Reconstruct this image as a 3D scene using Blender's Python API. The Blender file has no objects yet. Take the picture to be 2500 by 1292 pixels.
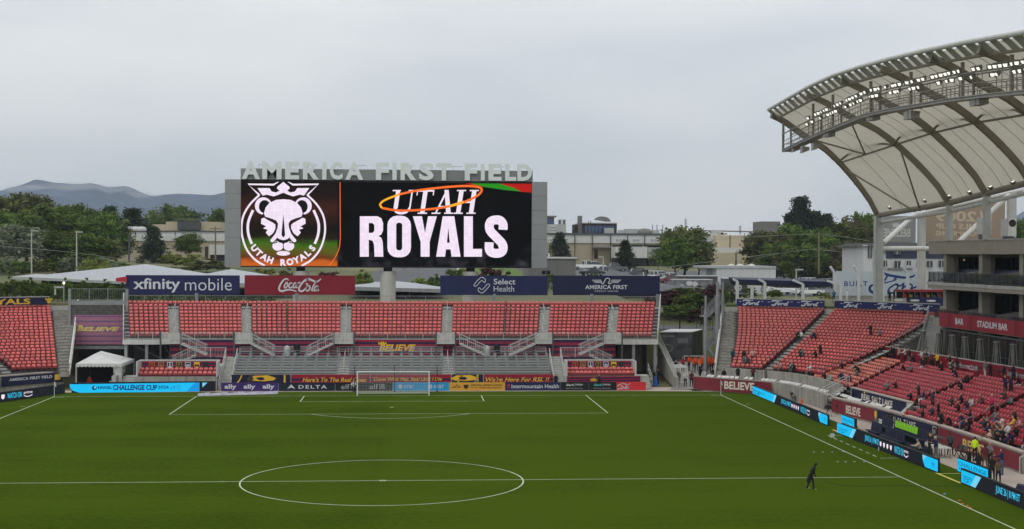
import bpy, math, random
from mathutils import Vector, Matrix
from mathutils.geometry import tessellate_polygon
SC = bpy.context.scene
COL = SC.collection
R = math.radians
random.seed(7)

# ------------------------------------------------------------------ camera
CAM = Vector((1.75, -146.9, 14.8)); YAW, PIT, ROL, FPX = .0718, -.0075, -.0046, 3442.0
PW, PH = 2500, 1292
def _axes():
    c, s = math.cos(YAW), math.sin(YAW); A = Matrix(((c, -s, 0), (s, c, 0), (0, 0, 1)))
    c, s = math.cos(PIT), math.sin(PIT); B = Matrix(((1, 0, 0), (0, c, s), (0, -s, c)))
    c, s = math.cos(ROL), math.sin(ROL); D = Matrix(((c, 0, -s), (0, 1, 0), (s, 0, c)))
    return D @ B @ A
AX = _axes()
cd = bpy.data.cameras.new('camera'); cam = bpy.data.objects.new('camera', cd); COL.objects.link(cam)
cd.sensor_width = 36; cd.lens = 36 * FPX / PW; cd.clip_start = .5; cd.clip_end = 30000
rt, fw, up = Vector(AX[0]), Vector(AX[1]), Vector(AX[2])
mw = Matrix((rt, up, -fw)).transposed().to_4x4(); mw.translation = CAM; cam.matrix_world = mw
SC.camera = cam
# survey helper: a sight line through a photo pixel, cut by a real plane of the place (metres)
def ray(u, v): return AX.transposed() @ Vector(((u - PW / 2) / FPX, 1, (PH / 2 - v) / FPX))
def atY(u, v, y): r = ray(u, v); return CAM + r * ((y - CAM.y) / r.y)
def atX(u, v, x): r = ray(u, v); return CAM + r * ((x - CAM.x) / r.x)
def atZ(u, v, z): r = ray(u, v); return CAM + r * ((z - CAM.z) / r.z)

# ------------------------------------------------------------------ sky, sun, exposure
SUN_EL, SUN_AZ = R(58), R(215)
wd = bpy.data.worlds.new('World'); SC.world = wd; wd.use_nodes = True
nt = wd.node_tree; nt.nodes.clear()
def N(nt, t, **k):
    n = nt.nodes.new(t)
    for a, b in k.items(): setattr(n, a, b)
    return n
def L(nt, a, b): nt.links.new(a, b)
wo = N(nt, 'ShaderNodeOutputWorld'); bg = N(nt, 'ShaderNodeBackground')
sky = N(nt, 'ShaderNodeTexSky', sky_type='NISHITA', sun_disc=False)
sky.sun_elevation = SUN_EL; sky.sun_rotation = SUN_AZ; sky.altitude = 1300; sky.dust_density = 4
skm = N(nt, 'ShaderNodeMix', data_type='RGBA', blend_type='MULTIPLY'); skm.inputs[0].default_value = 1
skm.inputs[7].default_value = (.09, .09, .09, 1)
L(nt, sky.outputs[0], skm.inputs[6])
tc = N(nt, 'ShaderNodeTexCoord'); sx = N(nt, 'ShaderNodeSeparateXYZ'); L(nt, tc.outputs['Generated'], sx.inputs[0])
gr = N(nt, 'ShaderNodeValToRGB'); L(nt, sx.outputs[2], gr.inputs[0])
gr.color_ramp.elements[0].position = 0.0; gr.color_ramp.elements[0].color = (.91, .92, .94, 1)
gr.color_ramp.elements[1].position = .5; gr.color_ramp.elements[1].color = (.98, 1.0, 1.02, 1)
for p_, c_ in ((.06, (.945, .955, .97, 1)), (.12, (.95, .965, .98, 1)), (.19, (.95, .97, .99, 1))):
    e_ = gr.color_ramp.elements.new(p_); e_.color = c_
mp = N(nt, 'ShaderNodeMapping'); mp.inputs['Scale'].default_value = (1.0, 1.0, 3.2); mp.inputs['Location'].default_value = (5, 3, 1); L(nt, tc.outputs['Generated'], mp.inputs[0])
nz = N(nt, 'ShaderNodeTexNoise'); nz.inputs['Scale'].default_value = 3.1; nz.inputs['Detail'].default_value = 5; nz.inputs['Roughness'].default_value = .46
nz.inputs['Distortion'].default_value = .35
L(nt, mp.outputs[0], nz.inputs[0])
cr = N(nt, 'ShaderNodeValToRGB'); L(nt, nz.outputs[0], cr.inputs[0])
cr.color_ramp.elements[0].position = .3; cr.color_ramp.elements[0].color = (.75, .78, .82, 1)
cr.color_ramp.elements[1].position = .68; cr.color_ramp.elements[1].color = (1.05, 1.045, 1.02, 1)
mm = N(nt, 'ShaderNodeMix', data_type='RGBA', blend_type='MULTIPLY'); mm.inputs[0].default_value = 1
L(nt, gr.outputs[0], mm.inputs[6]); L(nt, cr.outputs[0], mm.inputs[7])
mx = N(nt, 'ShaderNodeMix', data_type='RGBA'); mx.inputs[0].default_value = .93      # the cloud deck hides nearly all of the clear sky
L(nt, skm.outputs[2], mx.inputs[6]); L(nt, mm.outputs[2], mx.inputs[7])
L(nt, mx.outputs[2], bg.inputs[0]); bg.inputs[1].default_value = 1.03; L(nt, bg.outputs[0], wo.inputs[0])
sl = bpy.data.lights.new('sun', 'SUN'); sl.energy = .6; sl.angle = R(25); sl.color = (1, .97, .92)
so = bpy.data.objects.new('sun', sl); COL.objects.link(so); so.location = (0, 0, 200)
sd = Vector((math.sin(SUN_AZ) * math.cos(SUN_EL), math.cos(SUN_AZ) * math.cos(SUN_EL), math.sin(SUN_EL)))
so.rotation_euler = (-sd).to_track_quat('-Z', 'Y').to_euler()
vs = SC.view_settings; vs.view_transform = 'Standard'; vs.look = 'None'; vs.gamma = 1; vs.exposure = 0; vs.use_curve_mapping = False
SC.cycles.max_bounces = 4; SC.cycles.diffuse_bounces = 2; SC.cycles.glossy_bounces = 2; SC.cycles.transparent_max_bounces = 8; SC.cycles.volume_bounces = 0
SC.cycles.use_denoising = True

# ------------------------------------------------------------------ materials
def lin(c): return tuple((x / 12.92 if x <= .04045 else ((x + .055) / 1.055) ** 2.4) for x in (v / 255 for v in c))
MC = {}
def mat(name, rgb, rough=.65, metal=0, var=.12, scale=1.5, bump=0, bscale=40, spec=.4, stain=0, alpha=1, trans=0):
    """plain procedural surface: sRGB base colour, two scales of tonal wear, optional fine relief and vertical streaks"""
    if name in MC: return MC[name]
    m = bpy.data.materials.new(name); m.use_nodes = True; nt = m.node_tree; b = nt.nodes['Principled BSDF']
    c = lin(rgb) + (1,)
    b.inputs['Roughness'].default_value = rough; b.inputs['Metallic'].default_value = metal; b.inputs['Specular IOR Level'].default_value = spec
    if var > 0:
        tc = N(nt, 'ShaderNodeTexCoord'); n1 = N(nt, 'ShaderNodeTexNoise'); n1.inputs['Scale'].default_value = scale; n1.inputs['Detail'].default_value = 6
        L(nt, tc.outputs['Object'], n1.inputs[0])
        r1 = N(nt, 'ShaderNodeMapRange'); r1.inputs[1].default_value = .3; r1.inputs[2].default_value = .7; r1.inputs[3].default_value = 1 - var; r1.inputs[4].default_value = 1 + var
        L(nt, n1.outputs[0], r1.inputs[0]); val = r1.outputs[0]
        if stain:
            mp = N(nt, 'ShaderNodeMapping'); mp.inputs['Scale'].default_value = (2.2, 2.2, .14); L(nt, tc.outputs['Object'], mp.inputs[0])
            n2 = N(nt, 'ShaderNodeTexNoise'); n2.inputs['Scale'].default_value = 1.3; n2.inputs['Detail'].default_value = 7; L(nt, mp.outputs[0], n2.inputs[0])
            r2 = N(nt, 'ShaderNodeMapRange'); r2.inputs[1].default_value = .45; r2.inputs[2].default_value = .7; r2.inputs[3].default_value = 1; r2.inputs[4].default_value = 1 - stain
            L(nt, n2.outputs[0], r2.inputs[0]); mu = N(nt, 'ShaderNodeMath', operation='MULTIPLY'); L(nt, val, mu.inputs[0]); L(nt, r2.outputs[0], mu.inputs[1]); val = mu.outputs[0]
        h = N(nt, 'ShaderNodeHueSaturation'); h.inputs['Color'].default_value = c; L(nt, val, h.inputs['Value']); L(nt, h.outputs[0], b.inputs['Base Color'])
        if bump:
            n3 = N(nt, 'ShaderNodeTexNoise'); n3.inputs['Scale'].default_value = bscale; n3.inputs['Detail'].default_value = 4; L(nt, tc.outputs['Object'], n3.inputs[0])
            bp = N(nt, 'ShaderNodeBump'); bp.inputs['Strength'].default_value = bump; bp.inputs['Distance'].default_value = .05
            L(nt, n3.outputs[0], bp.inputs['Height']); L(nt, bp.outputs[0], b.inputs['Normal'])
    else: b.inputs['Base Color'].default_value = c
    if trans:
        tr = N(nt, 'ShaderNodeBsdfTranslucent'); tr.inputs[0].default_value = c; ms = N(nt, 'ShaderNodeMixShader'); ms.inputs[0].default_value = trans
        L(nt, b.outputs[0], ms.inputs[1]); L(nt, tr.outputs[0], ms.inputs[2]); L(nt, ms.outputs[0], nt.nodes['Material Output'].inputs[0])
    if alpha < 1:
        tp = N(nt, 'ShaderNodeBsdfTransparent'); ms = N(nt, 'ShaderNodeMixShader'); ms.inputs[0].default_value = alpha
        src = nt.nodes['Material Output'].inputs[0].links[0].from_socket if nt.nodes['Material Output'].inputs[0].links else b.outputs[0]
        L(nt, tp.outputs[0], ms.inputs[1]); L(nt, src, ms.inputs[2]); L(nt, ms.outputs[0], nt.nodes['Material Output'].inputs[0])
    MC[name] = m; return m
def glow(name, rgb, st=1.0, var=0, scale=3):
    """lit LED surface or lamp"""
    if name in MC: return MC[name]
    m = bpy.data.materials.new(name); m.use_nodes = True; nt = m.node_tree; b = nt.nodes['Principled BSDF']
    b.inputs['Base Color'].default_value = (.006, .006, .006, 1); b.inputs['Roughness'].default_value = .8; b.inputs['Specular IOR Level'].default_value = .05
    b.inputs['Emission Color'].default_value = lin(rgb) + (1,); b.inputs['Emission Strength'].default_value = st
    if var:
        tc = N(nt, 'ShaderNodeTexCoord'); n1 = N(nt, 'ShaderNodeTexBrick'); n1.inputs['Scale'].default_value = scale; n1.offset = 0
        n1.inputs['Color1'].default_value = (1, 1, 1, 1); n1.inputs['Color2'].default_value = (1 - var * .5,) * 3 + (1,); n1.inputs['Mortar'].default_value = (1 - var,) * 3 + (1,)
        n1.inputs['Mortar Size'].default_value = .012; n1.inputs['Brick Width'].default_value = .5; n1.inputs['Row Height'].default_value = .5
        mp = N(nt, 'ShaderNodeMapping'); mp.inputs['Rotation'].default_value = (R(90), 0, 0); L(nt, tc.outputs['Object'], mp.inputs[0]); L(nt, mp.outputs[0], n1.inputs[0])
        x = N(nt, 'ShaderNodeMix', data_type='RGBA', blend_type='MULTIPLY'); x.inputs[0].default_value = 1; x.inputs[6].default_value = lin(rgb) + (1,)
        L(nt, n1.outputs[0], x.inputs[7]); L(nt, x.outputs[2], b.inputs['Emission Color'])
    m.cycles.emission_sampling = 'NONE'; MC[name] = m; return m

# ------------------------------------------------------------------ object helpers
ORG = {}
ORD = 'first second third fourth fifth sixth seventh eighth ninth tenth eleventh twelfth thirteenth fourteenth fifteenth'.split()
def org(o): return ORG.get(o.name, Vector((0, 0, 0))) if o else Vector((0, 0, 0))
def tag(o, label=None, cat=None, group=None, kind=None):
    if label: o['label'] = label
    if cat: o['category'] = cat
    if group: o['group'] = group
    if kind: o['kind'] = kind
    return o
def thing(name, label, cat, loc=(0, 0, 0), group=None):
    o = bpy.data.objects.new(name, None); COL.objects.link(o); o.location = loc; o.empty_display_size = .3
    ORG[o.name] = Vector(loc); return tag(o, label, cat, group)
def part(name, parent, me, loc=(0, 0, 0), rz=0, sc=None):
    """a further mesh object that shares mesh data; loc in world metres"""
    o = bpy.data.objects.new(name, me); COL.objects.link(o); o.parent = parent
    o.location = Vector(loc) - org(parent); o.rotation_euler = (0, 0, rz)
    if sc: o.scale = sc
    ORG[o.name] = Vector(loc); return o
def copy_tree(o, loc=None, rz=None, label=None, group=None, parent=None, sc=None):
    c = o.copy(); COL.objects.link(c)
    if parent is not None: c.parent = parent
    if loc is not None: c.location = loc; ORG[c.name] = Vector(loc)
    if rz is not None: c.rotation_euler = (0, 0, rz)
    if sc is not None: c.scale = sc if hasattr(sc, '__len__') else (sc,) * 3
    if label: c['label'] = label
    if group: c['group'] = group
    for ch in o.children:
        k = copy_tree(ch, parent=c)
    return c
class MB:
    def __init__(s): s.v, s.f, s.m, s.cur = [], [], [], 0
    def add(s, vs, fs):
        n = len(s.v); s.v += [tuple(x) for x in vs]; s.f += [tuple(i + n for i in f) for f in fs]; s.m += [s.cur] * len(fs); return s
    def quad(s, a, b, c, d): return s.add((a, b, c, d), ((0, 1, 2, 3),))
    def tri(s, a, b, c): return s.add((a, b, c), ((0, 1, 2),))
    def box(s, x0, x1, y0, y1, z0, z1):
        return s.add([(x, y, z) for z in (z0, z1) for y in (y0, y1) for x in (x0, x1)],
                     ((0, 2, 3, 1), (4, 5, 7, 6), (0, 1, 5, 4), (2, 6, 7, 3), (0, 4, 6, 2), (1, 3, 7, 5)))
    def hexa(s, b, t):   # 4 bottom points, 4 top points, same winding
        return s.add(list(b) + list(t), ((3, 2, 1, 0), (4, 5, 6, 7), (0, 1, 5, 4), (1, 2, 6, 5), (2, 3, 7, 6), (3, 0, 4, 7)))
    def bar(s, a, b, w, h=None, up=(0, 0, 1)):
        a, b, up = Vector(a), Vector(b), Vector(up); h = h or w; d = (b - a)
        if d.length < 1e-6: return s
        d.normalize()
        if abs(d.dot(up)) > .98: up = Vector((0, 1, 0))
        x = d.cross(up).normalized() * w / 2; y = x.cross(d).normalized() * h / 2
        return s.hexa([a - x - y, a + x - y, a + x + y, a - x + y], [b - x - y, b + x - y, b + x + y, b - x + y])
    def tube(s, a, b, r, n=6, r2=None, cap=True):
        a, b = Vector(a), Vector(b); d = (b - a).normalized(); r2 = r if r2 is None else r2
        x = d.cross(Vector((0, 0, 1)) if abs(d.z) < .95 else Vector((1, 0, 0))).normalized(); y = d.cross(x)
        vs = [p + (x * math.cos(t) + y * math.sin(t)) * q for p, q in ((a, r), (b, r2)) for t in [2 * math.pi * i / n for i in range(n)]]
        fs = [(i, (i + 1) % n, n + (i + 1) % n, n + i) for i in range(n)]
        if cap: fs += [tuple(range(n - 1, -1, -1)), tuple(range(n, 2 * n))]
        return s.add(vs, fs)
    def path(s, pts, r, n=6):
        for a, b in zip(pts, pts[1:]): s.tube(a, b, r, n)
        return s
    def prism(s, poly, pl, d0, d1):      # 2-D outline on a plane pushed from offset d0 to d1 along its normal
        k = len(poly); tr = tessellate_polygon([[Vector((p[0], p[1], 0)) for p in poly]])
        vs = [pl.pt(p[0], p[1], d0) for p in poly] + [pl.pt(p[0], p[1], d1) for p in poly]
        fs = [tuple(t) for t in tr] + [tuple(i + k for i in t) for t in tr] + [(i, (i + 1) % k, k + (i + 1) % k, k + i) for i in range(k)]
        return s.add(vs, fs)
    def lathe(s, prof, c=(0, 0, 0), n=12):
        vs = [(c[0] + r * math.cos(2 * math.pi * i / n), c[1] + r * math.sin(2 * math.pi * i / n), c[2] + z) for r, z in prof for i in range(n)]
        fs = [(k * n + i, k * n + (i + 1) % n, (k + 1) * n + (i + 1) % n, (k + 1) * n + i) for k in range(len(prof) - 1) for i in range(n)]
        return s.add(vs, fs)
    def mesh(s, name, mats, o=(0, 0, 0), smooth=False):
        me = bpy.data.meshes.new(name); o = Vector(o)
        me.from_pydata([(x - o.x, y - o.y, z - o.z) for x, y, z in s.v], [], s.f)
        for m in (mats if isinstance(mats, (list, tuple)) else [mats]): me.materials.append(m)
        if any(s.m): me.polygons.foreach_set('material_index', s.m)
        if smooth: me.polygons.foreach_set('use_smooth', [True] * len(s.f))
        me.update(); return me
    def build(s, name, mats, parent=None, smooth=False, loc=None, label=None, cat=None, group=None, kind=None):
        if loc is None:
            if parent is not None: loc = org(parent)
            else:
                xs, ys, zs = zip(*s.v); loc = ((min(xs) + max(xs)) / 2, (min(ys) + max(ys)) / 2, min(zs))
        loc = Vector(loc); me = s.mesh(name, mats, loc, smooth)
        o = bpy.data.objects.new(name, me); COL.objects.link(o); o.parent = parent
        o.location = loc - org(parent); ORG[o.name] = loc
        return tag(o, label, cat, group, kind)
def struct(mb, name, mats, smooth=False, kind='structure', loc=(0, 0, 0)): return mb.build(name, mats, None, smooth, loc=loc, kind=kind)
class Plane:
    """flat frame in the world: origin, right, up; offset is towards the viewer"""
    def __init__(s, o, x, y): s.o, s.x, s.y = Vector(o), Vector(x).normalized(), Vector(y).normalized(); s.n = s.x.cross(s.y).normalized()
    def pt(s, u, v, d=0): return s.o + s.x * u + s.y * v + s.n * d

# ------------------------------------------------------------------ lettering and flat art
TMP = bpy.data.scenes.new('tmp')
_TX = {}
def text2d(t, bold=0.0, shear=0.0, space=1.0):
    k = (t, bold, shear, space)
    if k in _TX: return _TX[k]
    cu = bpy.data.curves.new('t', 'FONT'); cu.body = t; cu.offset = bold; cu.shear = shear; cu.space_character = space; cu.resolution_u = 3
    cu.align_x = 'LEFT'; o = bpy.data.objects.new('t', cu); TMP.collection.objects.link(o)
    vl = TMP.view_layers[0]; vl.update(); dg = vl.depsgraph
    me = bpy.data.meshes.new_from_object(o.evaluated_get(dg))
    vs = [(v.co.x, v.co.y) for v in me.vertices]; fs = [tuple(p.vertices) for p in me.polygons]
    bpy.data.objects.remove(o); bpy.data.meshes.remove(me); bpy.data.curves.remove(cu)
    xs = [v[0] for v in vs]; ys = [v[1] for v in vs]; bb = (min(xs), min(ys), max(xs), max(ys))
    _TX[k] = (vs, fs, bb); return _TX[k]
def catmull(p, n=6, closed=False):
    q = [Vector(x) for x in p]; out = []
    m = len(q)
    for i in range(m if closed else m - 1):
        a, b, c, d = (q[(i - 1) % m], q[i], q[(i + 1) % m], q[(i + 2) % m]) if closed else (q[max(i - 1, 0)], q[i], q[i + 1], q[min(i + 2, m - 1)])
        for j in range(n):
            t = j / n; out.append(.5 * ((2 * b) + (c - a) * t + (2 * a - 5 * b + 4 * c - d) * t * t + (3 * b - a - 3 * c + d) * t ** 3))
    if not closed: out.append(q[-1])
    return out
class Art:
    def __init__(s): s.v, s.f = [], []
    def add(s, vs, fs): n = len(s.v); s.v += vs; s.f += [tuple(i + n for i in f) for f in fs]; return s
    def poly(s, *loops):
        pts = [p for l in loops for p in l]; tr = tessellate_polygon([[Vector((p[0], p[1], 0)) for p in l] for l in loops])
        return s.add([(p[0], p[1]) for p in pts], [tuple(t) for t in tr])
    def rect(s, x0, y0, x1, y1): return s.add([(x0, y0), (x1, y0), (x1, y1), (x0, y1)], [(0, 1, 2, 3)])
    def disc(s, cx, cy, rx, ry=None, n=24, a0=0): return s.poly([(cx + rx * math.cos(a0 + 2 * math.pi * i / n), cy + (ry or rx) * math.sin(a0 + 2 * math.pi * i / n)) for i in range(n)])
    def stroke(s, pts, w, closed=False, n=6, smooth=True, taper=None):
        p = catmull([Vector((a[0], a[1])) for a in pts], n, closed) if smooth else [Vector((a[0], a[1])) for a in pts]
        m = len(p); vs = []
        for i in range(m):
            a, b = (p[(i - 1) % m], p[(i + 1) % m]) if closed else (p[max(i - 1, 0)], p[min(i + 1, m - 1)])
            d = (b - a); d = d.normalized() if d.length > 1e-9 else Vector((1, 0)); nn = Vector((-d.y, d.x))
            ww = w * (taper(i / (m - 1)) if taper else 1) / 2
            vs += [tuple(p[i] + nn * ww), tuple(p[i] - nn * ww)]
        k = m if closed else m - 1
        return s.add(vs, [(2 * i, 2 * i + 1, 2 * ((i + 1) % m) + 1, 2 * ((i + 1) % m)) for i in range(k)])
    def text(s, t, x0, y0, x1, y1, bold=0.0, shear=0.0, space=1.0, keep=False):
        vs, fs, bb = text2d(t, bold, shear, space); kx = (x1 - x0) / (bb[2] - bb[0]); ky = (y1 - y0) / (bb[3] - bb[1])
        return s.add([(x0 + (a - bb[0]) * kx, y0 + (b - bb[1]) * ky) for a, b in vs], fs)
    def arc_text(s, t, cx, cy, r, a0, a1, h, bold=0.0):       # letters standing on an arc, read left to right
        n = len(t)
        for i, ch in enumerate(t):
            if ch == ' ': continue
            vs, fs, bb = text2d(ch, bold); a = a0 + (a1 - a0) * i / (n - 1); ux, uy = -math.sin(a), math.cos(a); ox, oy = math.cos(a), math.sin(a)
            k = h / (bb[3] - bb[1]); mxx = (bb[0] + bb[2]) / 2
            s.add([(cx + ox * (r - (y - bb[1]) * k) + ux * (x - mxx) * k, cy + oy * (r - (y - bb[1]) * k) + uy * (x - mxx) * k) for x, y in vs], fs)
        return s
    def map(s, f): s.v = [f(*p) for p in s.v]; return s
    def build(s, name, m, pl, off, parent, thick=0):
        b = MB(); b.add([pl.pt(x, y, off) for x, y in s.v], s.f)
        return b.build(name, m, parent)
def px_map(u0, v0, u1, v1, w, h):        # photo rectangle -> plane rectangle of w x h metres (origin bottom left)
    return lambda u, v: ((u - u0) / (u1 - u0) * w, (v1 - v) / (v1 - v0) * h)
# ================================================================== SETTING: ground, pitch, paths, mountains
from mathutils import noise as mnoise
def sst(a, b, x): t = min(1, max(0, (x - a) / (b - a))); return t * t * (3 - 2 * t)
def lerp(a, b, t): return a + (b - a) * t
def pw(x, pts):
    for (a, p), (b, q) in zip(pts, pts[1:]):
        if x <= b: return lerp(p, q, max(0, (x - a) / (b - a)))
    return pts[-1][1]
OC = (33.0, -2.5)                      # centre of the bowl's rounded corner
def plaza(x, y):
    c = pw(y, [(45, 8.6), (80, 10.0), (140, 11.6), (230, 12.4), (320, 12.8), (900, 16), (9000, 60)])
    e = pw(y, [(45, 8.6), (140, 8.9), (200, 10.6), (320, 12.8), (900, 16), (9000, 60)])
    return lerp(c, e, sst(38, 60, x))
def ground_z(x, y):
    ax = abs(x)
    if 31.5 < x < 40.5 + max(0, y - 27) * .32 and 4 < y < 70 and (x < 36.2 or y > 12):
        return pw(y, [(9, -.06), (18, 1.1), (35, 1.2), (43, 4.4), (52, 4.7), (64, 8.7), (70, plaza(x, 70))])
    if ax < 31.9 and y < 26.5: return -.08
    if y < -2.5: inside = ax < 62
    else: inside = ax < 33 and y < 26.5 or math.hypot(ax - OC[0], y - OC[1]) < 30.2
    if -38 < x < -30 and y < 26: inside = True
    return -.08 if inside else plaza(x, y)
def axis(lo, near0, near1, hi, step, grow=1.28):
    v = []; x = near0
    while x <= near1: v.append(x); x += step
    s = step; x = v[-1]
    while x < hi: s *= grow; x += s; v.append(x)
    s = step; x = near0
    while x > lo: s *= grow; x -= s; v.insert(0, x)
    return v
gx, gy = axis(-9000, -75, 75, 9000, 1.25), axis(-400, -75, 72, 9500, 1.25)
b = MB(); nx = len(gx)
b.v = [(x, y, ground_z(x, y)) for y in gy for x in gx]
b.f = [(j * nx + i, j * nx + i + 1, (j + 1) * nx + i + 1, (j + 1) * nx + i) for j in range(len(gy) - 1) for i in range(nx - 1)]
b.m = [0] * len(b.f)
def ground_mat():
    m = mat('earth and rough grass', (92, 96, 62), .95, var=.3, scale=.06, bump=.4, bscale=3); nt = m.node_tree; bs = nt.nodes['Principled BSDF']
    tc = N(nt, 'ShaderNodeTexCoord'); n = N(nt, 'ShaderNodeTexNoise'); n.inputs['Scale'].default_value = .035; n.inputs['Detail'].default_value = 7
    L(nt, tc.outputs['Object'], n.inputs[0]); r = N(nt, 'ShaderNodeValToRGB'); L(nt, n.outputs[0], r.inputs[0])
    r.color_ramp.elements[0].position = .38; r.color_ramp.elements[0].color = lin((78, 90, 44)) + (1,)
    r.color_ramp.elements[1].position = .62; r.color_ramp.elements[1].color = lin((124, 118, 86)) + (1,)
    L(nt, r.outputs[0], bs.inputs['Base Color']); return m
struct(b, 'ground', ground_mat())

def grass_mat():
    m = bpy.data.materials.new('mown turf'); m.use_nodes = True; nt = m.node_tree; bs = nt.nodes['Principled BSDF']; MC['turf'] = m
    bs.inputs['Roughness'].default_value = 1; bs.inputs['Specular IOR Level'].default_value = 0
    tc = N(nt, 'ShaderNodeTexCoord'); sp = N(nt, 'ShaderNodeSeparateXYZ'); L(nt, tc.outputs['Object'], sp.inputs[0])
    def stripe(sock, w, off, soft):
        a = N(nt, 'ShaderNodeMath', operation='MULTIPLY_ADD'); a.inputs[1].default_value = math.pi / w; a.inputs[2].default_value = off; L(nt, sock, a.inputs[0])
        s = N(nt, 'ShaderNodeMath', operation='SINE'); L(nt, a.outputs[0], s.inputs[0])
        r = N(nt, 'ShaderNodeMapRange'); r.inputs[1].default_value = -soft; r.inputs[2].default_value = soft; L(nt, s.outputs[0], r.inputs[0]); return r.outputs[0]
    s1 = stripe(sp.outputs[1], 5.5, 0, .3)
    h1 = N(nt, 'ShaderNodeMapRange'); h1.inputs[1].default_value = -.6; h1.inputs[2].default_value = .6; L(nt, sp.outputs[0], h1.inputs[0])   # the two halves were mown in opposite directions
    n1 = N(nt, 'ShaderNodeTexNoise'); n1.inputs['Scale'].default_value = .11; n1.inputs['Detail'].default_value = 5; L(nt, tc.outputs['Object'], n1.inputs[0])
    n2 = N(nt, 'ShaderNodeTexNoise'); n2.inputs['Scale'].default_value = 2.6; n2.inputs['Detail'].default_value = 8; n2.inputs['Roughness'].default_value = .7; L(nt, tc.outputs['Object'], n2.inputs[0])
    mp = N(nt, 'ShaderNodeMapping'); mp.inputs['Scale'].default_value = (.25, 2.4, 1); L(nt, tc.outputs['Object'], mp.inputs[0])
    n3 = N(nt, 'ShaderNodeTexNoise'); n3.inputs['Scale'].default_value = .7; n3.inputs['Detail'].default_value = 5; L(nt, mp.outputs[0], n3.inputs[0])
    def madd(sock, k, prev):
        a = N(nt, 'ShaderNodeMath', operation='MULTIPLY_ADD'); a.inputs[1].default_value = k; L(nt, sock, a.inputs[0])
        if prev is None: a.inputs[2].default_value = 0
        else: L(nt, prev, a.inputs[2])
        return a.outputs[0]
    t = madd(s1, .09, None); t = madd(h1.outputs[0], .10, t); t = madd(n1.outputs[0], .5, t); t = madd(n2.outputs[0], 1.0, t); t = madd(n3.outputs[0], .25, t)
    r = N(nt, 'ShaderNodeValToRGB'); L(nt, t, r.inputs[0])
    r.color_ramp.elements[0].position = .55; r.color_ramp.elements[0].color = lin((45, 63, 8)) + (1,)
    r.color_ramp.elements[1].position = 1.36; r.color_ramp.elements[1].color = lin((71, 89, 19)) + (1,)
    L(nt, r.outputs[0], bs.inputs['Base Color'])
    bp = N(nt, 'ShaderNodeBump'); bp.inputs['Strength'].default_value = .5; bp.inputs['Distance'].default_value = .06; L(nt, n2.outputs[0], bp.inputs['Height']); L(nt, bp.outputs[0], bs.inputs['Normal'])
    return m
# concrete path round the pitch, then the turf on it
M_path = mat('pink concrete path', (188, 174, 162), .85, var=.10, scale=.5, bump=.2)
M_conc = mat('board-marked concrete', (164, 160, 150), .85, var=.14, scale=.8, bump=.4, bscale=12, stain=.35)
M_conc2 = mat('pale concrete', (182, 181, 174), .85, var=.10, scale=.9, bump=.2, stain=.2)
b = MB(); b.box(-43.5, 43.6, -90, 6.9, -.30, -.06); b.box(-34, 36, 6.4, 9.5, -.31, -.062); struct(b, 'path', M_path)
def path_edge(y): return 40.2
b = MB(); b.hexa([(-41, -90, -.2), (39.6, -90, -.2), (39.6, -3, -.2), (-41, -3, -.2)], [(-41, -90, 0), (39.6, -90, 0), (39.6, -3, 0), (-41, -3, 0)])
k = [(39.6, -3), (39.2, -1), (37.8, 1.2), (36, 2.6), (33, 3.9), (28, 4.4), (-41, 4.4), (-41, -3)]
b.add([(x, y, 0) for x, y in k] + [(x, y, -.2) for x, y in k], [(0, 1, 2, 3, 4, 5, 6, 7)] + [(i, i + 8, (i + 1) % 8 + 8, (i + 1) % 8) for i in range(7)])
struct(b, 'pitch', grass_mat())
# painted lines
M_line = mat('pitch line paint', (196, 206, 176), .9, var=.2, scale=1.2)
W_ = 34.5; HL = -54.85; b = MB(); z = .006; lw = .10
def hl(x0, x1, y): b.quad((x0, y - lw / 2, z), (x1, y - lw / 2, z), (x1, y + lw / 2, z), (x0, y + lw / 2, z))
def vl_(x, y0, y1): b.quad((x - lw / 2, y0, z + .002), (x + lw / 2, y0, z + .002), (x + lw / 2, y1, z + .002), (x - lw / 2, y1, z + .002))
def arc(cx, cy, r, a0, a1, n):
    p = [(cx + q * math.cos(a0 + (a1 - a0) * i / n), cy + q * math.sin(a0 + (a1 - a0) * i / n), z + .004) for i in range(n + 1) for q in (r - lw / 2, r + lw / 2)]
    b.add(p, [(2 * i, 2 * i + 1, 2 * i + 3, 2 * i + 2) for i in range(n)])
hl(-W_, W_, 0); hl(-W_, W_, HL); vl_(-W_, -90, 0); vl_(W_, -90, 0)
for w, d in ((20.16, 16.5), (9.16, 5.5)): vl_(-w, -d, 0); vl_(w, -d, 0); hl(-w, w, -d)
arc(0, HL, 9.15, 0, 2 * math.pi, 96); arc(0, HL, .2, 0, 2 * math.pi, 10); arc(0, -11, .15, 0, 2 * math.pi, 10)
a = math.acos(5.5 / 9.15); arc(0, -11, 9.15, -math.pi / 2 - a, -math.pi / 2 + a, 32)
arc(-W_, 0, 1, -math.pi / 2, 0, 10); arc(W_, 0, 1, math.pi, math.pi * 1.5, 10)
hl(-35.5, -34.9, -9.15); hl(34.9, 35.5, -9.15); hl(-25.4, -25.3, .35); hl(25.3, 25.4, .35)
for y0 in (-33.4, -76.4):      # dashed technical areas
    for i in range(8): vl_(36.0 if y0 > -40 else 35.6, y0 - i * 1.6 - .8, y0 - i * 1.6)
    hl(36, 37.6, y0); hl(36, 37.4, y0 - 12.8)
struct(b, 'pitch_markings', M_line)
M_yel = mat('yellow tape line', (214, 196, 96), .8, var=.1)
b = MB()
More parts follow.
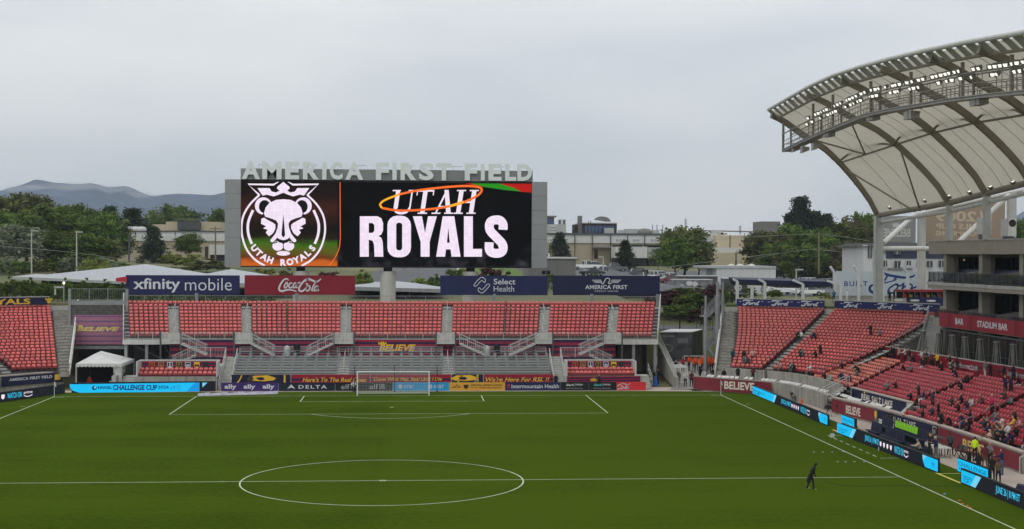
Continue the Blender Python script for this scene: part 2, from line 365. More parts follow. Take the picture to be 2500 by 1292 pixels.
for y0, y1 in ((-32.9, -29.6), (-57.6, -53.2)):
    b.quad((37.45, y0, .012), (37.65, y0, .012), (37.65, y1, .012), (37.45, y1, .012)); b.quad((37.65, y1 - .4, .012), (39.4, y1 - .4, .012), (39.4, y1 - .25, .012), (37.65, y1 - .25, .012))
struct(b, 'apron_lines', M_yel)

# asphalt, lawn and kerbs behind the stadium
M_asph = mat('worn asphalt', (96, 97, 99), .9, var=.14, scale=.15, bump=.3, bscale=20)
M_lawn = mat('rough lawn', (88, 112, 44), .95, var=.28, scale=.5, bump=.6, bscale=8)
def sheet(pts, dz, sub=18):
    """a patch of the ground that follows the terrain: polygon strips between two edges"""
    b = MB(); l, r = pts; n = len(l)
    rows = []
    for i in range(n):
        a, c = Vector(l[i]), Vector(r[i]); rows.append([a.lerp(c, j / sub) for j in range(sub + 1)])
    b.v = [(p.x, p.y, plaza(p.x, p.y) + dz) for row in rows for p in row]
    b.f = [(i * (sub + 1) + j, i * (sub + 1) + j + 1, (i + 1) * (sub + 1) + j + 1, (i + 1) * (sub + 1) + j) for i in range(n - 1) for j in range(sub)]; b.m = [0] * len(b.f)
    return b
Y_ = [62, 75, 90, 105, 120, 140, 160, 180, 205]
struct(sheet(([(24, y) for y in Y_], [(150, y) for y in Y_]), .05, 50), 'parking_lot', M_asph)
struct(sheet(([(-10 + .04 * y, y) for y in Y_], [(5 + .06 * y, y) for y in Y_]), .06), 'road', M_asph)
cl = [(4.5 + .05 * y + 14 * (1 - sst(62, 120, y)) * (y < 120) * .35, y) for y in Y_]
struct(sheet((cl, [(23, y) for y in Y_]), .08), 'lawn', M_lawn)
b = MB()
for (x0, y0), (x1, y1) in zip(cl, cl[1:]): b.bar((x0 - .15, y0, plaza(x0, y0) + .12), (x1 - .15, y1, plaza(x1, y1) + .12), .35, .16)
struct(b, 'kerb', M_conc2)
# ramp floor in the gap beside the end stand, and the lane behind it
def strip(xs0, xs1, ys, dz):
    b = MB(); b.v = [p for x0, x1, y in zip(xs0, xs1, ys) for p in ((x0, y, ground_z((x0 + x1) / 2, y) + dz), (x1, y, ground_z((x0 + x1) / 2, y) + dz))]
    b.f = [(2 * i, 2 * i + 1, 2 * i + 3, 2 * i + 2) for i in range(len(ys) - 1)]; b.m = [0] * len(b.f); return b
M_ramp = mat('grey ramp concrete', (158, 154, 150), .88, var=.12, scale=.4, bump=.2)
ys_ = [6.5, 9, 11, 13, 15, 18, 22, 27, 32, 35.5]
struct(strip([30.2, 31.2, 31.8] + [32.0] * 7, [36.2] * 4 + [37.5, 38.5, 39.5, 40, 40, 40], ys_, .07), 'ramp', M_ramp)
struct(strip([31.8] * 2, [45.6, 47.6], [44, 51], .08), 'lane', M_asph)

# mountains: one eroded range closing the view to the left, a low far hill to the right
RIDGE = [(-500, 500), (-300, 480), (-150, 478), (0, 467), (40, 456), (85, 438), (130, 446), (180, 450), (230, 449), (265, 460), (290, 456), (312, 455), (345, 470), (370, 478), (400, 476), (430, 474), (470, 474), (510, 477), (550, 470), (600, 478), (700, 510), (850, 560), (1000, 600), (1300, 612), (2300, 606), (2420, 560), (2500, 516), (2700, 500), (3000, 520)]
b = MB(); NU, ND = 300, 36; Yr = 6200
for i in range(NU + 1):
    u = -500 + 3500 * i / NU; top = atY(u, pw(u, RIDGE), Yr)
    for j in range(ND + 1):
        t = j / ND; y = Yr - 2600 * (1 - t)              # foot to crest
        x = CAM.x + (top.x - CAM.x) * (y - CAM.y) / (Yr - CAM.y)
        n = mnoise.fractal(Vector((x * .0024, y * .0011, 3.3)), 1.0, 2.1, 6) ; rid = 1 - abs(mnoise.noise(Vector((x * .0062 + .5 * n, y * .0008, 7)))) * 2.4 - .5 * abs(mnoise.noise(Vector((x * .017 + n, y * .0015, 2))))
        n2 = mnoise.fractal(Vector((x * .011, y * .006, 1.3)), .9, 2.1, 5)
        zz = 20 + (top.z - 20) * (t ** 1.25) * (1 + (1 - t) * (.46 * rid + .25 * n) * 1.3) + (1 - t * .85) * 34 * n2 * t
        b.v.append((x, y, zz))
b.f = [(i * (ND + 1) + j, (i + 1) * (ND + 1) + j, (i + 1) * (ND + 1) + j + 1, i * (ND + 1) + j + 1) for i in range(NU) for j in range(ND)]; b.m = [0] * len(b.f)
m = mat('haze-blued scrub', (52, 68, 92), .95, var=.85, scale=.009, spec=0);  # scrub tone blued, so distance haze is partly in the colour
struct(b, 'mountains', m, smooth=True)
# ================================================================== SEATS AND THE END STAND
def seat_mat(name, rgb, dark):
    m = mat(name, rgb, .42, var=.10, scale=.9, spec=.45); nt = m.node_tree; bs = nt.nodes['Principled BSDF']
    oi = N(nt, 'ShaderNodeObjectInfo'); mr = N(nt, 'ShaderNodeMapRange'); mr.inputs[3].default_value = .78; mr.inputs[4].default_value = 1.16; L(nt, oi.outputs['Random'], mr.inputs[0])
    g = N(nt, 'ShaderNodeNewGeometry'); wn = N(nt, 'ShaderNodeTexWhiteNoise'); ro = N(nt, 'ShaderNodeVectorMath', operation='SNAP'); ro.inputs[1].default_value = (.5, .5, .5)
    L(nt, g.outputs['Position'], ro.inputs[0]); L(nt, ro.outputs[0], wn.inputs[0]); m2 = N(nt, 'ShaderNodeMapRange'); m2.inputs[3].default_value = .82; m2.inputs[4].default_value = 1.12; L(nt, wn.outputs[0], m2.inputs[0])
    src = bs.inputs['Base Color'].links[0].from_node; val = src.inputs['Value'].links[0].from_socket
    a = N(nt, 'ShaderNodeMath', operation='MULTIPLY'); L(nt, val, a.inputs[0]); L(nt, mr.outputs[0], a.inputs[1])
    c = N(nt, 'ShaderNodeMath', operation='MULTIPLY'); L(nt, a.outputs[0], c.inputs[0]); L(nt, m2.outputs[0], c.inputs[1]); L(nt, c.outputs[0], src.inputs['Value'])
    return m
M_coral = seat_mat('sun-faded coral plastic', (224, 106, 98), 0)
M_crim = seat_mat('crimson plastic', (184, 48, 62), 0)  # same red seats; less fading and the roof's shade put into the colour
M_orange = seat_mat('faded orange coral plastic', (228, 124, 96), 0)
M_navyseat = seat_mat('navy plastic', (40, 48, 78), 0)
M_brkt = mat('seat bracket', (60, 58, 58), .6, var=0)
def seat_data(name, m):
    b = MB(); pr = [(.20, .46, .20), (.19, .60, .215), (.25, .73, .205), (.34, .80, .11)]
    for (y0, z0, w0), (y1, z1, w1) in zip(pr, pr[1:]): b.quad((-w0, y0, z0), (w0, y0, z0), (w1, y1, z1), (-w1, y1, z1))
    b.quad((.20, .245, .46), (-.20, .245, .46), (-.11, .36, .79), (.11, .36, .79)); b.quad((-.20, .20, .46), (-.215, .19, .6), (-.205, .25, .73), (-.2, .28, .6)); b.quad((.20, .20, .46), (.2, .28, .6), (.205, .25, .73), (.215, .19, .6))
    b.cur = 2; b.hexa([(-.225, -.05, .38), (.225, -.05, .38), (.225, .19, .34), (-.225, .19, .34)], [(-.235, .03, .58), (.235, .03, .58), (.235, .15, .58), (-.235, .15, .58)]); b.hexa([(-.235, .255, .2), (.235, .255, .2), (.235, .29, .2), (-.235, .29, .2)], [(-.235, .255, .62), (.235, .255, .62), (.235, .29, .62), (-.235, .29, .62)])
    b.cur = 1; b.box(-.05, .05, .06, .16, 0, .37)
    return b, b.mesh(name, [m, M_brkt, mat('shade-dark seat pan', (128, 28, 34), .5, var=.1) if m != M_navyseat else m])  # dark pan and back board carry the shade between rows in their colour
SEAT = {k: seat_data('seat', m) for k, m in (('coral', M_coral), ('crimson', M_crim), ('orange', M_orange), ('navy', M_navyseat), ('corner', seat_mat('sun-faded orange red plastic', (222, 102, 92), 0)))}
def place_seats(parent, spots, kind, n=300, name='seat'):
    """the n seats nearest the camera are parts of their own, the rest one joined part"""
    b0, me = SEAT[kind]
    sp = sorted(spots, key=lambda s: (Vector(s[:3]) - CAM).length)
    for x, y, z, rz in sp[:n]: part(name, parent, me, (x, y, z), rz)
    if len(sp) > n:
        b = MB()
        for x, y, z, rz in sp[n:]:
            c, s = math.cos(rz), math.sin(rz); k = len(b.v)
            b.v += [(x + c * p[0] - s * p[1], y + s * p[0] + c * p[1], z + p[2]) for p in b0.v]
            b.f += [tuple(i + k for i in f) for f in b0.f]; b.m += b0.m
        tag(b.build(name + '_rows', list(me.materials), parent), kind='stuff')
M_steel = mat('galvanised steel', (150, 153, 154), .5, .35, var=.12, scale=2)
M_rail = mat('pale grey painted rail', (186, 186, 182), .5, .1, var=.08)
M_drail = mat('dark grey painted rail', (84, 86, 86), .5, .2, var=.08)
M_tread = mat('aluminium deck', (168, 170, 166), .55, .25, var=.14, scale=1.2)
M_riser = mat('grey terrace riser', (92, 88, 86), .8, var=.15, scale=1.0)  # darkened for the seat rows; shade between them is in this grey
M_white = mat('white painted steel', (206, 205, 200), .55, var=.08, scale=1.5, stain=.12)
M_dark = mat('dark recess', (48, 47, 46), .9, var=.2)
def railing(b, p0, p1, h=1.05, bal=.16, posts=1.9, r=.024, mid=True):
    p0, p1 = Vector(p0), Vector(p1); d = p1 - p0; n = max(1, round(d.length / posts)); z = Vector((0, 0, h))
    b.bar(p0 + z, p1 + z, .06, .05); b.bar(p0 + Vector((0, 0, .12)), p1 + Vector((0, 0, .12)), .035, .035)
    for i in range(n + 1): q = p0 + d * i / n; b.bar(q, q + z, .06, .06)
    if bal:
        m = int(d.length / bal)
        for i in range(1, m): q = p0 + d * i / m; b.bar(q + Vector((0, 0, .12)), q + z, .018, .018)
def bar_rail(b, p0, p1, h=1.05, posts=1.2, n=2):
    p0, p1 = Vector(p0), Vector(p1); d = p1 - p0; k = max(1, round(d.length / posts))
    for i in range(n): z = Vector((0, 0, h * (1 - i * .5 / max(1, n - 1) if n > 1 else 1))); b.tube(p0 + z, p1 + z, .028, 5)
    for i in range(k + 1): q = p0 + d * i / k; b.tube(q, q + Vector((0, 0, h)), .026, 5)

endst = thing('grandstand', 'low grandstand of coral seats behind the goal under the big screen', 'grandstand', (0, 15, 0))
NR, TD, RS, YF, ZF = 10, .85, .363, 15.0, 5.0
fan = lambda y: 1 + .0075 * (y - 15)
SECT = [(-29.9, -25.5), (-24.27, -17.38), (-16.21, -12.29), (-12.19, -6.26), (-4.96, 5.28), (6.5, 12.46), (12.58, 16.42), (17.6, 24.36), (25.56, 29.72)]
b = MB()
for k in range(NR):
    y0, y1, z = YF - .55 + TD * k, YF - .55 + TD * (k + 1), ZF + RS * k; f = fan(y0)
    b.cur = 0; b.box(-30.4 * f, 30.2 * f, y0, y1, z - .5, z)
    b.cur = 1; b.quad((-30.4 * f, y0 - .003, z - .5), (30.2 * f, y0 - .003, z - .5), (30.2 * f, y0 - .003, z - .06), (-30.4 * f, y0 - .003, z - .06))
zb = ZF + RS * (NR - 1); b.cur = 0; b.box(-32.6, 32.4, YF - .55 + TD * NR, 25.3, zb - .5, zb + .02)
b.build('terrace', [M_tread, M_riser], endst)
sp = []
for k in range(NR):
    y, z = YF + TD * k, ZF + RS * k; f = fan(y)
    rows = SECT if k < NR - 1 else [(-29.9, 29.72)]
    for x0, x1 in rows:
        n = int((x1 - x0) / .492) if k < NR - 1 else 121; w = (x1 - x0) / n
        sp += [((x0 + w * (i + .5)) * f, y, z, 0) for i in range(n)]
place_seats(endst, sp, 'coral')
# aisles: half steps, wear edges and centre handrails
AIS = [(-25.5, -24.27), (-17.38, -16.21), (-6.26, -4.96), (5.28, 6.5), (16.42, 17.6), (24.36, 25.56)]
for x0, x1 in AIS:
    b = MB(); 
    for k in range(NR - 1):
        f = fan(YF + TD * k); y0, z = YF - .55 + TD * k, ZF + RS * k
        b.box(x0 * f + .03, x1 * f - .03, y0 + TD * .5, y0 + TD - .004, z, z + RS * .5)
        b.box(x0 * f + .03, x1 * f - .03, y0 - .03, y0 - .006, z - RS, z + .012)
    b.build('aisle_steps', M_conc2, endst)
    b = MB(); xm = (x0 + x1) / 2
    for k in (0, 3, 6):
        f = fan(YF + TD * k); p, q = Vector((xm * f, YF - .3 + TD * k, ZF + RS * k)), Vector((xm * f, YF - .3 + TD * (k + 2), ZF + RS * (k + 2)))
        b = MB(); b.path([p, p + Vector((0, 0, .95)), q + Vector((0, 0, .95)), q], .035, 5); b.build('handrail', M_rail, endst)
for x in (-12.24, 12.52):
    b = MB(); f = fan(23); b.bar((x, 14.7, 5.55), (x * f, 23.3, 9.2), .06, .5); b.build('divider_panel', M_riser, endst)
# railings: front, back, raking sides
b = MB(); railing(b, (-30.4, 14.38, 4.95), (-25.6, 14.38, 4.95), .8); 
for x0, x1 in ((-24.2, -17.5), (-16.1, -6.4), (-4.9, 5.2), (6.6, 16.3), (17.7, 24.3), (25.6, 30.2)): railing(b, (x0, 14.38, 4.95), (x1, 14.38, 4.95), .8)
b.build('front_railing', M_rail, endst)
b = MB(); railing(b, (-32.5, 25.2, zb), (32.4, 25.2, zb), 1.35, bal=.2, posts=2.4); b.build('back_railing', M_steel, endst)
for s, x0, x1 in ((-1, -30.45, -32.6), (1, 30.25, 32.5)):
    b = MB()
    b.bar((x0, 14.4, 5.75), (x1, 25.2, 9.9), .12, .1); b.bar((x0, 14.4, 4.9), (x1, 25.2, 8.5), .1, .35)
    for i in range(9): t = i / 8; p = Vector((lerp(x0, x1, t), lerp(14.4, 25.2, t), lerp(4.9, 8.5, t))); b.bar(p, p + Vector((0, 0, 1.2)), .07)
    b.build('side_rail', M_rail, endst)
# white deck edge, landing boxes, posts
b = MB(); b.box(-30.5, 30.3, 14.2, 14.46, 4.42, 4.95); b.build('deck_edge', M_white, endst)
for x0, x1 in AIS:
    b = MB(); b.box(x0 - .55, x1 + .3, 13.2, 14.15, 4.55, 4.78)
    for i in range(14): x = lerp(x0 - .5, x1 + .25, i / 13); b.box(x - .055, x + .055, 13.16, 13.19, 4.78, 5.72)
    b.box(x0 - .55, x1 + .3, 13.13, 13.2, 5.72, 5.79)
    b.build('landing', M_white, endst)
    for x in (x0 - .62, x1 + .38): b = MB(); b.box(x - .09, x + .09, 13.1, 13.28, 2.2, 5.95); b.build('post', M_drail, endst)
def stairflight(par, xa, za, xb, zbm, y0=12.1, y1=13.0):
    """a straight flight seen from the side, stringers, treads and balustrade"""
    b = MB(); n = max(3, int(abs(za - zbm) / .17))
    for i in range(n):
        t = (i + .5) / n; x, z = lerp(xa, xb, t), lerp(za, zbm, t); w = abs(xb - xa) / n
        b.box(x - w * .55, x + w * .55, y0, y1, z - .05, z)
    for y in (y0 - .03, y1 + .03):
        b.bar((xa, y, za - .1), (xb, y, zbm - .1), .05, .2); b.bar((xa, y, za + 1.0), (xb, y, zbm + 1.0), .05, .05); b.bar((xa, y, za + .62), (xb, y, zbm + .62), .03, .04)
        for i in range(14): t = i / 13; p = Vector((lerp(xa, xb, t), y, lerp(za, zbm, t))); b.bar(p, p + Vector((0, 0, 1)), .016 if i % 4 else .04)
    b.build('stair_flight', M_rail, par)
for xa, xb in ((-16.0, -13.4), (-6.9, -9.7), (7.3, 10.3), (15.9, 12.9)): stairflight(endst, xa, 4.75, xb, 3.4)
for s in (-1, 1):
    stairflight(endst, s * 23.7, 4.75, s * 20.9, 3.5); stairflight(endst, s * 22.0, 3.5, s * 24.5, 2.35, 11.0, 11.9)
    b = MB(); railing(b, (s * 22.0, 11.0, 3.15), (s * 18.6, 11.0, 3.15), 1.15, posts=1.6)
    b.build('landing_railing', M_rail, endst)
# under-stand: back wall, columns, braces
b = MB(); b.box(-30.4, 30.2, 21.6, 22.0, -.05, 7.4); b.build('back_wall', M_dark, endst)  # dark wall colour stands for the shade in the void below the seats
for x in [-30.2, -27.9, 27.5, 30.0]:
    b = MB(); b.box(x - .16, x + .16, 14.5, 14.82, 0, 4.42); b.build('column', M_steel, endst)
for x in [-32.4, -24, -12, 12, 24, 32.2]: b = MB(); b.box(x - .18, x + .18, 25.35, 25.7, 5, 9.9); b.build('column', M_steel, endst)
b = MB(); b.bar((-26, 15.2, 2.2), (-24.9, 15.2, 4.2), .1); b.bar((-24.9, 15.2, 2.2), (-26, 15.2, 4.2), .1); b.bar((-29.4, 15.6, 4.2), (-26.2, 15.6, 2.6), .3, .15); b.build('brace', M_drail, endst)
b = MB(); b.box(25.9, 28.7, 16.0, 16.2, 1.2, 4.4); b.build('screen_panel', mat('brown slats', (70, 62, 54), .8, var=.3, scale=2), endst)
b = MB(); [b.box(-25.3 if s < 0 else 18.4, -18.4 if s < 0 else 25.3, 14.28, 14.4, 2.2, 4.42) for s in (-1, 1)]; b.box(-18.3, 18.3, 14.28, 14.4, 2.2, 4.42); b.build('fascia_wall', mat('grey fascia', (110, 108, 106), .8), endst)
# ---- lower standing terrace
lower = thing('standing_terrace', 'bare grey metal standing terrace in front of the coral seats, behind the goal', 'terrace', (0, 10, 0))
b = MB(); NL = 8
for k in range(NL):
    y0, z = 7.5 + .8 * k, 1.55 + .23 * k; b.cur = 0; b.box(-17.4, 17.3, y0, 13.9, z - .2, z); b.cur = 1; b.quad((-17.4, y0 - .003, z - .19), (17.3, y0 - .003, z - .19), (17.3, y0 - .003, z - .05), (-17.4, y0 - .003, z - .05))
b.build('deck', [M_tread, mat('step-shade grey riser', (112, 113, 110), .8, var=.15, scale=1)], lower)  # risers toned down to paint the shading of the steps
for k in range(1, NL):
    y, z = 7.62 + .8 * k, 1.55 + .23 * k
    for x0, x1 in ((-17.3, -6.2), (-4.9, 5.3), (6.6, 17.2)):
        b = MB(); n = int((x1 - x0) / 1.12)
        for i in range(n + 1): x = lerp(x0, x1, i / n); b.box(x - .03, x + .03, y - .03, y + .03, z, z + .92); b.box(x - .16, x + .16, y - .02, y + .02, z + .3, z + .62) if k % 2 == 0 else None
        b.tube((x0, y, z + .92), (x1, y, z + .92), .022, 5)
        if k % 2: b.tube((x0, y, z + .5), (x1, y, z + .5), .018, 5)
        b.build('safe_standing_rail', M_steel, lower)
for x0, x1 in ((-6.2, -4.9), (5.3, 6.6)):
    b = MB()
    for k in range(NL - 1): b.box(x0, x1, 7.9 + .8 * k, 8.3 + .8 * k, 1.55 + .23 * k, 1.55 + .23 * k + .115)
    b.build('aisle_steps', M_conc2, lower); xm = (x0 + x1) / 2; b = MB()
    for k in (1, 4): b.path([(xm, 7.7 + .8 * k, 1.5 + .23 * k), (xm, 7.7 + .8 * k, 2.5 + .23 * k), (xm, 9.3 + .8 * k, 2.96 + .23 * k), (xm, 9.3 + .8 * k, 1.96 + .23 * k)], .035, 5)
    b.build('handrail', M_rail, lower)
b = MB()
for x0, x1 in ((-17.4, -8.6), (-6.5, -.2), (1.6, 5.4), (7.0, 17.2)): bar_rail(b, (x0, 13.5, 3.2), (x1, 13.5, 3.2), 1.0, 1.25, 3)
b.build('rear_rail', M_rail, lower)
b = MB(); bar_rail(b, (-17.3, 7.45, 1.5), (17.2, 7.45, 1.5), .62, 1.5, 1); b.build('front_rail', M_steel, lower)
b = MB(); b.box(-17.5, 17.4, 7.1, 7.42, -.05, 1.56); b.build('front_wall', M_conc, lower)
for s in (-1, 1):     # stairs at both ends of the terrace
    b = MB()
    for k in range(15): b.box(s * 18.15 - .6, s * 18.15 + .6, 6.6 + .42 * k, 13.9, .22 * k, .22 * (k + 1)) if .22 * (k + 1) < 3.25 else None
    b.build('end_stair', M_conc2, lower)
    for q in (-.64, .64):
        b = MB(); x = s * 18.15 + q; b.bar((x, 6.5, 1.0), (x, 12.4, 4.1), .07, .09); b.bar((x, 6.5, .2), (x, 12.4, 3.3), .08, .3)
        for i in range(6): t = i / 5; b.bar((x, lerp(6.5, 12.4, t), lerp(.1, 3.2, t)), (x, lerp(6.5, 12.4, t), lerp(1.0, 4.1, t)), .06)
        b.build('stair_rail', M_rail, lower)
for s in (-1, 1):
    bx = thing('seat_box', 'boxed enclosure of two coral seat rows under a crest banner, %s side of the goal' % ('left' if s < 0 else 'right'), 'seating', (s * 24.2, 8, 0), 'seat boxes beside the terrace')
    xa, xb = (-27.5, -19.1) if s < 0 else (18.95, 26.5)
    b = MB(); b.box(xa - .15, xb + .15, 6.6, 6.85, -.05, 1.45); b.build('front_wall', M_conc, bx)
    b = MB(); b.box(xa, xb, 6.85, 7.75, .9, 1.15); b.box(xa, xb, 7.75, 8.9, .9, 1.5); b.build('step', M_riser, bx)
    for k in range(2):
        for i in range(16): part('seat', bx, SEAT['coral'][1], (lerp(xa, xb, (i + .5) / 16), 7.35 + .85 * k, 1.15 + .35 * k), 0)
    b = MB(); b.box(xa - .1, xb + .1, 8.95, 9.1, .5, 2.95); b.build('back_panel', M_conc2, bx)
    b = MB(); b.box(xa - .12, xa + .02, 6.9, 9.0, 1.4, 3.05); b.box(xb - .02, xb + .12, 6.9, 9.0, 1.4, 3.05); b.box(xa - .12, xb + .12, 8.9, 9.12, 2.96, 3.1); b.build('white_frame', M_white, bx)
    b = MB(); b.box(min(s * 18.9, s * 25.4), max(s * 18.9, s * 25.4), 9.2, 13.9, .3, 2.32); b.build('platform', M_white, bx)
    b = MB(); bar_rail(b, (s * 19.6, 9.5, 2.3), (s * 25.3, 9.5, 2.3), .8, 1.1, 2); bar_rail(b, (s * 19.6, 10.6, 2.3), (s * 24.4, 10.6, 2.3), 1.0, 1.0, 1); b.build('platform_rail', M_drail, bx)
    sx = -28.5 if s < 0 else 27.5
    b = MB()
    for k in range(5): b.box(sx - .8, sx + .8, 6.9 + .4 * k, 10.5, .26 * k, .26 * (k + 1))
    b.build('side_stair', M_conc2, bx)
    for q in (-.85, .85): b = MB(); bar_rail(b, (sx + q, 6.8, .4), (sx + q, 9.6, 1.6), 1.0, 1.0, 2); b.build('side_stair_rail', M_rail, bx)
# ================================================================== SCREEN, BANNERS, BOARDS, GOAL
def pxm(pl):
    """photo pixel -> coordinates on a flat thing standing in the world"""
    def f(u, v):
        r = ray(u, v); t = (pl.o - CAM).dot(pl.n) / r.dot(pl.n); p = CAM + r * t - pl.o
        return (p.dot(pl.x), p.dot(pl.y))
    return f
def panel(name, par, pl, x0, y0, x1, y1, m, t=.08, off=0): return MB().prism([(x0, y0), (x1, y0), (x1, y1), (x0, y1)], pl, off - t, off).build(name, m, par)
G_white = glow('led white', (252, 236, 255), 1.0, .2, 1.2); G_line = glow('led pale', (255, 240, 255), .9)
G_black = glow('led black', (7, 7, 8), 1.0); G_org = glow('led orange', (255, 112, 40), 1.0); G_yel = glow('led amber', (255, 178, 40), 1.0)
G_red = glow('led red', (190, 22, 16), .9); G_grn = glow('led green', (40, 150, 26), .9)
M_panel = mat('grey aluminium cladding', (152, 154, 154), .5, .2, var=.07, scale=.35)
M_letter = mat('frosted acrylic letter', (228, 236, 232), .4, var=.04, scale=2)

# ---- the big screen
YS = 29.0; sc = thing('scoreboard', 'huge video screen on grey pillars showing a white lion crest', 'screen', (-1.1, 29.5, 8.6))
pl = Plane((0, YS, 0), (1, 0, 0), (0, 0, 1)); f = pxm(pl)
for nm, x0, x1, z0, z1 in (('side_panel', -21.12, -19.18, 13.05, 23.85), ('side_panel', 16.86, 18.8, 13.05, 23.85)):
    for k in range(6):      # cladding sheets with open joints
        a, c = lerp(z0, z1, k / 6), lerp(z0, z1, (k + 1) / 6); b = MB(); b.box(x0, x1, YS - .02, YS + 2.0, a + .012, c - .012); b.build('cladding_sheet', M_panel, sc)
b = MB(); b.box(-19.17, 16.85, YS + .12, YS + 2.0, 13.05, 23.85); b.build('cabinet', mat('dark cabinet', (44, 45, 47), .6), sc)
b = MB(); b.box(-19.2, 16.95, YS - .02, YS + 1.6, 23.86, 25.2); b.build('header', mat('grey header sheet', (138, 141, 140), .5, .2, var=.06, scale=.4), sc)
def screen_mat():
    m = bpy.data.materials.new('led picture'); m.use_nodes = True; nt = m.node_tree; bs = nt.nodes['Principled BSDF']
    tc = N(nt, 'ShaderNodeTexCoord'); s = N(nt, 'ShaderNodeSeparateXYZ'); L(nt, tc.outputs['Object'], s.inputs[0])
    n = N(nt, 'ShaderNodeTexNoise'); n.inputs['Scale'].default_value = .55; n.inputs['Detail'].default_value = 7; n.inputs['Roughness'].default_value = .65; mp = N(nt, 'ShaderNodeMapping'); mp.inputs['Scale'].default_value = (.55, 1, 1.5)
    L(nt, tc.outputs['Object'], mp.inputs[0]); L(nt, mp.outputs[0], n.inputs[0])
    a = N(nt, 'ShaderNodeMath', operation='MULTIPLY_ADD'); a.inputs[1].default_value = 2.2; L(nt, n.outputs[0], a.inputs[0]); L(nt, s.outputs[2], a.inputs[2])
    r = N(nt, 'ShaderNodeValToRGB'); mr = N(nt, 'ShaderNodeMapRange'); mr.inputs[1].default_value = 4.4; mr.inputs[2].default_value = 16.2; L(nt, a.outputs[0], mr.inputs[0]); L(nt, mr.outputs[0], r.inputs[0])
    el = r.color_ramp.elements; el[0].position = .03; el[0].color = lin((200, 104, 34)) + (1,); el[1].position = 1; el[1].color = lin((22, 14, 10)) + (1,)
    for p, c in ((.14, (196, 96, 30)), (.2, (104, 50, 20)), (.27, (86, 92, 22)), (.33, (60, 104, 16)), (.4, (34, 26, 10)), (.5, (14, 11, 8)), (.72, (60, 28, 16)), (.86, (28, 16, 10))): e = el.new(p); e.color = lin(c) + (1,)
    # right of the divider the picture is almost black
    x = N(nt, 'ShaderNodeMapRange'); x.inputs[1].default_value = -6.3; x.inputs[2].default_value = -6.1; L(nt, s.outputs[0], x.inputs[0])
    n2 = N(nt, 'ShaderNodeTexNoise'); n2.inputs['Scale'].default_value = .7; n2.inputs['Detail'].default_value = 8; L(nt, tc.outputs['Object'], n2.inputs[0])
    zr = N(nt, 'ShaderNodeMapRange'); zr.inputs[1].default_value = 8.0; zr.inputs[2].default_value = 4.6; zr.inputs[3].default_value = .06; L(nt, s.outputs[2], zr.inputs[0])
    q = N(nt, 'ShaderNodeValToRGB'); L(nt, n2.outputs[0], q.inputs[0]); q.color_ramp.elements[0].position = .5; q.color_ramp.elements[0].color = (.0005, .0005, .0008, 1); q.color_ramp.elements[1].position = .8; q.color_ramp.elements[1].color = (.05, .045, .06, 1)
    mu = N(nt, 'ShaderNodeMix', data_type='RGBA', blend_type='MULTIPLY'); mu.inputs[0].default_value = 1; L(nt, q.outputs[0], mu.inputs[6]); L(nt, zr.outputs[0], mu.inputs[7])
    mx = N(nt, 'ShaderNodeMix', data_type='RGBA'); L(nt, x.outputs[0], mx.inputs[0]); L(nt, r.outputs[0], mx.inputs[6]); L(nt, mu.outputs[2], mx.inputs[7])
    bs.inputs['Base Color'].default_value = (.004, .004, .004, 1); bs.inputs['Roughness'].default_value = .8; bs.inputs['Specular IOR Level'].default_value = .03; L(nt, mx.outputs[2], bs.inputs['Emission Color']); bs.inputs['Emission Strength'].default_value = 1
    return m
b = MB(); b.box(-19.14, 16.83, YS + .02, YS + .12, 13.18, 23.6); scr = b.build('led_panel', screen_mat(), sc)
b = MB(); b.box(-19.17, 16.85, YS - .03, YS + .1, 13.02, 13.16); b.box(-19.17, 16.85, YS - .03, YS + .1, 23.61, 23.85); b.build('screen_trim', mat('black trim', (22, 22, 24), .6, var=0), sc)
crop = lambda cx, cy: f(540 + cx / 3.125, 380 + cy / 3.125)
def clipz(a):       # keep the picture inside the lit area
    a.v = [(min(16.8, max(-19.12, x)), min(23.58, max(13.2, z))) for x, z in a.v]; return a
def put(a, nm, m, d): clipz(a.map(crop)).build(nm, m, pl, d, scr)
def mir(p): return [(948 - x, y) for x, y in reversed(p)]
put(Art().poly([(1860, 206), (2368, 210), (2368, 282), (2290, 276), (2120, 246), (1960, 236)]), 'picture_streak', G_red, -.005)
put(Art().poly([(1900, 209), (2120, 209), (2230, 246), (2290, 276), (2160, 262), (2010, 240)]), 'picture_streak', G_grn, .005)
put(Art().stroke([(907, 200), (908, 500), (908, 640), (896, 720), (862, 790), (822, 840)], 6), 'divider_line', G_org, .005)
a = Art(); Lr = [(292, 300), (220, 372), (170, 458), (155, 550), (166, 640), (200, 725), (262, 797), (335, 842)]
a.stroke(Lr, 15); a.stroke(mir(Lr), 15)
Cr = [(292, 302), (206, 219), (400, 222), (436, 186)]; a.stroke(Cr, 15, smooth=False); a.stroke(mir(Cr), 15, smooth=False)
La = [(243, 416), (212, 490), (203, 545), (210, 610), (234, 674)]; a.stroke(La, 20); a.stroke(mir(La), 20); put(a, 'crest_ring', G_line, .01)
H = [(276, 248), (368, 248), (385, 274), (418, 282), (444, 268), (424, 250), (430, 236), (474, 196)]
H2 = [(545, 303), (510, 312), (474, 284)]
a = Art().poly(H + [(948 - x, y) for x, y in reversed(H[:-1])] + [(632, 306), (600, 298), (548, 312), (514, 300), (474, 284), (434, 300), (400, 312), (348, 298), (316, 306)]); put(a, 'crest_crown', G_white, .01)
a = Art(); a.disc(322, 384, 65, 66); a.disc(626, 384, 65, 66); put(a, 'crest_ear', G_white, .01)
a = Art(); a.disc(332, 390, 44, 50); a.disc(616, 390, 44, 50); a.poly([(330, 420), (360, 370), (400, 350), (548, 350), (588, 370), (618, 420), (640, 470), (308, 470)]); put(a, 'crest_ear_inner', G_black, .016)
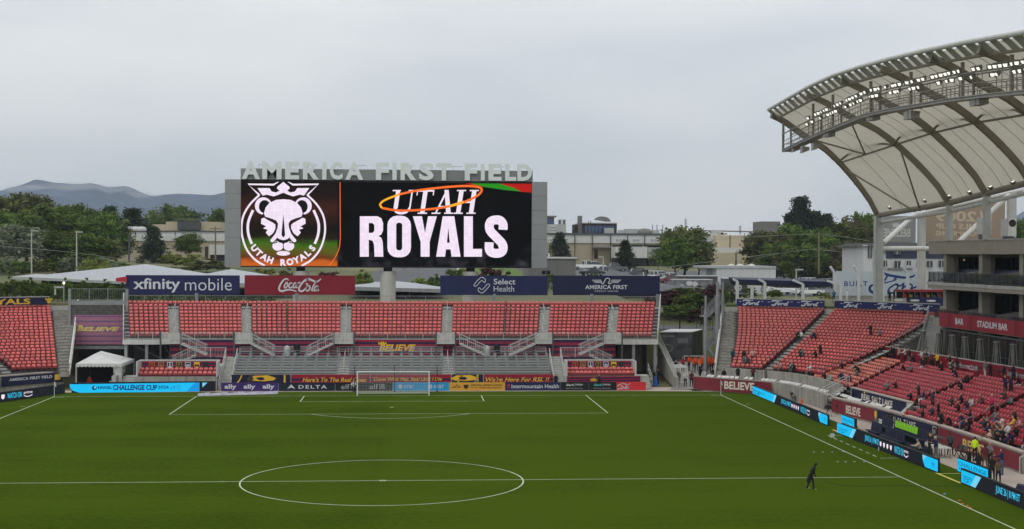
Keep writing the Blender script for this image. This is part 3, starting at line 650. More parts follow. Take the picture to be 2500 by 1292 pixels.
F1 = [(474, 333), (530, 338), (556, 350), (584, 366), (610, 398), (622, 442), (612, 466), (566, 480), (528, 496), (514, 520), (518, 552), (534, 596), (574, 646), (566, 668), (540, 652), (520, 624), (500, 646), (474, 652)]
a = Art().poly(F1 + [(948 - x, y) for x, y in reversed(F1[:-1])][:-1]); put(a, 'crest_face', G_white, .022)
Ck = [(306, 482), (328, 474), (352, 490), (398, 514), (414, 528), (414, 556), (398, 590), (380, 606), (364, 616), (340, 588), (354, 566), (320, 556), (342, 540), (304, 520)]
put(Art().poly(Ck), 'crest_cheek', G_white, .022); put(Art().poly(mir(Ck)), 'crest_cheek', G_white, .022)
a = Art(); a.disc(432, 690, 42, 36); a.disc(516, 690, 42, 36); a.disc(474, 746, 52, 18); put(a, 'crest_muzzle', G_white, .022)
a = Art(); a.poly([(474, 444), (488, 606), (474, 626), (460, 606)]); a.poly([(428, 630), (450, 640), (474, 646), (498, 640), (520, 630), (512, 660), (474, 672), (436, 660)]); a.stroke([(474, 660), (474, 728)], 6, smooth=False)
a.stroke([(376, 662), (402, 668), (430, 660)], 7); a.stroke([(572, 662), (546, 668), (518, 660)], 7); put(a, 'crest_shade', G_black, .028)
a = Art().arc_text('UTAH ROYALS', 474, -540, 302, R(217), R(323), 52, .05); a.v = [(x, -y) for x, y in a.v]; put(a, 'crest_lettering', G_line, .028)
sh = lambda x, y: (x + (445 - y) * .15, y)
a = Art()
def st(x0, x1, xb0, xb1, y0=262, y1=445): a.poly([(x0, y0), (x1, y0), (xb1, y1), (xb0, y1)])
st(1308, 1340, 1308, 1340, 262, 404); st(1426, 1438, 1426, 1438, 262, 404); a.stroke([(1322, 396), (1332, 428), (1370, 440), (1412, 430), (1432, 398)], 18)
for x in (1282, 1404): a.rect(x, 272, x + 62, 262)
a.rect(1468, 276, 1600, 262); a.rect(1468, 304, 1476, 262); a.rect(1592, 304, 1600, 262); st(1516, 1550, 1516, 1550); a.rect(1498, 445, 1570, 435)
a.poly([(1690, 262), (1706, 262), (1640, 445), (1626, 445)]); a.poly([(1676, 262), (1708, 262), (1752, 445), (1716, 445)]); a.rect(1648, 394, 1730, 384)
for x in (1604, 1700): a.rect(x, 445, x + 68, 435)
for x in (1790, 1888): st(x, x + 34, x, x + 34); a.rect(x - 18, 272, x + 52, 262); a.rect(x - 18, 445, x + 52, 435)
a.rect(1820, 362, 1892, 350); a.map(sh); put(a, 'lettering', G_line, .012)
rr = lambda x0, y0, x1, y1, r: [(x, y) for cx, cy, a in ((x1 - r, y0 + r, -90), (x1 - r, y1 - r, 0), (x0 + r, y1 - r, 90), (x0 + r, y0 + r, 180)) for x, y in [(cx + r * math.cos(R(a + k * 22.5)), cy + r * math.sin(R(a + k * 22.5))) for k in range(5)]]
put(Art().poly([(1058, 463), (1190, 463), (1222, 478), (1235, 515), (1235, 570), (1222, 602), (1200, 614), (1224, 630), (1233, 665), (1237, 772), (1170, 772), (1166, 680), (1155, 650), (1126, 642), (1126, 772), (1058, 772)], [(1126, 515), (1155, 515), (1168, 530), (1168, 575), (1155, 590), (1126, 590)]), 'lettering', G_white, .012)
put(Art().poly(rr(1268, 459, 1448, 776, 72), rr(1335, 512, 1381, 723, 20)), 'lettering', G_white, .012); put(Art().poly([(1462, 463), (1532, 463), (1555, 590), (1578, 463), (1645, 463), (1590, 660), (1590, 772), (1522, 772), (1522, 660)]), 'lettering', G_white, .012)
put(Art().poly([(1690, 463), (1778, 463), (1826, 772), (1757, 772), (1750, 716), (1715, 716), (1708, 772), (1640, 772)], [(1722, 665), (1744, 665), (1733, 552)]), 'lettering', G_white, .012); put(Art().poly([(1852, 463), (1920, 463), (1920, 712), (1990, 712), (1990, 772), (1852, 772)]), 'lettering', G_white, .012)
put(Art().stroke([(2150, 566), (2150, 524), (2128, 496), (2098, 491), (2062, 500), (2046, 530), (2054, 575), (2100, 625), (2144, 674), (2150, 716), (2132, 740), (2098, 746), (2062, 738), (2045, 712), (2045, 662)], 68), 'lettering', G_white, .012)
P_ = [(1228, 400), (1213, 372), (1252, 338), (1360, 296), (1500, 266), (1700, 242), (1860, 232), (1960, 240), (1988, 262), (1962, 300), (1885, 342), (1780, 378), (1650, 402), (1500, 416), (1350, 419)]
put(Art().stroke(P_[:4] , 16), 'halo', G_yel, .02); put(Art().stroke(P_[3:] + [(1228, 400)], 17), 'halo', G_org, .02)
put(Art().stroke([(1740, 388), (1800, 368), (1850, 352)], 18), 'halo', G_yel, .024)
# letters standing on the header
LT = [('A', 160, 298), ('M', 315, 463), ('E', 490, 596), ('R', 625, 748), ('I', 772, 805), ('C', 830, 928), ('A', 948, 1085), ('F', 1180, 1280), ('I', 1306, 1340), ('R', 1368, 1488), ('S', 1508, 1622), ('T', 1638, 1760), ('F', 1857, 1952), ('I', 1980, 2010), ('E', 2038, 2138), ('L', 2165, 2250), ('D', 2258, 2370)]
for ch, x0, x1 in LT:
    t = x0 / 2400; vs_, fs_, bb = text2d(ch, .045); p0, p1 = crop(x0, 179 + 16 * t), crop(x1, 44 + 24 * t); b = MB(); n = len(vs_)
    q = [(lerp(p0[0], p1[0], (x - bb[0]) / (bb[2] - bb[0])), lerp(p0[1], p1[1], (y - bb[1]) / (bb[3] - bb[1]))) for x, y in vs_]
    b.add([(x, YS - .42, z) for x, z in q] + [(x, YS - .12, z) for x, z in q], list(fs_) + [tuple(i + n for i in f_) for f_ in fs_])
    ed = {}
    for f_ in fs_:
        for i, j in zip(f_, f_[1:] + f_[:1]): ed[(i, j)] = 1
    b.add(b.v[:], [(i, j, j + n, i + n) for (i, j) in ed if (j, i) not in ed]); b.build('letter', M_letter, sc)
for x in (-17, -11, -5, 1, 7, 13): b = MB(); b.bar((x, YS + .4, 25.2), (x, YS + .4, 25.75), .05); b.bar((x, YS + .4, 25.7), (x + 1.2, YS + .4, 25.7), .05); b.build('header_bracket', M_steel, sc)
M_pil = mat('cream steel pillar', (200, 199, 190), .5, var=.05, scale=.6, stain=.1)
for x in (-11.9, -1.08, 9.25):
    b = MB(); b.tube((x, 30.2, 7.5), (x, 30.2, 12.55), .98, 28, cap=True); b.build('pillar', M_pil, sc, smooth=False)
    b = MB(); b.tube((x, 30.2, 12.5), (x, 30.2, 13.1), .55, 12); b.build('pillar_neck', M_dark, sc)

# ---- banners on the back of the end stand
M_navy = mat('navy banner vinyl', (22, 30, 78), .55, var=.06, scale=.4); M_cred = mat('dark red banner vinyl', (134, 16, 38), .55, var=.06, scale=.4)
M_bw = mat('printed white', (214, 216, 220), .6, var=.03); M_navy2 = mat('deep navy vinyl', (18, 24, 62), .55, var=.06, scale=.4)
M_maroon = mat('maroon vinyl', (150, 32, 60), .6, var=.08, scale=.6); M_gold = mat('printed gold', (238, 190, 50), .6, var=.05); M_purp = mat('dark purple stripe', (52, 22, 66), .6, var=.08)
def banner(label, pl, x0, y0, x1, y1, m, cat='banner', group=None, t=.06, name='banner', posts=None):
    c = pl.pt((x0 + x1) / 2, y0); o = thing(name, label, cat, c, group); panel('sheet', o, pl, x0, y0, x1, y1, m, t)
    return o
plb = Plane((0, 25.55, 0), (1, 0, 0), (0, 0, 1)); fb = pxm(plb)
def art(par, a, m, pl, nm='lettering', off=.012): return a.build(nm, m, pl, off, par)
c3 = lambda x, y: fb(300 + x / 3.8, 640 + y / 3.8); c4 = lambda x, y: fb(850 + x / 3.8, 640 + y / 3.8)
x0, x1 = -32.41, -18.86
o = banner('long navy banner reading xfinity mobile above the end stand', plb, x0, 9.72, x1, 12.05, M_navy)
art(o, Art().text('xfinity', 98, 282, 532, 148, .018).map(c3), M_bw, plb); art(o, Art().text('mobile', 576, 264, 1010, 150, -.006).map(c3), M_bw, plb)
o = banner('dark red banner with white flowing script above the end stand', plb, -18.28, 9.72, -4.97, 12.08, M_cred)
def cola(a, g=1.0):
    W = 15 * g; thin = lambda t: .55 + .6 * math.sin(math.pi * t)
    a.stroke([(1536, 170), (1520, 155), (1490, 168), (1458, 215), (1450, 255), (1478, 270), (1530, 256), (1575, 262), (1612, 274)], W, taper=thin)
    a.stroke([(1515, 192), (1496, 225), (1506, 240), (1528, 218), (1524, 192)], W * .8, True); a.stroke([(1572, 196), (1552, 196), (1540, 228), (1556, 240), (1574, 226)], W * .8)
    a.stroke([(1608, 196), (1590, 196), (1578, 228), (1592, 238), (1612, 200)], W * .8, True); a.stroke([(1616, 192), (1606, 236), (1622, 232)], W * .8); a.stroke([(1626, 196), (1646, 188)], W * .8)
    a.stroke([(1728, 172), (1712, 156), (1676, 180), (1640, 228), (1636, 262), (1664, 270), (1700, 240), (1712, 205), (1696, 200)], W, taper=thin)
    a.stroke([(1690, 182), (1718, 155), (1760, 172), (1800, 182), (1838, 156)], W, taper=thin)
    a.stroke([(1716, 222), (1700, 252), (1714, 268), (1736, 244), (1730, 222)], W * .8, True); a.stroke([(1796, 176), (1768, 220), (1752, 262), (1772, 262)], W * .8)
    a.stroke([(1796, 222), (1778, 240), (1776, 266), (1796, 258), (1806, 230)], W * .8, True); a.stroke([(1812, 220), (1800, 264), (1820, 256)], W * .8); return a
art(o, cola(Art()).map(c3), M_bw, plb)
o = banner('navy banner with white interlocking link logo reading Select Health', plb, 5.38, 9.74, 18.56, 12.12, M_navy)
art(o, Art().text('Select', 1350, 208, 1552, 155, .012).map(c4), M_bw, plb); art(o, Art().text('Health', 1350, 274, 1540, 222, -.002).map(c4), M_bw, plb)
k1 = [(1170, 205), (1222, 150), (1245, 142), (1272, 160), (1272, 182), (1262, 190), (1236, 172), (1190, 222), (1170, 220)]
art(o, Art().stroke(k1, 6, True, 3).map(c4), M_bw, plb, 'logo'); art(o, Art().stroke([(1240 * 2 - x, 214 * 2 - y) for x, y in k1], 6, True, 3).map(c4), M_bw, plb, 'logo')
o = banner('navy banner with white wing logo reading America First', plb, 19.2, 9.76, 32.48, 12.17, M_navy2)
c5 = lambda x, y: fb(1320 + x * .224, 500 + y * .224)
art(o, Art().text('AMERICA FIRST', 486, 920, 946, 876, .022, 0, 1.05).map(c5), M_bw, plb); art(o, Art().text('CREDIT UNION', 590, 950, 842, 934, .01, 0, 1.4).map(c5), M_bw, plb)
a = Art()
for i in range(3): a.stroke([(560 + i * 14, 822 + i * 13), (655, 822 + i * 13), (668, 852)], 7, smooth=False); a.stroke([(876 - i * 14, 822 + i * 13), (776, 822 + i * 13), (770, 852)], 7, smooth=False)
a.stroke([(660, 850), (680, 862), (712, 806), (745, 806), (752, 830), (738, 852), (756, 862), (776, 846)], 9); art(o, a.map(c5), M_bw, plb, 'logo')

# ---- striped cloth on the terrace front
def striped(label, x0, x1, z0, z1, y, n=7, group=None, m1=None, m2=None):
    p = Plane((0, y, 0), (1, 0, 0), (0, 0, 1)); o = banner(label, p, x0, z0, x1, z1, m1 or M_maroon, group=group, t=.03)
    for k in range(1, n, 2): b = MB(); b.box(x0 + .01, x1 - .01, y - .006, y + .01, lerp(z0, z1, k / n), lerp(z0, z1, (k + 1) / n)); b.build('stripe', m2 or M_purp, o)
    return o, p
GS = 'striped cloths on the terrace front'
for i, (x0, x1, lb) in enumerate(((-25.2, -16.3, 'maroon and purple striped cloth behind the leftmost zigzag stair'), (-16.2, -6.3, 'maroon and purple striped cloth left of the gold BELIEVE lettering'), (6.5, 16.4, 'maroon and purple striped cloth right of the gold BELIEVE lettering'), (16.5, 25.3, 'maroon and purple striped cloth behind the rightmost zigzag stair'))):
    striped(lb, x0, x1, 2.45 if abs(x0) > 16.3 or x1 > 17 else 3.2, 4.97, 14.1, 8, GS)
o, p = striped('striped cloth with gold BELIEVE and a crown behind the goal', -6.2, 6.4, 3.2, 4.97, 14.1, 7, GS); fp = pxm(p)
c4b = lambda x, y: fp(850 + x / 3.8, 640 + y / 3.8)
crown = lambda a, x, y, w, h: a.poly([(x, y), (x + w, y), (x + w * 1.08, y - h * .75), (x + w * .78, y - h * .4), (x + w * .66, y - h * .95), (x + w * .5, y - h * .45), (x + w * .36, y - h), (x + w * .24, y - h * .4), (x - w * .08, y - h * .75)])
a = Art().text('BELIEVE', 285, 826, 625, 764, .035, .25); crown(a, 282, 765, 72, 34); art(o, a.map(c4b), M_gold, p)
b = MB(); b.box(-2.2, 0.4, 14.14, 14.19, 3.35, 4.35)
# crest cloths above the two seat boxes
GC = 'crest banners above the seat boxes'
CRN = 'left,right'.split(',')
for s in (0, 1):
    xa, xb = (-27.35, -19.25) if s == 0 else (19.1, 26.35)
    o, p = striped('striped banner with seven small club crests, %s of the goal' % CRN[s], xa, xb, 2.0, 2.93, 8.9, 5, GC)
    cw = (xb - xa) / 8.4
    for i in range(7):
        cx = xa + cw * (i + 1.1); sh_ = [(cx - .3, 2.86), (cx + .3, 2.86), (cx + .31, 2.45), (cx + .2, 2.2), (cx, 2.06), (cx - .2, 2.2), (cx - .31, 2.45)]
        c1, c2 = [((220, 110, 40), (120, 30, 30)), ((190, 150, 90), (120, 36, 48)), ((225, 225, 228), (40, 30, 60)), ((190, 160, 90), (30, 28, 30)), ((215, 215, 220), (40, 40, 90)), ((236, 196, 50), (40, 36, 40)), ((70, 66, 66), (30, 28, 32))][i]
        inn = [(cx + (x - cx) * .8, 2.47 + (y - 2.47) * .82) for x, y in sh_]
        cr_ = Art().poly(sh_).build('crest', mat('crest edge %d' % i, c1, .6, var=.05), p, .016, o); Art().poly(inn).build('crest_field', mat('crest field %d' % i, c2, .6, var=.05), p, .022, cr_)
        a = Art()
        if i == 1: a.text('26', cx - .17, 2.3, cx + .17, 2.64, .02)
        elif i == 2: a.disc(cx, 2.3, .16); a.rect(cx - .05, 2.45, cx + .05, 2.75)
        elif i == 4: crown(a, cx - .2, -2.42, .4, .25); a.v = [(x, -y) for x, y in a.v]; a.rect(cx - .2, 2.25, cx + .2, 2.36)
        elif i == 5: a.disc(cx, 2.28, .13); a.rect(cx - .24, 2.58, cx + .24, 2.8)
        else: a.rect(cx - .03, 2.25, cx + .03, 2.75); a.rect(cx - .16, 2.6, cx + .16, 2.66); a.stroke([(cx - .14, 2.3), (cx, 2.45), (cx + .14, 2.3)], .05, smooth=False)
        a.build('crest_mark', mat('crest edge %d' % i, c1), p, .028, cr_)
o, p = striped('striped cloth with gold crown on the wall under the right seat box', 18.9, 27.0, .75, 1.44, 6.55, 5, None)
a = Art(); crown(a, 0, 0, .7, .42); a.v = [(21.5 + x, .9 - y) for x, y in a.v]; art(o, a, M_gold, p)
# hand-painted cloths on the low wall behind the boards
pw_ = Plane((0, 7.06, 0), (1, 0, 0), (0, 0, 1)); fw_ = pxm(pw_)
def script_line(a, words, x0, x1, z0, z1): return a.text(words, x0, z0, x1, z1, .02, .3)
for lb, x0, x1, words, xt0, xt1 in (('crimson cloth with gold hand lettering left of the goal frame', -11.1, -2.6, "Here's To The Real Ones", -9.9, -3.0), ('crimson cloth with gold hand lettering seen through the goal net', -2.5, 6.2, 'Come What May, Real Until I Die', -2.2, 5.2), ('crimson cloth reading We Have For RSL in gold, right of goal', 9.8, 17.4, "We're Here For RSL !!", 10.0, 17.0)):
    o = banner(lb, pw_, x0, .62, x1, 1.62, mat('crimson cloth', (150, 28, 50), .8, var=.15, scale=.7), group='painted cloths on the low wall', t=.03); b = MB(); b.box(x0 + .02, x1 - .02, 7.052, 7.07, .95, 1.18); b.build('stripe', M_purp, o)
    art(o, Art().text(words, xt0, .82, xt1, 1.3, .015, .3), M_gold, pw_)
for lb, x0, x1, xe in (('navy cloth with yellow lion eye left of goal', -17.5, -11.2, -14.2), ('navy cloth with yellow lion eye right of goal', 6.3, 9.7, 7.7)):
    o = banner(lb, pw_, x0, .62, x1, 1.62, mat('navy cloth', (26, 28, 58), .8, var=.12), group='lion eye cloths on the low wall', t=.03)
    ey = [(xe - 1.6, 1.15), (xe - .9, 1.5), (xe + .6, 1.55), (xe + 1.5, 1.25), (xe + 1.2, 1.0), (xe + .2, .9), (xe - 1.1, .95)]
    Art().poly(ey).build('painted_eye', M_gold, pw_, .012, o); Art().poly([(xe - .7, 1.28), (xe, 1.36), (xe + .3, 1.15), (xe, 1.0), (xe - .4, 1.05)]).build('pupil', M_navy2, pw_, .018, o)
    a = Art(); a.stroke([(x0 + .6, .7), (x0 + .9, 1.1), (x0 + 1.1, 1.55)], .14); a.rect(x1 - .7, .66, x1 - .5, 1.58); a.build('painted_stroke', M_gold, pw_, .012, o)

# ---- boards behind the goal line
def vplane(a, c): a, c = Vector(a), Vector(c); return Plane((a.x, a.y, 0), (c.x - a.x, c.y - a.y, 0), (0, 0, 1)), (Vector((c.x, c.y)) - Vector((a.x, a.y))).length
def board(label, a, c, h, m, led=False, depth=.5, group=None, z0=.02):
    pl, w = vplane(a, c); o = thing('led_board' if led else 'advertising_board', label, 'board', pl.pt(w / 2, 0), group)
    MB().prism([(0, z0), (w, z0), (w, h), (0, h)], pl, -(.22 if led else .07), 0).build('casing' if led else 'panel', m, o)
    b = MB()
    for t in (.12, .88): q = pl.pt(w * t, 0); b.bar(pl.pt(w * t, z0 + .02, -.1), pl.pt(w * t, z0 + .02, -depth), .06); b.bar(pl.pt(w * t, z0 + .02, -depth), pl.pt(w * t, h * .8, -.1), .05)
    b.build('stand', M_drail, o); return o, pl, w
GB = 'printed boards behind the goal line'
def pb(x0, x1, lb, m, y=5.15, h=.92): return board(lb, (x0, y), (x1, y), h, m, group=GB)
ux = lambda u, y=5.15: atY(u, 945, y).x
T = lambda o, pl, t, x0, x1, z0, z1, m, bold=.01, shear=0, nm='lettering', sp=1.0: art(o, Art().text(t, x0, z0, x1, z1, bold, shear, sp), m, pl, nm)
M_ally = mat('violet board', (62, 34, 110), .5, var=.05); M_blk = mat('black board', (20, 22, 26), .5, var=.1); M_dlt = mat('ink blue board', (20, 30, 50), .5, var=.06)
M_att = mat('sky blue board', (34, 158, 214), .5, var=.04); M_cu = mat('amber board', (222, 166, 56), .5, var=.05); M_im = mat('blue navy board', (26, 36, 84), .5, var=.05); M_coke = mat('bright red board', (222, 52, 58), .5, var=.05); M_teal = mat('teal print', (96, 206, 214), .5, var=0)
o, pl, w = pb(ux(540), ux(679.5), 'violet board printed ally three times', M_ally)
for i in range(3): T(o, pl, 'ally', .35 + i * w / 3, 1.6 + i * w / 3, .14, .76, M_bw, .03)
o, pl, w = pb(ux(680.5), ux(818), 'ink blue board printed DELTA with a triangle mark', M_dlt)
T(o, pl, 'DELTA', 2.1, 5.1, .28, .66, M_bw, .02, sp=1.3); Art().poly([(.9, .26), (1.32, .74), (1.76, .26), (1.32, .4)]).build('logo', M_bw, pl, .012, o)
o, pl, w = pb(ux(819), ux(872), 'black board printed elf left of the goal net', M_blk); T(o, pl, 'elf', .62, 1.5, .22, .74, M_bw, -.012); [T(o, pl, t, 1.65, 2.15, z, z + .13, M_bw, .02) for t, z in (('EYES.', .6), ('LIPS.', .42), ('FACE', .24))]
o, pl, w = pb(ux(873), ux(958), 'grey-black board printed elf seen through the goal net', M_blk); T(o, pl, 'elf', 1.3, 2.2, .22, .74, M_bw, -.012); [T(o, pl, t, 2.35, 2.95, z, z + .13, M_bw, .02) for t, z in (('EYES.', .6), ('LIPS.', .42), ('FACE', .24))]
o, pl, w = pb(ux(959), ux(1096), 'sky blue board printed AT&T twice behind the goal', M_att)
for x in (.55, 3.75):
    T(o, pl, 'AT&T', x + .62, x + 1.75, .3, .66, M_bw, .012); g = Art().disc(x + .25, .48, .24).build('logo', M_bw, pl, .012, o)
    a = Art()
    for k in range(4): a.stroke([(x + .05, .38 + .08 * k), (x + .25, .36 + .085 * k), (x + .45, .4 + .07 * k)], .022)
    a.build('logo_bands', M_att, pl, .018, g)
o, pl, w = pb(ux(1097), ux(1232.5), 'amber board printed OFFICIAL CREDIT UNION', M_cu); ik = mat('brown print', (70, 44, 24), .6, var=0)
T(o, pl, 'OFFICIAL CREDIT UNION', 2.3, 5.7, .52, .7, ik, .02); T(o, pl, 'OF THE', 2.3, 3.0, .3, .4, ik, .01); T(o, pl, 'UTAH ROYALS FC', 3.2, 5.65, .24, .42, ik, .02); T(o, pl, 'AMERICA FIRST', .25, 1.3, .32, .44, ik, .02)
a = Art(); a.poly([(1.55, .66), (2.05, .66), (2.05, .36), (1.8, .18), (1.55, .36)]); a.stroke([(.5, .52), (.72, .52), (.8, .66), (.92, .52), (1.15, .52)], .05); a.build('logo', ik, pl, .012, o)
o, pl, w = pb(ux(1233.5), ux(1369), 'navy board printed Intermountain Health', M_im)
T(o, pl, 'Intermountain Health', .68, 5.85, .26, .7, M_bw, .012); a = Art(); a.stroke([(.2, .25), (.3, .5), (.25, .72)], .06); a.stroke([(.5, .25), (.42, .5), (.5, .72)], .06); a.disc(.36, .6, .07); a.build('logo', M_coke, pl, .012, o)
for i in (0, 1):
    o, pl, w = pb(ux(1369.5 + i * 68), ux(1437 + i * 68), 'black board printed Shark NINJA, %s of two' % ('left' if i == 0 else 'right'), M_blk)
    T(o, pl, 'Shark', .55, 1.45, .5, .74, M_teal if i else M_bw, .03, .25); T(o, pl, 'NINJA', 1.62, 2.4, .5, .74, M_bw, .02); T(o, pl, 'Built for life, made for you.', .55, 2.4, .18, .3, M_bw, 0); Art().rect(1.52, .46, 1.55, .8).build('logo', M_bw, pl, .012, o)
o, pl, w = pb(ux(1506), ux(1577), 'bright red board with white script by the ramp', M_coke); a = cola(Art()); a.v = [(x, y) for x, y in a.v]
a.map(lambda x, y: ((x - 1640) / 200 * 1.45 + .05, .14 + (275 - y) / 120 * .64)); 
keep = [i for i, q in enumerate(a.v) if q[0] > .02]; ks = set(keep); a.f = [q for q in a.f if all(i in ks for i in q)]; art(o, a, M_bw, pl)
# LED boards
G_cyan = glow('led cyan', (24, 190, 244), 1.0); G_cyan2 = glow('led cyan pale', (120, 214, 246), .95); G_led = glow('led standby', (26, 30, 36), 1.0); G_ink = glow('led ink', (10, 52, 98), .9); M_case = mat('black casing', (16, 17, 20), .5, var=.05); G_txt = glow('led text cyan', (60, 200, 240), 1.0)
def lit(par, pl, pts, m, nm='lit_area', off=.012): return Art().poly(pts).build(nm, m, pl, off, par)
o, pl, w = board('long cyan LED board reading NWSL CHALLENGE CUP 2026 in the corner', (-33.7, 3.95), (-18.95, 5.25), 1.08, M_case, True)
lit(o, pl, [(0, .08), (w, .08), (w, 1.04), (0, 1.04)], G_led, 'led_face', .006); fl = pxm(pl); cc = lambda x, y: fl(x * .24, 900 + y * .24)
lit(o, pl, [cc(*q) for q in ((708, 160), (2028, 142), (2028, 232), (820, 250), (740, 225), (712, 195))], G_cyan)
lit(o, pl, [cc(*q) for q in ((2058, 143), (2110, 143), (2060, 192))], G_cyan2); lit(o, pl, [cc(*q) for q in ((1985, 143), (2025, 143), (2025, 230), (1900, 232))], glow('led blue', (20, 150, 226), .95), off=.018)
a = Art().text('NWSL', 996, 210, 1140, 178, .03); art(o, a.map(cc), G_ink, pl, off=.02); art(o, Art().text('CHALLENGE CUP', 1150, 220, 1598, 166, .035).map(cc), G_ink, pl, off=.02); art(o, Art().text('2026', 1606, 204, 1716, 172, .02).map(cc), G_ink, pl, off=.02)
art(o, Art().text('elf', 1730, 214, 1786, 172, -.01).map(cc), glow('led teal', (20, 120, 180), .95), pl, off=.02); [art(o, Art().text(t, 1796, y, 1836, y - 12, .01).map(cc), glow('led teal', (20, 120, 180)), pl, off=.02) for t, y in (('EYES.', 180), ('LIPS.', 196), ('FACE', 212))]
art(o, Art().disc(960, 197, 24, 22).map(cc), G_ink, pl, 'logo', .02); art(o, Art().disc(966, 192, 10, 12).map(cc), G_cyan2, pl, 'logo', .026)
p0 = atZ(0, 983, 0); d_ = (Vector((-34.3, 3.6, 0)) - p0).normalized(); pa = p0 - d_ * 14
o, pl, w = board('dark LED board along the left touchline reading WATCH ON', (pa.x, pa.y), (-34.3, 3.6), 1.0, M_case, True); lit(o, pl, [(0, .06), (w, .06), (w, .96), (0, .96)], G_led, 'led_face', .006); fl = pxm(pl)
art(o, Art().text('WATCH ON', 72, 292, 222, 216, .02).map(cc), G_txt, pl, off=.02) if 0 else None
s0, s1, s2, s3 = [fl(u, 955)[0] for u in (18, 53, 58, 79)]
T(o, pl, 'WATCH ON', s0, s1, .26, .8, G_txt, .01); T(o, pl, 'prime', s2, s3, .45, .78, G_line, .01); a = Art().stroke([(s2, .36), ((s2 + s3) / 2, .22), (s3, .36)], .07); art(o, a, G_line, pl, 'logo', .02)
[lit(o, pl, [(s0 - .9 - k, .74), (s0 - .4 - k, .74), (s0 - .4 - k, .42), (s0 - .65 - k, .24), (s0 - .9 - k, .42)], G_line, 'logo') for k in (0, 1, 2)]
def led_right(label, y0, y1, x0, x1, cyan0, cyan1, date, logos, watch, prime, ends=True):
    o, pl, w = board(label, (x0, y0), (x1, y1), .98, M_case, True); lit(o, pl, [(.08, .07), (w - .08, .07), (w - .08, .93), (.08, .93)], G_led, 'led_face', .006); f = pxm(pl); S = lambda u, v: f(u, v)[0]
    if cyan0: a_, b_ = S(*cyan0[0]), S(*cyan0[1]); lit(o, pl, [(a_, .1), (b_ - .9, .1), (b_, .9), (a_, .9)], G_cyan); lit(o, pl, [(b_ - 1.7, .1), (b_ - .9, .1), (b_, .9), (b_ - .8, .9)], G_cyan2, off=.018); T(o, pl, 'CHALLENGE', a_ + .25, lerp(a_, b_, .55), .4, .62, G_ink, .02); T(o, pl, 'CUP', a_ + .35, lerp(a_, b_, .4), .18, .36, G_ink, .02)
    if cyan1: a_, b_ = S(*cyan1[0]), S(*cyan1[1]); lit(o, pl, [(a_ + .5, .1), (b_, .1), (b_, .9), (a_, .9), (a_ + .1, .45)], G_cyan); lit(o, pl, [(a_, .9), (a_ + .1, .5), (a_ + .8, .9)], G_cyan2, off=.018); T(o, pl, 'N', lerp(a_, b_, .62), lerp(a_, b_, .76), .3, .65, G_ink, .02)
    if date: T(o, pl, 'JUNE 26 | 8 PM ET', S(*date[0]), S(*date[1]), .22, .78, G_txt, .015)
    if logos:
        a_, b_ = S(*logos[0]), S(*logos[1])
        for i in range(4): x = lerp(a_, b_, i / 4); k_ = (b_ - a_) / 8; Art().poly([(x, .68), (x + k_, .7), (x + k_, .45), (x + k_ / 2, .3), (x, .45)]).build('logo', G_line, pl, .014, o)
        T(o, pl, 'R', a_ + .03, a_ + (b_ - a_) / 5 - .04, .42, .68, G_ink, .02)
    if watch: T(o, pl, 'WATCH ON', S(*watch[0]), S(*watch[1]), .24, .78, G_txt, .015)
    if prime: a_, b_ = S(*prime[0]), S(*prime[1]); T(o, pl, 'prime', a_, b_, .5, .78, G_line, .012); art(o, Art().stroke([(a_, .42), ((a_ + b_) / 2, .26), (b_, .42)], .07), G_line, pl, 'logo', .014)
    return o, pl
Q = lambda x, y: (1750 + x * .3653, 820 + y * .3653)
led_right('far LED board of the right touchline starting at the corner flag', .95, -26.9, 38.05, 37.85, (Q(225, 400), Q(400, 430)), (Q(680, 560), Q(740, 585)), (Q(430, 465), Q(497, 490)), (Q(500, 500), Q(556, 520)), (Q(560, 515), Q(598, 525)), (Q(602, 530), Q(622, 535)))
led_right('middle LED board of the right touchline in front of the dugout seats', -33.0, -53.2, 37.2, 37.6, (Q(805, 620), Q(932, 660)), (Q(1375, 860), Q(1478, 880)), (Q(990, 705), Q(1084, 730)), (Q(1090, 730), Q(1182, 760)), (Q(1187, 760), Q(1247, 785)), (Q(1251, 790), Q(1280, 800)))
led_right('near LED board of the right touchline running out of the picture', -57.5, -84, 37.55, 37.5, (Q(1635, 965), Q(1768, 1000)), None, (Q(1865, 1060), Q(2027, 1110)), None, None, None)
for lb, q0, q1 in (('short cyan LED board behind the far end of the dugout seats', (2054, 1046), (2086, 1056)), ('short cyan LED board behind the two people in black coats', (2337, 1168), (2413, 1200))):
    a_, b_ = atX(*q0, 39.2), atX(*q1, 39.2); o, pl, w = board(lb, (39.2, a_.y), (39.2, b_.y), 1.0, M_case, True); lit(o, pl, [(.06, .08), (w - .06, .08), (w - .06, .94), (.06, .94)], G_cyan, 'led_face'); T(o, pl, 'CHALLENGE', .2, w - .3, .5, .78, G_ink, .02); T(o, pl, 'CUP 26', .3, w * .6, .2, .42, G_ink, .02)

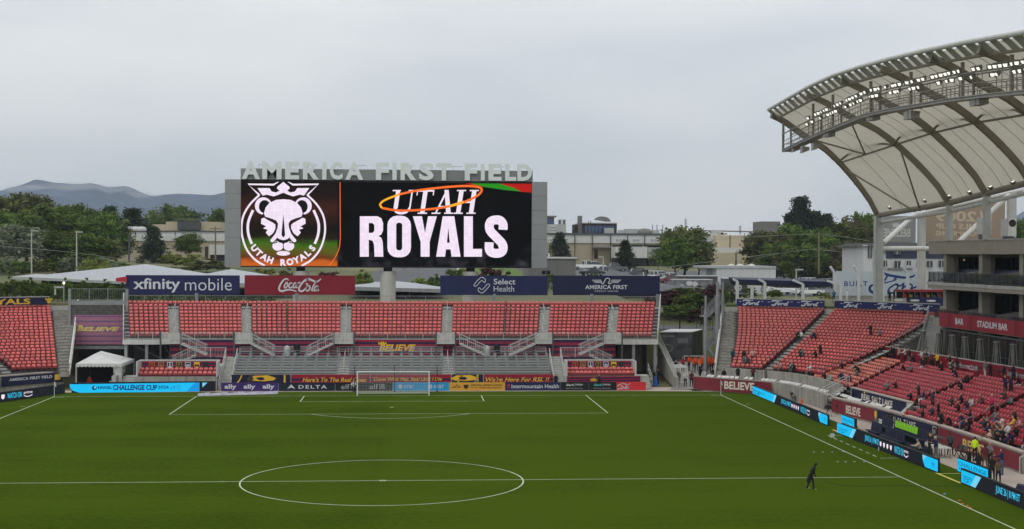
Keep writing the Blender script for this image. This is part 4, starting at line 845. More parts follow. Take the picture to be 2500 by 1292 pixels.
# ---- goal, net poles, flags, small things on the grass
M_post = mat('white goal paint', (236, 236, 232), .35, var=.03); M_net = mat('white net cord', (212, 214, 212), .8, var=0)
def goal(loc, rz, label, sc_=1.0):
    o = thing('goal', label, 'goal', (0, 0, 0)); w, h, d = 3.72, 2.5, 2.3
    for s in (-1, 1): b = MB(); b.tube((s * w, 0, 0), (s * w, 0, h), .06, 10); b.build('post', M_post, o)
    b = MB(); b.tube((-w - .06, 0, h), (w + .06, 0, h), .06, 10); b.build('crossbar', M_post, o)
    b = MB(); b.tube((-w, d, .05), (w, d, .05), .04, 8); [b.tube((s * w, 0, .05), (s * w, d, .05), .04, 8) for s in (-1, 1)]; b.build('ground_frame', M_post, o)
    b = MB(); t = .006
    def cord(p, q): b.bar(p, q, t * 2, t * 2)
    n = 50
    for i in range(n + 1): x = lerp(-w, w, i / n); cord((x, .02, h), (x, d * .86, h - .12)); cord((x, d * .86, h - .12), (x, d, .05))
    for k in range(15): z = lerp(.05, h - .12, k / 14); cord((-w, lerp(d, d * .86, k / 14), z), (w, lerp(d, d * .86, k / 14), z))
    for k in range(10): y = lerp(.02, d * .86, k / 9); cord((-w, y, h - .12 * k / 9), (w, y, h - .12 * k / 9))
    for s in (-1, 1):
        for k in range(13): y = d * k / 13; cord((s * w, y, .05), (s * w, y, h - .12 * min(1, y / (d * .86)) if y < d * .86 else h * .6))
        for k in range(14): z = lerp(.1, h - .1, k / 13); cord((s * w, .02, z), (s * w, lerp(d, d * .86, z / h), z))
    b.build('net', M_net, o); o.location = loc; o.rotation_euler = (0, 0, rz); o.scale = (sc_,) * 3; return o
goal((0, .1, 0), 0, 'white goal with net on the goal line')
M_blkpole = mat('black pole', (24, 24, 26), .5, var=0)
for u, lb in ((866, 'slim dark pole left of the goal holding the net'), (963, 'slim dark pole behind the middle of the goal'), (1067, 'slim dark pole right of the goal holding the net')):
    p = atZ(u, 957, 0); b = MB(); b.tube((p.x, p.y, 0), (p.x, p.y, 2.75), .04, 8); b.tube((p.x, p.y, 0), (p.x, p.y, .06), .18, 10); b.build('net_pole', M_blkpole, label=lb, cat='pole', group='poles behind the goal')
for x, lb in ((-34.5, 'white corner flag at the left corner'), (34.5, 'white corner flag at the right corner')):
    o = thing('corner_flag', lb, 'flag', (x, 0, 0), 'corner flags'); b = MB(); b.tube((x, 0, 0), (x, 0, 1.55), .025, 6); b.build('pole', M_post, o)
    b = MB(); b.quad((x + .02, 0, 1.5), (x + .06, .02, 1.05), (x + .2, .03, 1.0), (x + .12, .02, 1.45)); b.quad((x + .02, .01, 1.5), (x + .12, .03, 1.45), (x + .2, .04, 1.0), (x + .06, .03, 1.05)); b.build('flag', M_net, o)
b = MB(); a_, c_ = atZ(484, 966, 0), atZ(679, 961, 0)
n = 14
for i in range(n):
    p, q = a_.lerp(c_, i / n), a_.lerp(c_, (i + 1) / n); h = .10 + .05 * math.sin(i * 2.1); b.hexa([p + Vector((0, -.5, .01)), q + Vector((0, -.5, .01)), q + Vector((0, .6, .01)), p + Vector((0, .6, .01))], [p + Vector((0, -.3, .08 + h)), q + Vector((0, -.3, .07 + h)), q + Vector((0, .35, .12 + h)), p + Vector((0, .35, .1 + h))])
b.build('rolled_banner', mat('pale folded vinyl', (176, 172, 186), .6, var=.25, scale=2), label='pale rolled-up banner lying on the grass in front of the violet board', cat='banner')
# ================================================================== CORNER BOWL, EAST STAND, ROOF, SUITES
def polar(r, ph, z=0, s=1): return Vector((s * (OC[0] + r * math.sin(R(ph))), OC[1] + r * math.cos(R(ph)), z))
CR0, CTD, CZ0, CRS, CN = 12.2, .88, 1.85, .29, 21
crow = lambda k: (CR0 + CTD * k, CZ0 + CRS * k)
phAB = lambda k: lerp(42, 40, k / 20); phBC = lambda k: lerp(86, 70, k / 20)
def corner(s, side):
    PA = (lambda k: lerp(22, 18.2, k / 20)) if s > 0 else (lambda k: 16.4); SA = (14.4, 14.9) if s > 0 else (10.6, 10.6)
    label = 'curved corner stand of coral seats on the %s, beside the %s' % (('right', 'ramp') if s > 0 else ('left', 'white tent'))
    o = thing('corner_stand', label, 'grandstand', (s * 45, 10, 0)); P = lambda r, p, z: polar(r, p, z, s)
    b = MB()
    for k in range(CN):
        r, z = crow(k); a0, a1 = lerp(*SA, k / 20) - .4, phBC(k) + 3; n = 24
        for i in range(n):
            p, q = lerp(a0, a1, i / n), lerp(a0, a1, (i + 1) / n)
            b.cur = 0; b.quad(P(r - .5, p, z), P(r - .5, q, z), P(r + .385, q, z), P(r + .385, p, z)); b.cur = 1; b.quad(P(r - .5, p, z - CRS), P(r - .5, q, z - CRS), P(r - .5, q, z), P(r - .5, p, z))
    b.build('terrace', [M_riser, mat('shaded riser', (96, 92, 88), .85, var=.15)], o)
    sp = []
    for k in range(CN):
        r, z = crow(k); hw = math.degrees(.62 / r)
        for a0, a1 in ((PA(k), phAB(k) - hw), (phAB(k) + hw, phBC(k) - hw)):
            if s < 0 and a0 > 30: pass
            n = int(R(a1 - a0) * r / .51); w = (a1 - a0) / max(1, n)
            for i in range(n):
                p = a0 + w * (i + .5); q = P(r, p, z)
                if s > 0 or q.x > -47: sp.append((q.x, q.y, q.z, -R(p) * s))
    place_seats(o, sp, 'corner' if s > 0 else 'coral')
    for f_ in ((lambda k: phAB(k)), (lambda k: phBC(k))):
        b = MB()
        for k in range(CN - 1):
            r, z = crow(k); p = f_(k); hw = math.degrees(.5 / r); b.hexa([P(r - .06, p - hw, z), P(r - .06, p + hw, z), P(r + .38, p + hw, z), P(r + .38, p - hw, z)], [P(r - .06, p - hw, z + .14), P(r - .06, p + hw, z + .14), P(r + .38, p + hw, z + .14), P(r + .38, p - hw, z + .14)])
        b.build('aisle_steps', M_conc2, o)
        b = MB(); pts = [P(crow(k)[0], f_(k) - math.degrees(.62 / crow(k)[0]), crow(k)[1] + .95) for k in range(0, CN, 2)]; b.path(pts, .035, 5)
        for q in pts: b.bar(q - Vector((0, 0, .95)), q, .05)
        b.build('aisle_rail', M_drail, o)
    b = MB()            # open stair at the outer end, 40 shallow steps between two rails
    for k in range(2 * CN): r = CR0 - .5 + CTD / 2 * k; z = CZ0 + CRS / 2 * k; f0, f1 = lerp(*SA, k / 41), PA(k / 2) - .5; b.hexa([P(r, f0, z - .6), P(r, f1, z - .6), P(r + .43, f1, z - .6), P(r + .43, f0, z - .6)], [P(r, f0, z), P(r, f1, z), P(r + .43, f1, z), P(r + .43, f0, z)])
    b.build('end_stair', M_conc, o)
    b = MB(); e0, e1 = P(CR0 - 1.2, SA[0] - .4, CZ0 + .9), P(30.6, SA[1] - .2, 9.0); b.bar(e0, e1, .14, .12); b.bar(e0 - Vector((0, 0, 1)), e1 - Vector((0, 0, 1)), .16, .5)
    for i in range(15): q = e0.lerp(e1, i / 14); b.bar(q - Vector((0, 0, 1)), q, .07)
    b.build('stair_rail', M_white, o)
    b = MB()            # back of the stand
    for i in range(26): p, q = lerp(SA[1] - .5, 72, i / 26), lerp(SA[1] - .5, 72, (i + 1) / 26); b.hexa([P(30.25, p, 0), P(30.25, q, 0), P(30.5, q, 0), P(30.5, p, 0)], [P(30.25, p, 8.3), P(30.25, q, 8.3), P(30.5, q, 8.3), P(30.5, p, 8.3)])
    b.build('back_wall', M_conc2, o)
    return o
cornR = corner(1, 'right'); cornL = corner(-1, 'left')
M_fordnavy = mat('ford navy vinyl', (24, 30, 92), .5, var=.05, scale=.5)
def ford(a, x, y, w, h, th):
    q = lambda p: [(x + w * i, y + h * (1 - j)) for i, j in p]; k = lambda t: .5 + .7 * math.sin(math.pi * min(1, t * 1.1))
    a.stroke(q([(-.02, .30), (.02, .10), (.20, .02), (.42, .08), (.66, .0)]), th, taper=k); a.stroke(q([(.38, .08), (.30, .45), (.20, .85), (.08, 1.0), (-.02, .9), (.06, .78)]), th, taper=k)
    a.stroke(q([(.16, .55), (.36, .46), (.42, .38)]), th * .7); a.stroke(q([(.46, .55), (.36, .75), (.40, .93), (.50, .78), (.48, .58)]), th * .8, True); a.stroke(q([(.50, .62), (.58, .66), (.62, .55), (.56, .95)]), th * .8)
    a.stroke(q([(.60, .70), (.68, .54), (.74, .60)]), th * .8); a.stroke(q([(.86, .60), (.76, .70), (.76, .92), (.86, .88), (.92, .70)]), th * .8, True); a.stroke(q([(1.04, .18), (.94, .60), (.90, .92), (1.0, .90)]), th); return a
def rim_banner(lb, p0, p1, z0, z1, n):
    pl, w = vplane(p0, p1); o = banner(lb, pl, 0, z0, w, z1, M_fordnavy, t=.1)
    for i in range(n):
        x = w * (i + .5) / n; ww, hh = 1.95, (z1 - z0) * .72; art(o, ford(Art(), x - ww / 2, z0 + .12, ww, hh, .13), M_bw, pl)
        art(o, Art().rect(x - ww * .78, z0 + .5, x - ww * .62, z0 + .55), M_bw, pl, 'dash'); art(o, Art().rect(x + ww * .66, z0 + .55, x + ww * .82, z0 + .6), M_bw, pl, 'dash')
    b = MB(); b.prism([(0, z1), (w, z1), (w, z1 + .1), (0, z1 + .1)], pl, -.2, .03); b.build('top_rail', M_conc2, o); return o
rim_banner('navy banner with Ford script three times over the corner seats by the ramp', polar(30.1, 17.9), polar(30.1, 38.8), 8.5, 9.32, 3)
rim_banner('navy banner with Ford script three times over the corner seats below the roof column', polar(30.1, 41.2), polar(30.1, 69.5), 8.5, 9.32, 3)
pl, w = vplane((-54, 18), polar(30.1, 16.6, 0, -1)); o = banner('navy banner with gold ROYALS lettering over the left corner seats', pl, 0, 8.45, w, 9.35, M_navy2, t=.1); fl = pxm(pl)
xr0, xr1 = fl(-62, 735)[0], fl(74, 735)[0]; art(o, Art().text('ROYALS', xr0, 8.55, xr1, 9.22, .03), M_gold, pl)
xc = fl(119, 735)[0]; a = Art(); a.disc(xc, 8.85, .22, .26); a.poly([(xc - .38, 8.98), (xc + .38, 8.98), (xc + .45, 9.25), (xc + .2, 9.12), (xc, 9.3), (xc - .2, 9.12), (xc - .45, 9.25)]); art(o, a, M_gold, pl, 'crest')
b = MB(); b.prism([(0, 9.35), (w, 9.35), (w, 9.45), (0, 9.45)], pl, -.2, .03); b.build('top_rail', M_conc2, o)

# ---- walls round the bowl
def wall(mb, pts, z0, z1, t=.3):
    for p, q in zip(pts, pts[1:]):
        p, q = Vector((*p[:2], 0)), Vector((*q[:2], 0)); d = (q - p).normalized(); n = Vector((d.y, -d.x, 0)) * -t; e = d * .02
        za0, za1 = (z1 if not isinstance(z1, tuple) else z1[0]), (z1 if not isinstance(z1, tuple) else z1[1])
        mb.hexa([p - e + Vector((0, 0, z0)), q + e + Vector((0, 0, z0)), q + e + n + Vector((0, 0, z0)), p - e + n + Vector((0, 0, z0))], [p - e + Vector((0, 0, za0)), q + e + Vector((0, 0, za1)), q + e + n + Vector((0, 0, za1)), p - e + n + Vector((0, 0, za0))])
def smoothpts(pts, n=5): return [tuple(q) for q in catmull([Vector((*p, 0)) for p in pts], n)]
UW = smoothpts([(35.9, 9.6), (37.6, 7.6), (39.7, 5), (42.2, 1.6), (43.3, -3.0), (43.5, -8), (43.6, -12.0)]); FW = smoothpts([(32.9, 6.4), (34.8, 3.9), (37.7, 1.7), (39.9, -1.8), (41.1, -7), (41.5, -13)])
FW2 = [(41.4, -16.6), (41.7, -19), (42.6, -25.6), (43.2, -34), (43.45, -40), (43.5, -46), (43.4, -53.5)]
cw = thing('concrete_wall', 'tall board-marked concrete wall under the right corner seats', 'wall', (42, 0, 0)); b = MB(); wall(b, UW, -.05, 2.2, .35); b.build('upper_wall', M_conc, cw)
b = MB(); wall(b, FW, -.05, 1.48, .3); b.build('ledge_wall', M_conc, cw)
b = MB(); n = len(UW)
for i in range(n - 1):
    p, q = UW[i], UW[i + 1]; r_, s_ = FW[min(len(FW) - 1, int(i * len(FW) / n))], FW[min(len(FW) - 1, int((i + 1) * len(FW) / n))]; b.quad((r_[0], r_[1], 1.0), (s_[0], s_[1], 1.0), (q[0], q[1], 1.0), (p[0], p[1], 1.0))
b.build('ledge_floor', M_conc2, cw)
M_wseat = mat('white folding seat', (214, 212, 206), .5, var=.06)
def ledge_seats(par, pts, z, skip, step=.52):
    acc = 0; k = 0
    for p, q in zip(pts, pts[1:]):
        p, q = Vector(p[:2]).to_3d(), Vector(q[:2]).to_3d(); d = q - p; Ln = d.length; d.normalize(); nn = Vector((-d.y, d.x, 0))
        while acc < Ln:
            c = p + d * acc + nn * .42; k += 1; acc += step
            if k in skip or k % 9 == 0: continue
            b = MB(); w = .21; f_ = random.uniform(-.03, .03)
            b.hexa([c - d * w + Vector((0, 0, z + f_)), c + d * w + Vector((0, 0, z + f_)), c + d * w + nn * .34 + Vector((0, 0, z + .16)), c - d * w + nn * .34 + Vector((0, 0, z + .16))], [c - d * w + Vector((0, 0, z + f_ + .05)), c + d * w + Vector((0, 0, z + f_ + .05)), c + d * w + nn * .32 + Vector((0, 0, z + .22)), c - d * w + nn * .32 + Vector((0, 0, z + .22))])
            b.build('folded_seat', M_wseat, par)
        acc -= Ln
ledge_seats(cw, FW[3:], 1.47, {3, 12, 13})
M_mar2_ = mat('maroon panel vinyl', (126, 38, 50), .55, var=.08, scale=.8)
fwl = thing('touchline_wall', 'long low wall along the right touchline with maroon and navy panels', 'wall', (43, -35, 0)); b = MB(); wall(b, FW2, -.05, 1.40, .3); wall(b, [(41.5, -13), (41.35, -14.2)], -.05, 1.4, .3); b.build('wall', M_conc, fwl)
b = MB(); wall(b, [(x - .06, y) for x, y in FW2], 1.402, 1.5, .42); b.build('coping', M_path, fwl); b = MB(); wall(b, [(43.3, -56.6), (43.2, -76)], -.05, 1.4, .3); b.build('near_wall', M_mar2_, fwl); b = MB(); wall(b, [(43.24, -56.6), (43.14, -76)], 1.402, 1.5, .42); b.build('coping', M_path, fwl)
for y in (-53.7, -56.4): b = MB(); b.path([(43.2, y, 0), (43.2, y, 1.1), (46.2, y, 2.3), (46.2, y, 1.0)], .04, 6); b.build('gate_rail', M_rail, fwl)
for k in range(4): b = MB(); b.box(43.5 + .5 * k, 46.4, -56.4, -53.7, -.05, .22 * (k + 1)); b.build('gate_step', M_conc2, fwl)
ledge_seats(fwl, [(42.0, -18.5), (42.7, -25.6), (42.9, -27)], 1.42, {6, 7, 15}); ledge_seats(fwl, [(42.1, -14.5), (42.2, -18)], 1.42, {2})
rsl = thing('front_wall', 'concrete wall with navy REAL SALT LAKE panel under the crimson seats', 'wall', (45, -20, 0))
RW = [(44.3, -13.2), (45.2, -27.0)]; b = MB(); wall(b, RW, -.05, 2.0, .3); b.build('wall', M_conc2, rsl); b = MB(); wall(b, [(45.2, -27.0), (43.4, -29.6)], .5, (2.0, 1.45), .3); b.build('return_wall', M_conc2, rsl); b = MB(); wall(b, [(44.25, -13.1), (45.15, -27.05)], 2.002, 2.08, .42); b.build('coping', M_path, rsl)
b = MB(); b.hexa([(42, -13.3, .8), (42.9, -29.5, .8), (45.2, -27, .8), (44.3, -13.2, .8)], [(42, -13.3, 1.0), (42.9, -29.5, 1.0), (45.2, -27, 1.0), (44.3, -13.2, 1.0)]); b.build('ledge_floor', M_conc2, rsl)
for k in range(6): b = MB(); b.hexa([(42.1 + .3 * k, -13.2, 0), (43.9 , -13.2, 0), (43.9, -12.05, 0), (42.1 + .3 * k, -12.05, 0)], [(42.1 + .3 * k, -13.2, 1.0 + .2 * k), (43.9, -13.2, 1.0 + .2 * k), (43.9, -12.05, 1.0 + .2 * k), (42.1 + .3 * k, -12.05, 1.0 + .2 * k)]); b.build('step', M_conc2, rsl)
b = MB(); [b.path([(41.9, y, 1.0), (41.9, y, 1.9), (44.2, y, 3.1), (44.2, y, 2.1)], .035, 6) for y in (-13.15, -12.1)]; b.build('stair_rail', M_rail, rsl)
M_cream = mat('cream print', (226, 216, 200), .6, var=.04); M_mar2 = mat('maroon panel vinyl', (126, 38, 50), .55, var=.08, scale=.8)
def wall_panel(lb, p0, p1, z0, z1, m, texts, off=.03, cat='banner', group=None):
    pl, w = vplane(p0, p1); pl.o = pl.o + pl.n * off; o = banner(lb, pl, 0, z0, w, z1, m, t=.02, cat=cat, group=group)
    for t, x0, x1, y0, y1, mm, bo in texts: art(o, Art().text(t, x0 * w, lerp(z0, z1, y0), x1 * w, lerp(z0, z1, y1), bo), mm, pl)
    return o, pl, w
def on_wall(pts, u, v=980):       # where a sight line meets the wall line in plan
    r = ray(u, v); best = None
    for p, q in zip(pts, pts[1:]):
        p, q = Vector(p[:2]), Vector(q[:2]); d = q - p; den = r.x * d.y - r.y * d.x
        if abs(den) < 1e-9: continue
        t = ((p.x - CAM.x) * d.y - (p.y - CAM.y) * d.x) / den; s_ = ((p.x - CAM.x) * r.y - (p.y - CAM.y) * r.x) / den
        if -.02 <= s_ <= 1.02 and t > 0: best = (p.x + d.x * s_, p.y + d.y * s_)
    return best
GWP = 'printed panels on the pitch walls'
pA, pB = (33.0, 6.25), on_wall(FW, 1888); mid = on_wall(FW, 1768); m2_ = on_wall(FW, 1850)
o, pl, w = wall_panel('maroon panel reading BELIEVE on the curved wall behind the right corner flag', mid, m2_, .08, 1.42, M_mar2, [('BELIEVE', .06, .95, .22, .85, M_cream, .03)], .42, group=GWP)
for q0, q1 in ((pA, mid), (m2_, pB)): pl2, w2 = vplane(q0, q1); pl2.o = pl2.o + pl2.n * .3; panel('sheet', o, pl2, 0, .08, w2, 1.42, M_mar2, .02)
pA, pB = on_wall(FW2, 2018) or FW2[0], on_wall(FW2, 2134); wall_panel('straight maroon panel reading BELIEVE beside the folding chair', pA, pB, .1, 1.3, M_mar2, [('BELIEVE', .36, .7, .15, .78, M_cream, .03)], group=GWP)
pC = on_wall(FW2, 2144); pD = on_wall(FW2, 2276); o, pl, w = wall_panel('navy panel reading REAL SALT LAKE behind the green dugout seats', pC, pD, .1, 1.3, M_navy2, [('REAL SALT LAKE', .22, .72, .35, .85, M_cream, .02)], group=GWP)
pE, pF = on_wall(FW2, 2277.5), on_wall(FW2, 2290); o, pl, w = wall_panel('narrow dark panel with gold shield beside the walking man', pE, pF, .1, 1.34, mat('dark grey vinyl', (44, 44, 50), .6), [], group=GWP); a = Art().stroke([(w * .15, 1.2), (w * .85, 1.2), (w * .85, .6), (w * .5, .25), (w * .15, .6)], .06, True, 2); art(o, a, M_cream, pl, 'shield')
T(o, pl, 'RSL', w * .3, w * .7, .6, 1.0, M_cream, .01)
pG, pH = on_wall(FW2, 2291.5), FW2[-1]; wall_panel('maroon panel reading BELIEVE behind the people at the near pitchside', pG, pH, .1, 1.3, M_mar2, [('BELIEVE', .33, .7, .15, .78, mat('gold cream print', (224, 190, 120), .6), .03)], group=GWP)
pE, pF = on_wall(FW2, 2134.5), on_wall(FW2, 2143.5); o, pl, w = wall_panel('narrow grey panel with small gold crest beside the white bench', pE, pF, .1, 1.32, mat('grey vinyl', (92, 88, 84), .6), [], group=GWP); art(o, Art().poly([(w * .2, 1.15), (w * .8, 1.15), (w * .8, .7), (w * .5, .4), (w * .2, .7)]), M_gold, pl, 'crest')
p0_, p1_ = on_wall(RW, 2079.5), on_wall(RW, 2213); o, pl, w = wall_panel('navy panel reading REAL SALT LAKE below the crimson seats', p0_, p1_, .85, 1.95, M_navy2, [('REAL SALT LAKE', .2, .77, .28, .82, M_cream, .025)], group=GWP); a = Art(); crown(a, 0, 0, .32, .2); a.v = [(w * .245 + x, 1.8 - y) for x, y in a.v]; art(o, a, M_gold, pl, 'crown')
# left corner wall
LW = [(-x, y) for x, y, *_ in UW]; lwl = thing('corner_wall', 'low navy-banded wall under the left corner seats', 'wall', (-42, 2, 0)); b = MB(); wall(b, [(q[0], q[1]) for q in reversed(LW)], -.05, 1.75, .35); b.build('wall', M_conc, lwl); b = MB(); wall(b, [(q[0] + .02, q[1] - .02) for q in reversed(LW)], 1.752, 1.85, .45); b.build('coping', M_path, lwl)
lwp = [(q[0], q[1]) for q in reversed(LW)]
pA, pB = on_wall(lwp, 0, 930) or lwp[12], on_wall(lwp, 150, 930)
if pA and pB:
    o, pl, w = wall_panel('navy strip reading AMERICA FIRST FIELD on the left corner wall', pA, pB, .7, 1.72, M_navy2, [('AMERICA FIRST FIELD', .12, .82, .5, .8, M_bw, .02)], .25); art(o, Art().rect(w * .86, .95, w * .96, 1.55), M_gold, pl, 'crest')

# ---- east stand, lower tier
ED = Vector((.075, -.997, 0)); EN = Vector((.997, .075, 0)); EP = Vector((44.4, -4, 0)); ETD, ERS, EZ0 = .82, .2, 1.45
def erow(j, y):       # point on row j at world y
    p = EP + EN * (ETD * j); t = (y - p.y) / ED.y; return p + ED * t + Vector((0, 0, EZ0 + ERS * j))
yCL = lambda j: 0 + .74 * j; yCD = lambda j: -11.8 + .7 * j; yDE = lambda j: -26.0 + .5 * j; yEF = lambda j: -37.9 + .57 * j; yFG = lambda j: -49.5 + .55 * j
est = thing('east_stand', 'long side stand of crimson seats under the arched roof', 'grandstand', (48, -25, 0)); b = MB()
for j in range(-4, 11):
    ya, yb = (yCL(j) + .6 if j >= 0 else -28.2), -72
    p, q = erow(j, ya), erow(j, yb); n0, n1 = EN * -.45, EN * (ETD - .45); dz = Vector((0, 0, ERS))
    b.cur = 0; b.quad(p + n0, q + n0, q + n1, p + n1); b.cur = 1; b.quad(p + n0 - dz, q + n0 - dz, q + n0, p + n0)
b.build('terrace', [M_riser, mat('shaded riser', (96, 92, 88))], est)
erz = -math.atan2(EN.x, EN.y)
def erun(j, y0, y1, gap=.55):
    p, q = erow(j, y0 - gap), erow(j, y1 + gap); Ln = (q - p).length; n = int(Ln / .51); return [tuple(p.lerp(q, (i + .5) / n)) + (erz,) for i in range(n)]
b = MB(); A_ = [polar(crow(k)[0] - .5, phBC(k) + 2.9, crow(k)[1]) for k in range(CN)]
for i in range(10): a0, a1, c0, c1 = A_[i], A_[i + 1], erow(i, yCL(i) + .5) + EN * -.45, erow(i + 1, yCL(i + 1) + .5) + EN * -.45; b.quad(a0, c0, c1, a1)
for k in range(10, CN - 1): p, q = A_[k], A_[k + 1]; b.quad((p.x, p.y, 2.5), (q.x, q.y, 2.5), q, p)
p, q = A_[10], erow(10, yCL(10) + .5); b.hexa([(p.x, p.y, 3.0), (q.x, q.y, 3.0), (60, 2, 3.0), (60, 8, 3.0)], [(p.x, p.y, 3.5), (q.x, q.y, 3.5), (60, 2, 3.5), (60, 8, 3.5)])
b.build('aisle_infill', M_conc2, est); b = MB(); a0, a1 = A_[10] + Vector((0, 0, 1)), A_[20] + Vector((0, 0, 1)); b.bar(a0, a1, .06); b.bar(a0 - Vector((0, 0, .5)), a1 - Vector((0, 0, .5)), .04); [b.bar(a0.lerp(a1, i / 8), a0.lerp(a1, i / 8) - Vector((0, 0, 1)), .05) for i in range(9)]; b.build('edge_rail', M_steel, est)
cs = thing('orange_seat_block', 'wedge of orange-coral seats between the corner stand and the crimson seats', 'seating', (48, -3, 0)); so_ = []
for j in range(0, 10): so_ += erun(j, yCL(j), yCD(j))
place_seats(cs, so_, 'orange')
sc_ = []
for j in range(0, 10): sc_ += erun(j, yCD(j), yDE(j))
for j in range(-3, 10): sc_ += erun(j, yDE(j) if j >= 0 else -29 , yEF(j)) + erun(j, yEF(j), yFG(j)) + erun(j, yFG(j), -70)
place_seats(est, sc_, 'crimson')
for f_, j0 in ((yCL, 0), (yCD, 0), (yDE, 0), (yEF, -4), (yFG, -4)):
    b = MB()
    for j in range(j0, 10): p = erow(j, f_(j)); a_, c_ = ED * .45, EN * .38; z_ = Vector((0, 0, .1)); o3 = p + EN * -.02; b.hexa([o3 - a_, o3 + a_, o3 + a_ + c_, o3 - a_ + c_], [o3 - a_ + z_, o3 + a_ + z_, o3 + a_ + c_ + z_, o3 - a_ + c_ + z_])
    b.build('aisle_steps', M_conc2, est); b = MB()
    for j in (j0 + 1, j0 + 5): p, q = erow(j, f_(j)), erow(j + 2, f_(j + 2)); u_ = Vector((0, 0, .95)); b.path([p, p + u_, q + u_, q], .035, 5)
    b.build('handrail', M_steel, est)
# club wall, patio, heaters
CW = [erow(11, 5.0), erow(11, -60)]; pl, w = vplane(CW[0], CW[1]); clw = thing('club_wall', 'crimson wall with white club lettering behind the top crimson row', 'wall', pl.pt(w / 2, 0)); M_club = mat('crimson wall paint', (150, 24, 44), .5, var=.05)
fcl = pxm(pl); panel('wall', clw, pl, 0, 3.2, w, 4.95, M_club, .15); b = MB(); b.prism([(0, 4.95), (w, 4.95), (w, 5.03), (0, 5.03)], pl, -.2, .04); b.build('coping', M_conc2, clw)
xa, xb = fcl(2322, 875)[0], fcl(2366, 880)[0]; T(clw, pl, 'Interform', xa, xb, 4.1, 4.6, M_bw, .01); xa, xb = fcl(2358, 880)[0], fcl(2378, 890)[0]; T(clw, pl, 'CLUB', xb - 1.0, xb + .9, 4.08, 4.5, M_bw, .02)
art(clw, Art().stroke([(xb - 4.8 + .32 * math.cos(t), 4.4 + .28 * math.sin(t)) for t in (0, .8, 1.6, 2.4, 3.2, 4, 4.8, 5.6)], .08, True), M_bw, pl, 'logo'); xa = fcl(2460, 900)[0]; T(clw, pl, 'Interform', xa, xa + 3.0, 4.1, 4.6, M_bw, .01)
b = MB(); b.box(54.2, 70, -62, 8, 3.0, 3.5); struct(b, 'patio', mat('dark patio floor', (70, 68, 66), .8, var=.15))
M_st2 = mat('stainless frame', (146, 144, 138), .45, .3, var=.08)
heat0 = None
for i, (u, v) in enumerate(((2254.7, 810), (2292, 812), (2325, 817), (2356, 820), (2393, 825), (2433.5, 831), (2474, 836))):
    p = atX(u, v, 56.2); lb = 'tall pyramid patio heater on the club terrace, %s from the left' % ('first', 'second', 'third', 'fourth', 'fifth', 'sixth', 'seventh')[i]
    if heat0 is None:
        heat0 = thing('patio_heater', lb, 'heater', (p.x, p.y, 3.5), 'patio heaters'); ht = 3.3; Z = 3.5
        b = MB(); 
        for sx in (-1, 1):
            for sy in (-1, 1): b.bar((p.x + sx * .34, p.y + sy * .34, Z + .7), (p.x + sx * .15, p.y + sy * .15, Z + ht), .07)
        b.build('frame', M_st2, heat0); b = MB(); b.hexa([(p.x - .32, p.y - .32, Z), (p.x + .32, p.y - .32, Z), (p.x + .32, p.y + .32, Z), (p.x - .32, p.y + .32, Z)], [(p.x - .3, p.y - .3, Z + .75), (p.x + .3, p.y - .3, Z + .75), (p.x + .3, p.y + .3, Z + .75), (p.x - .3, p.y + .3, Z + .75)]); b.build('base_cabinet', M_st2, heat0)
        b = MB(); b.tube((p.x, p.y, Z + .75), (p.x, p.y, Z + ht), .07, 8); b.build('flame_tube', mat('frosted tube', (150, 146, 140), .2), heat0); b = MB(); b.lathe([(.02, ht + .1), (.36, ht + .02), (.36, ht - .03), (.1, ht - .02)], (p.x, p.y, Z), 10); b.build('reflector', M_st2, heat0)
    else: copy_tree(heat0, (p.x, p.y, 3.5), 0, lb)
for i in range(8):      # patio tables
    y = -1.5 - i * 3.1; o = thing('patio_table', 'round patio table among the heaters, number %d from the left end' % (i + 1), 'table', (55.2, y, 3.5), 'patio tables'); o['label'] = 'small round patio table on the club terrace, %s from the left' % ORD[i]
    b = MB(); b.tube((55.2, y, 4.5), (55.2, y, 4.55), .45, 12); b.build('top', M_drail, o); b = MB(); b.tube((55.2, y, 3.5), (55.2, y, 4.5), .05, 6); b.build('leg', M_drail, o)

# ---- suites building
bld = thing('suite_building', 'beige concrete suite building with dark balconies and a crimson bar fascia', 'building', (62, -20, 3.5)); M_beige = mat('beige precast panel', (158, 150, 138), .75, var=.06, scale=.5, stain=.08)
YE = -64
for i in range(12): y1 = 2.9 - i * 5.4; b = MB(); b.box(58, 58.35, max(YE, y1 - 5.37), y1, 15.0, 16.35); b.build('fascia_panel', M_beige, bld)
b = MB(); b.box(57.9, 58.5, YE, 2.95, 16.35, 16.45); b.build('parapet_cap', M_conc2, bld)
b = MB(); b.box(58.35, 69, YE, 2.9, 15.05, 16.2); b.build('roof_slab', M_beige, bld)
b = MB(); b.box(56.8, 69, YE, 0, 11.35, 11.75); b.build('balcony_slab', M_beige, bld)
for i in range(44): y1 = 0 - i * 1.45; b = MB(); b.box(56.72, 56.8, y1 - 1.42, y1, 11.72, 12.05); b.build('edge_panel', M_conc2, bld)
b = MB(); b.box(57.6, 69, YE, .3, 7.35, 8.2); b.build('deck_slab', M_beige, bld)
b = MB(); b.box(64.2, 64.5, YE, 2.5, 3.5, 15.0); b.build('back_wall', mat('dark interior wall', (58, 54, 50), .8, var=.1), bld)
M_glass = mat('dark glazing', (26, 36, 34), .08, var=.25, scale=.4, spec=.8)
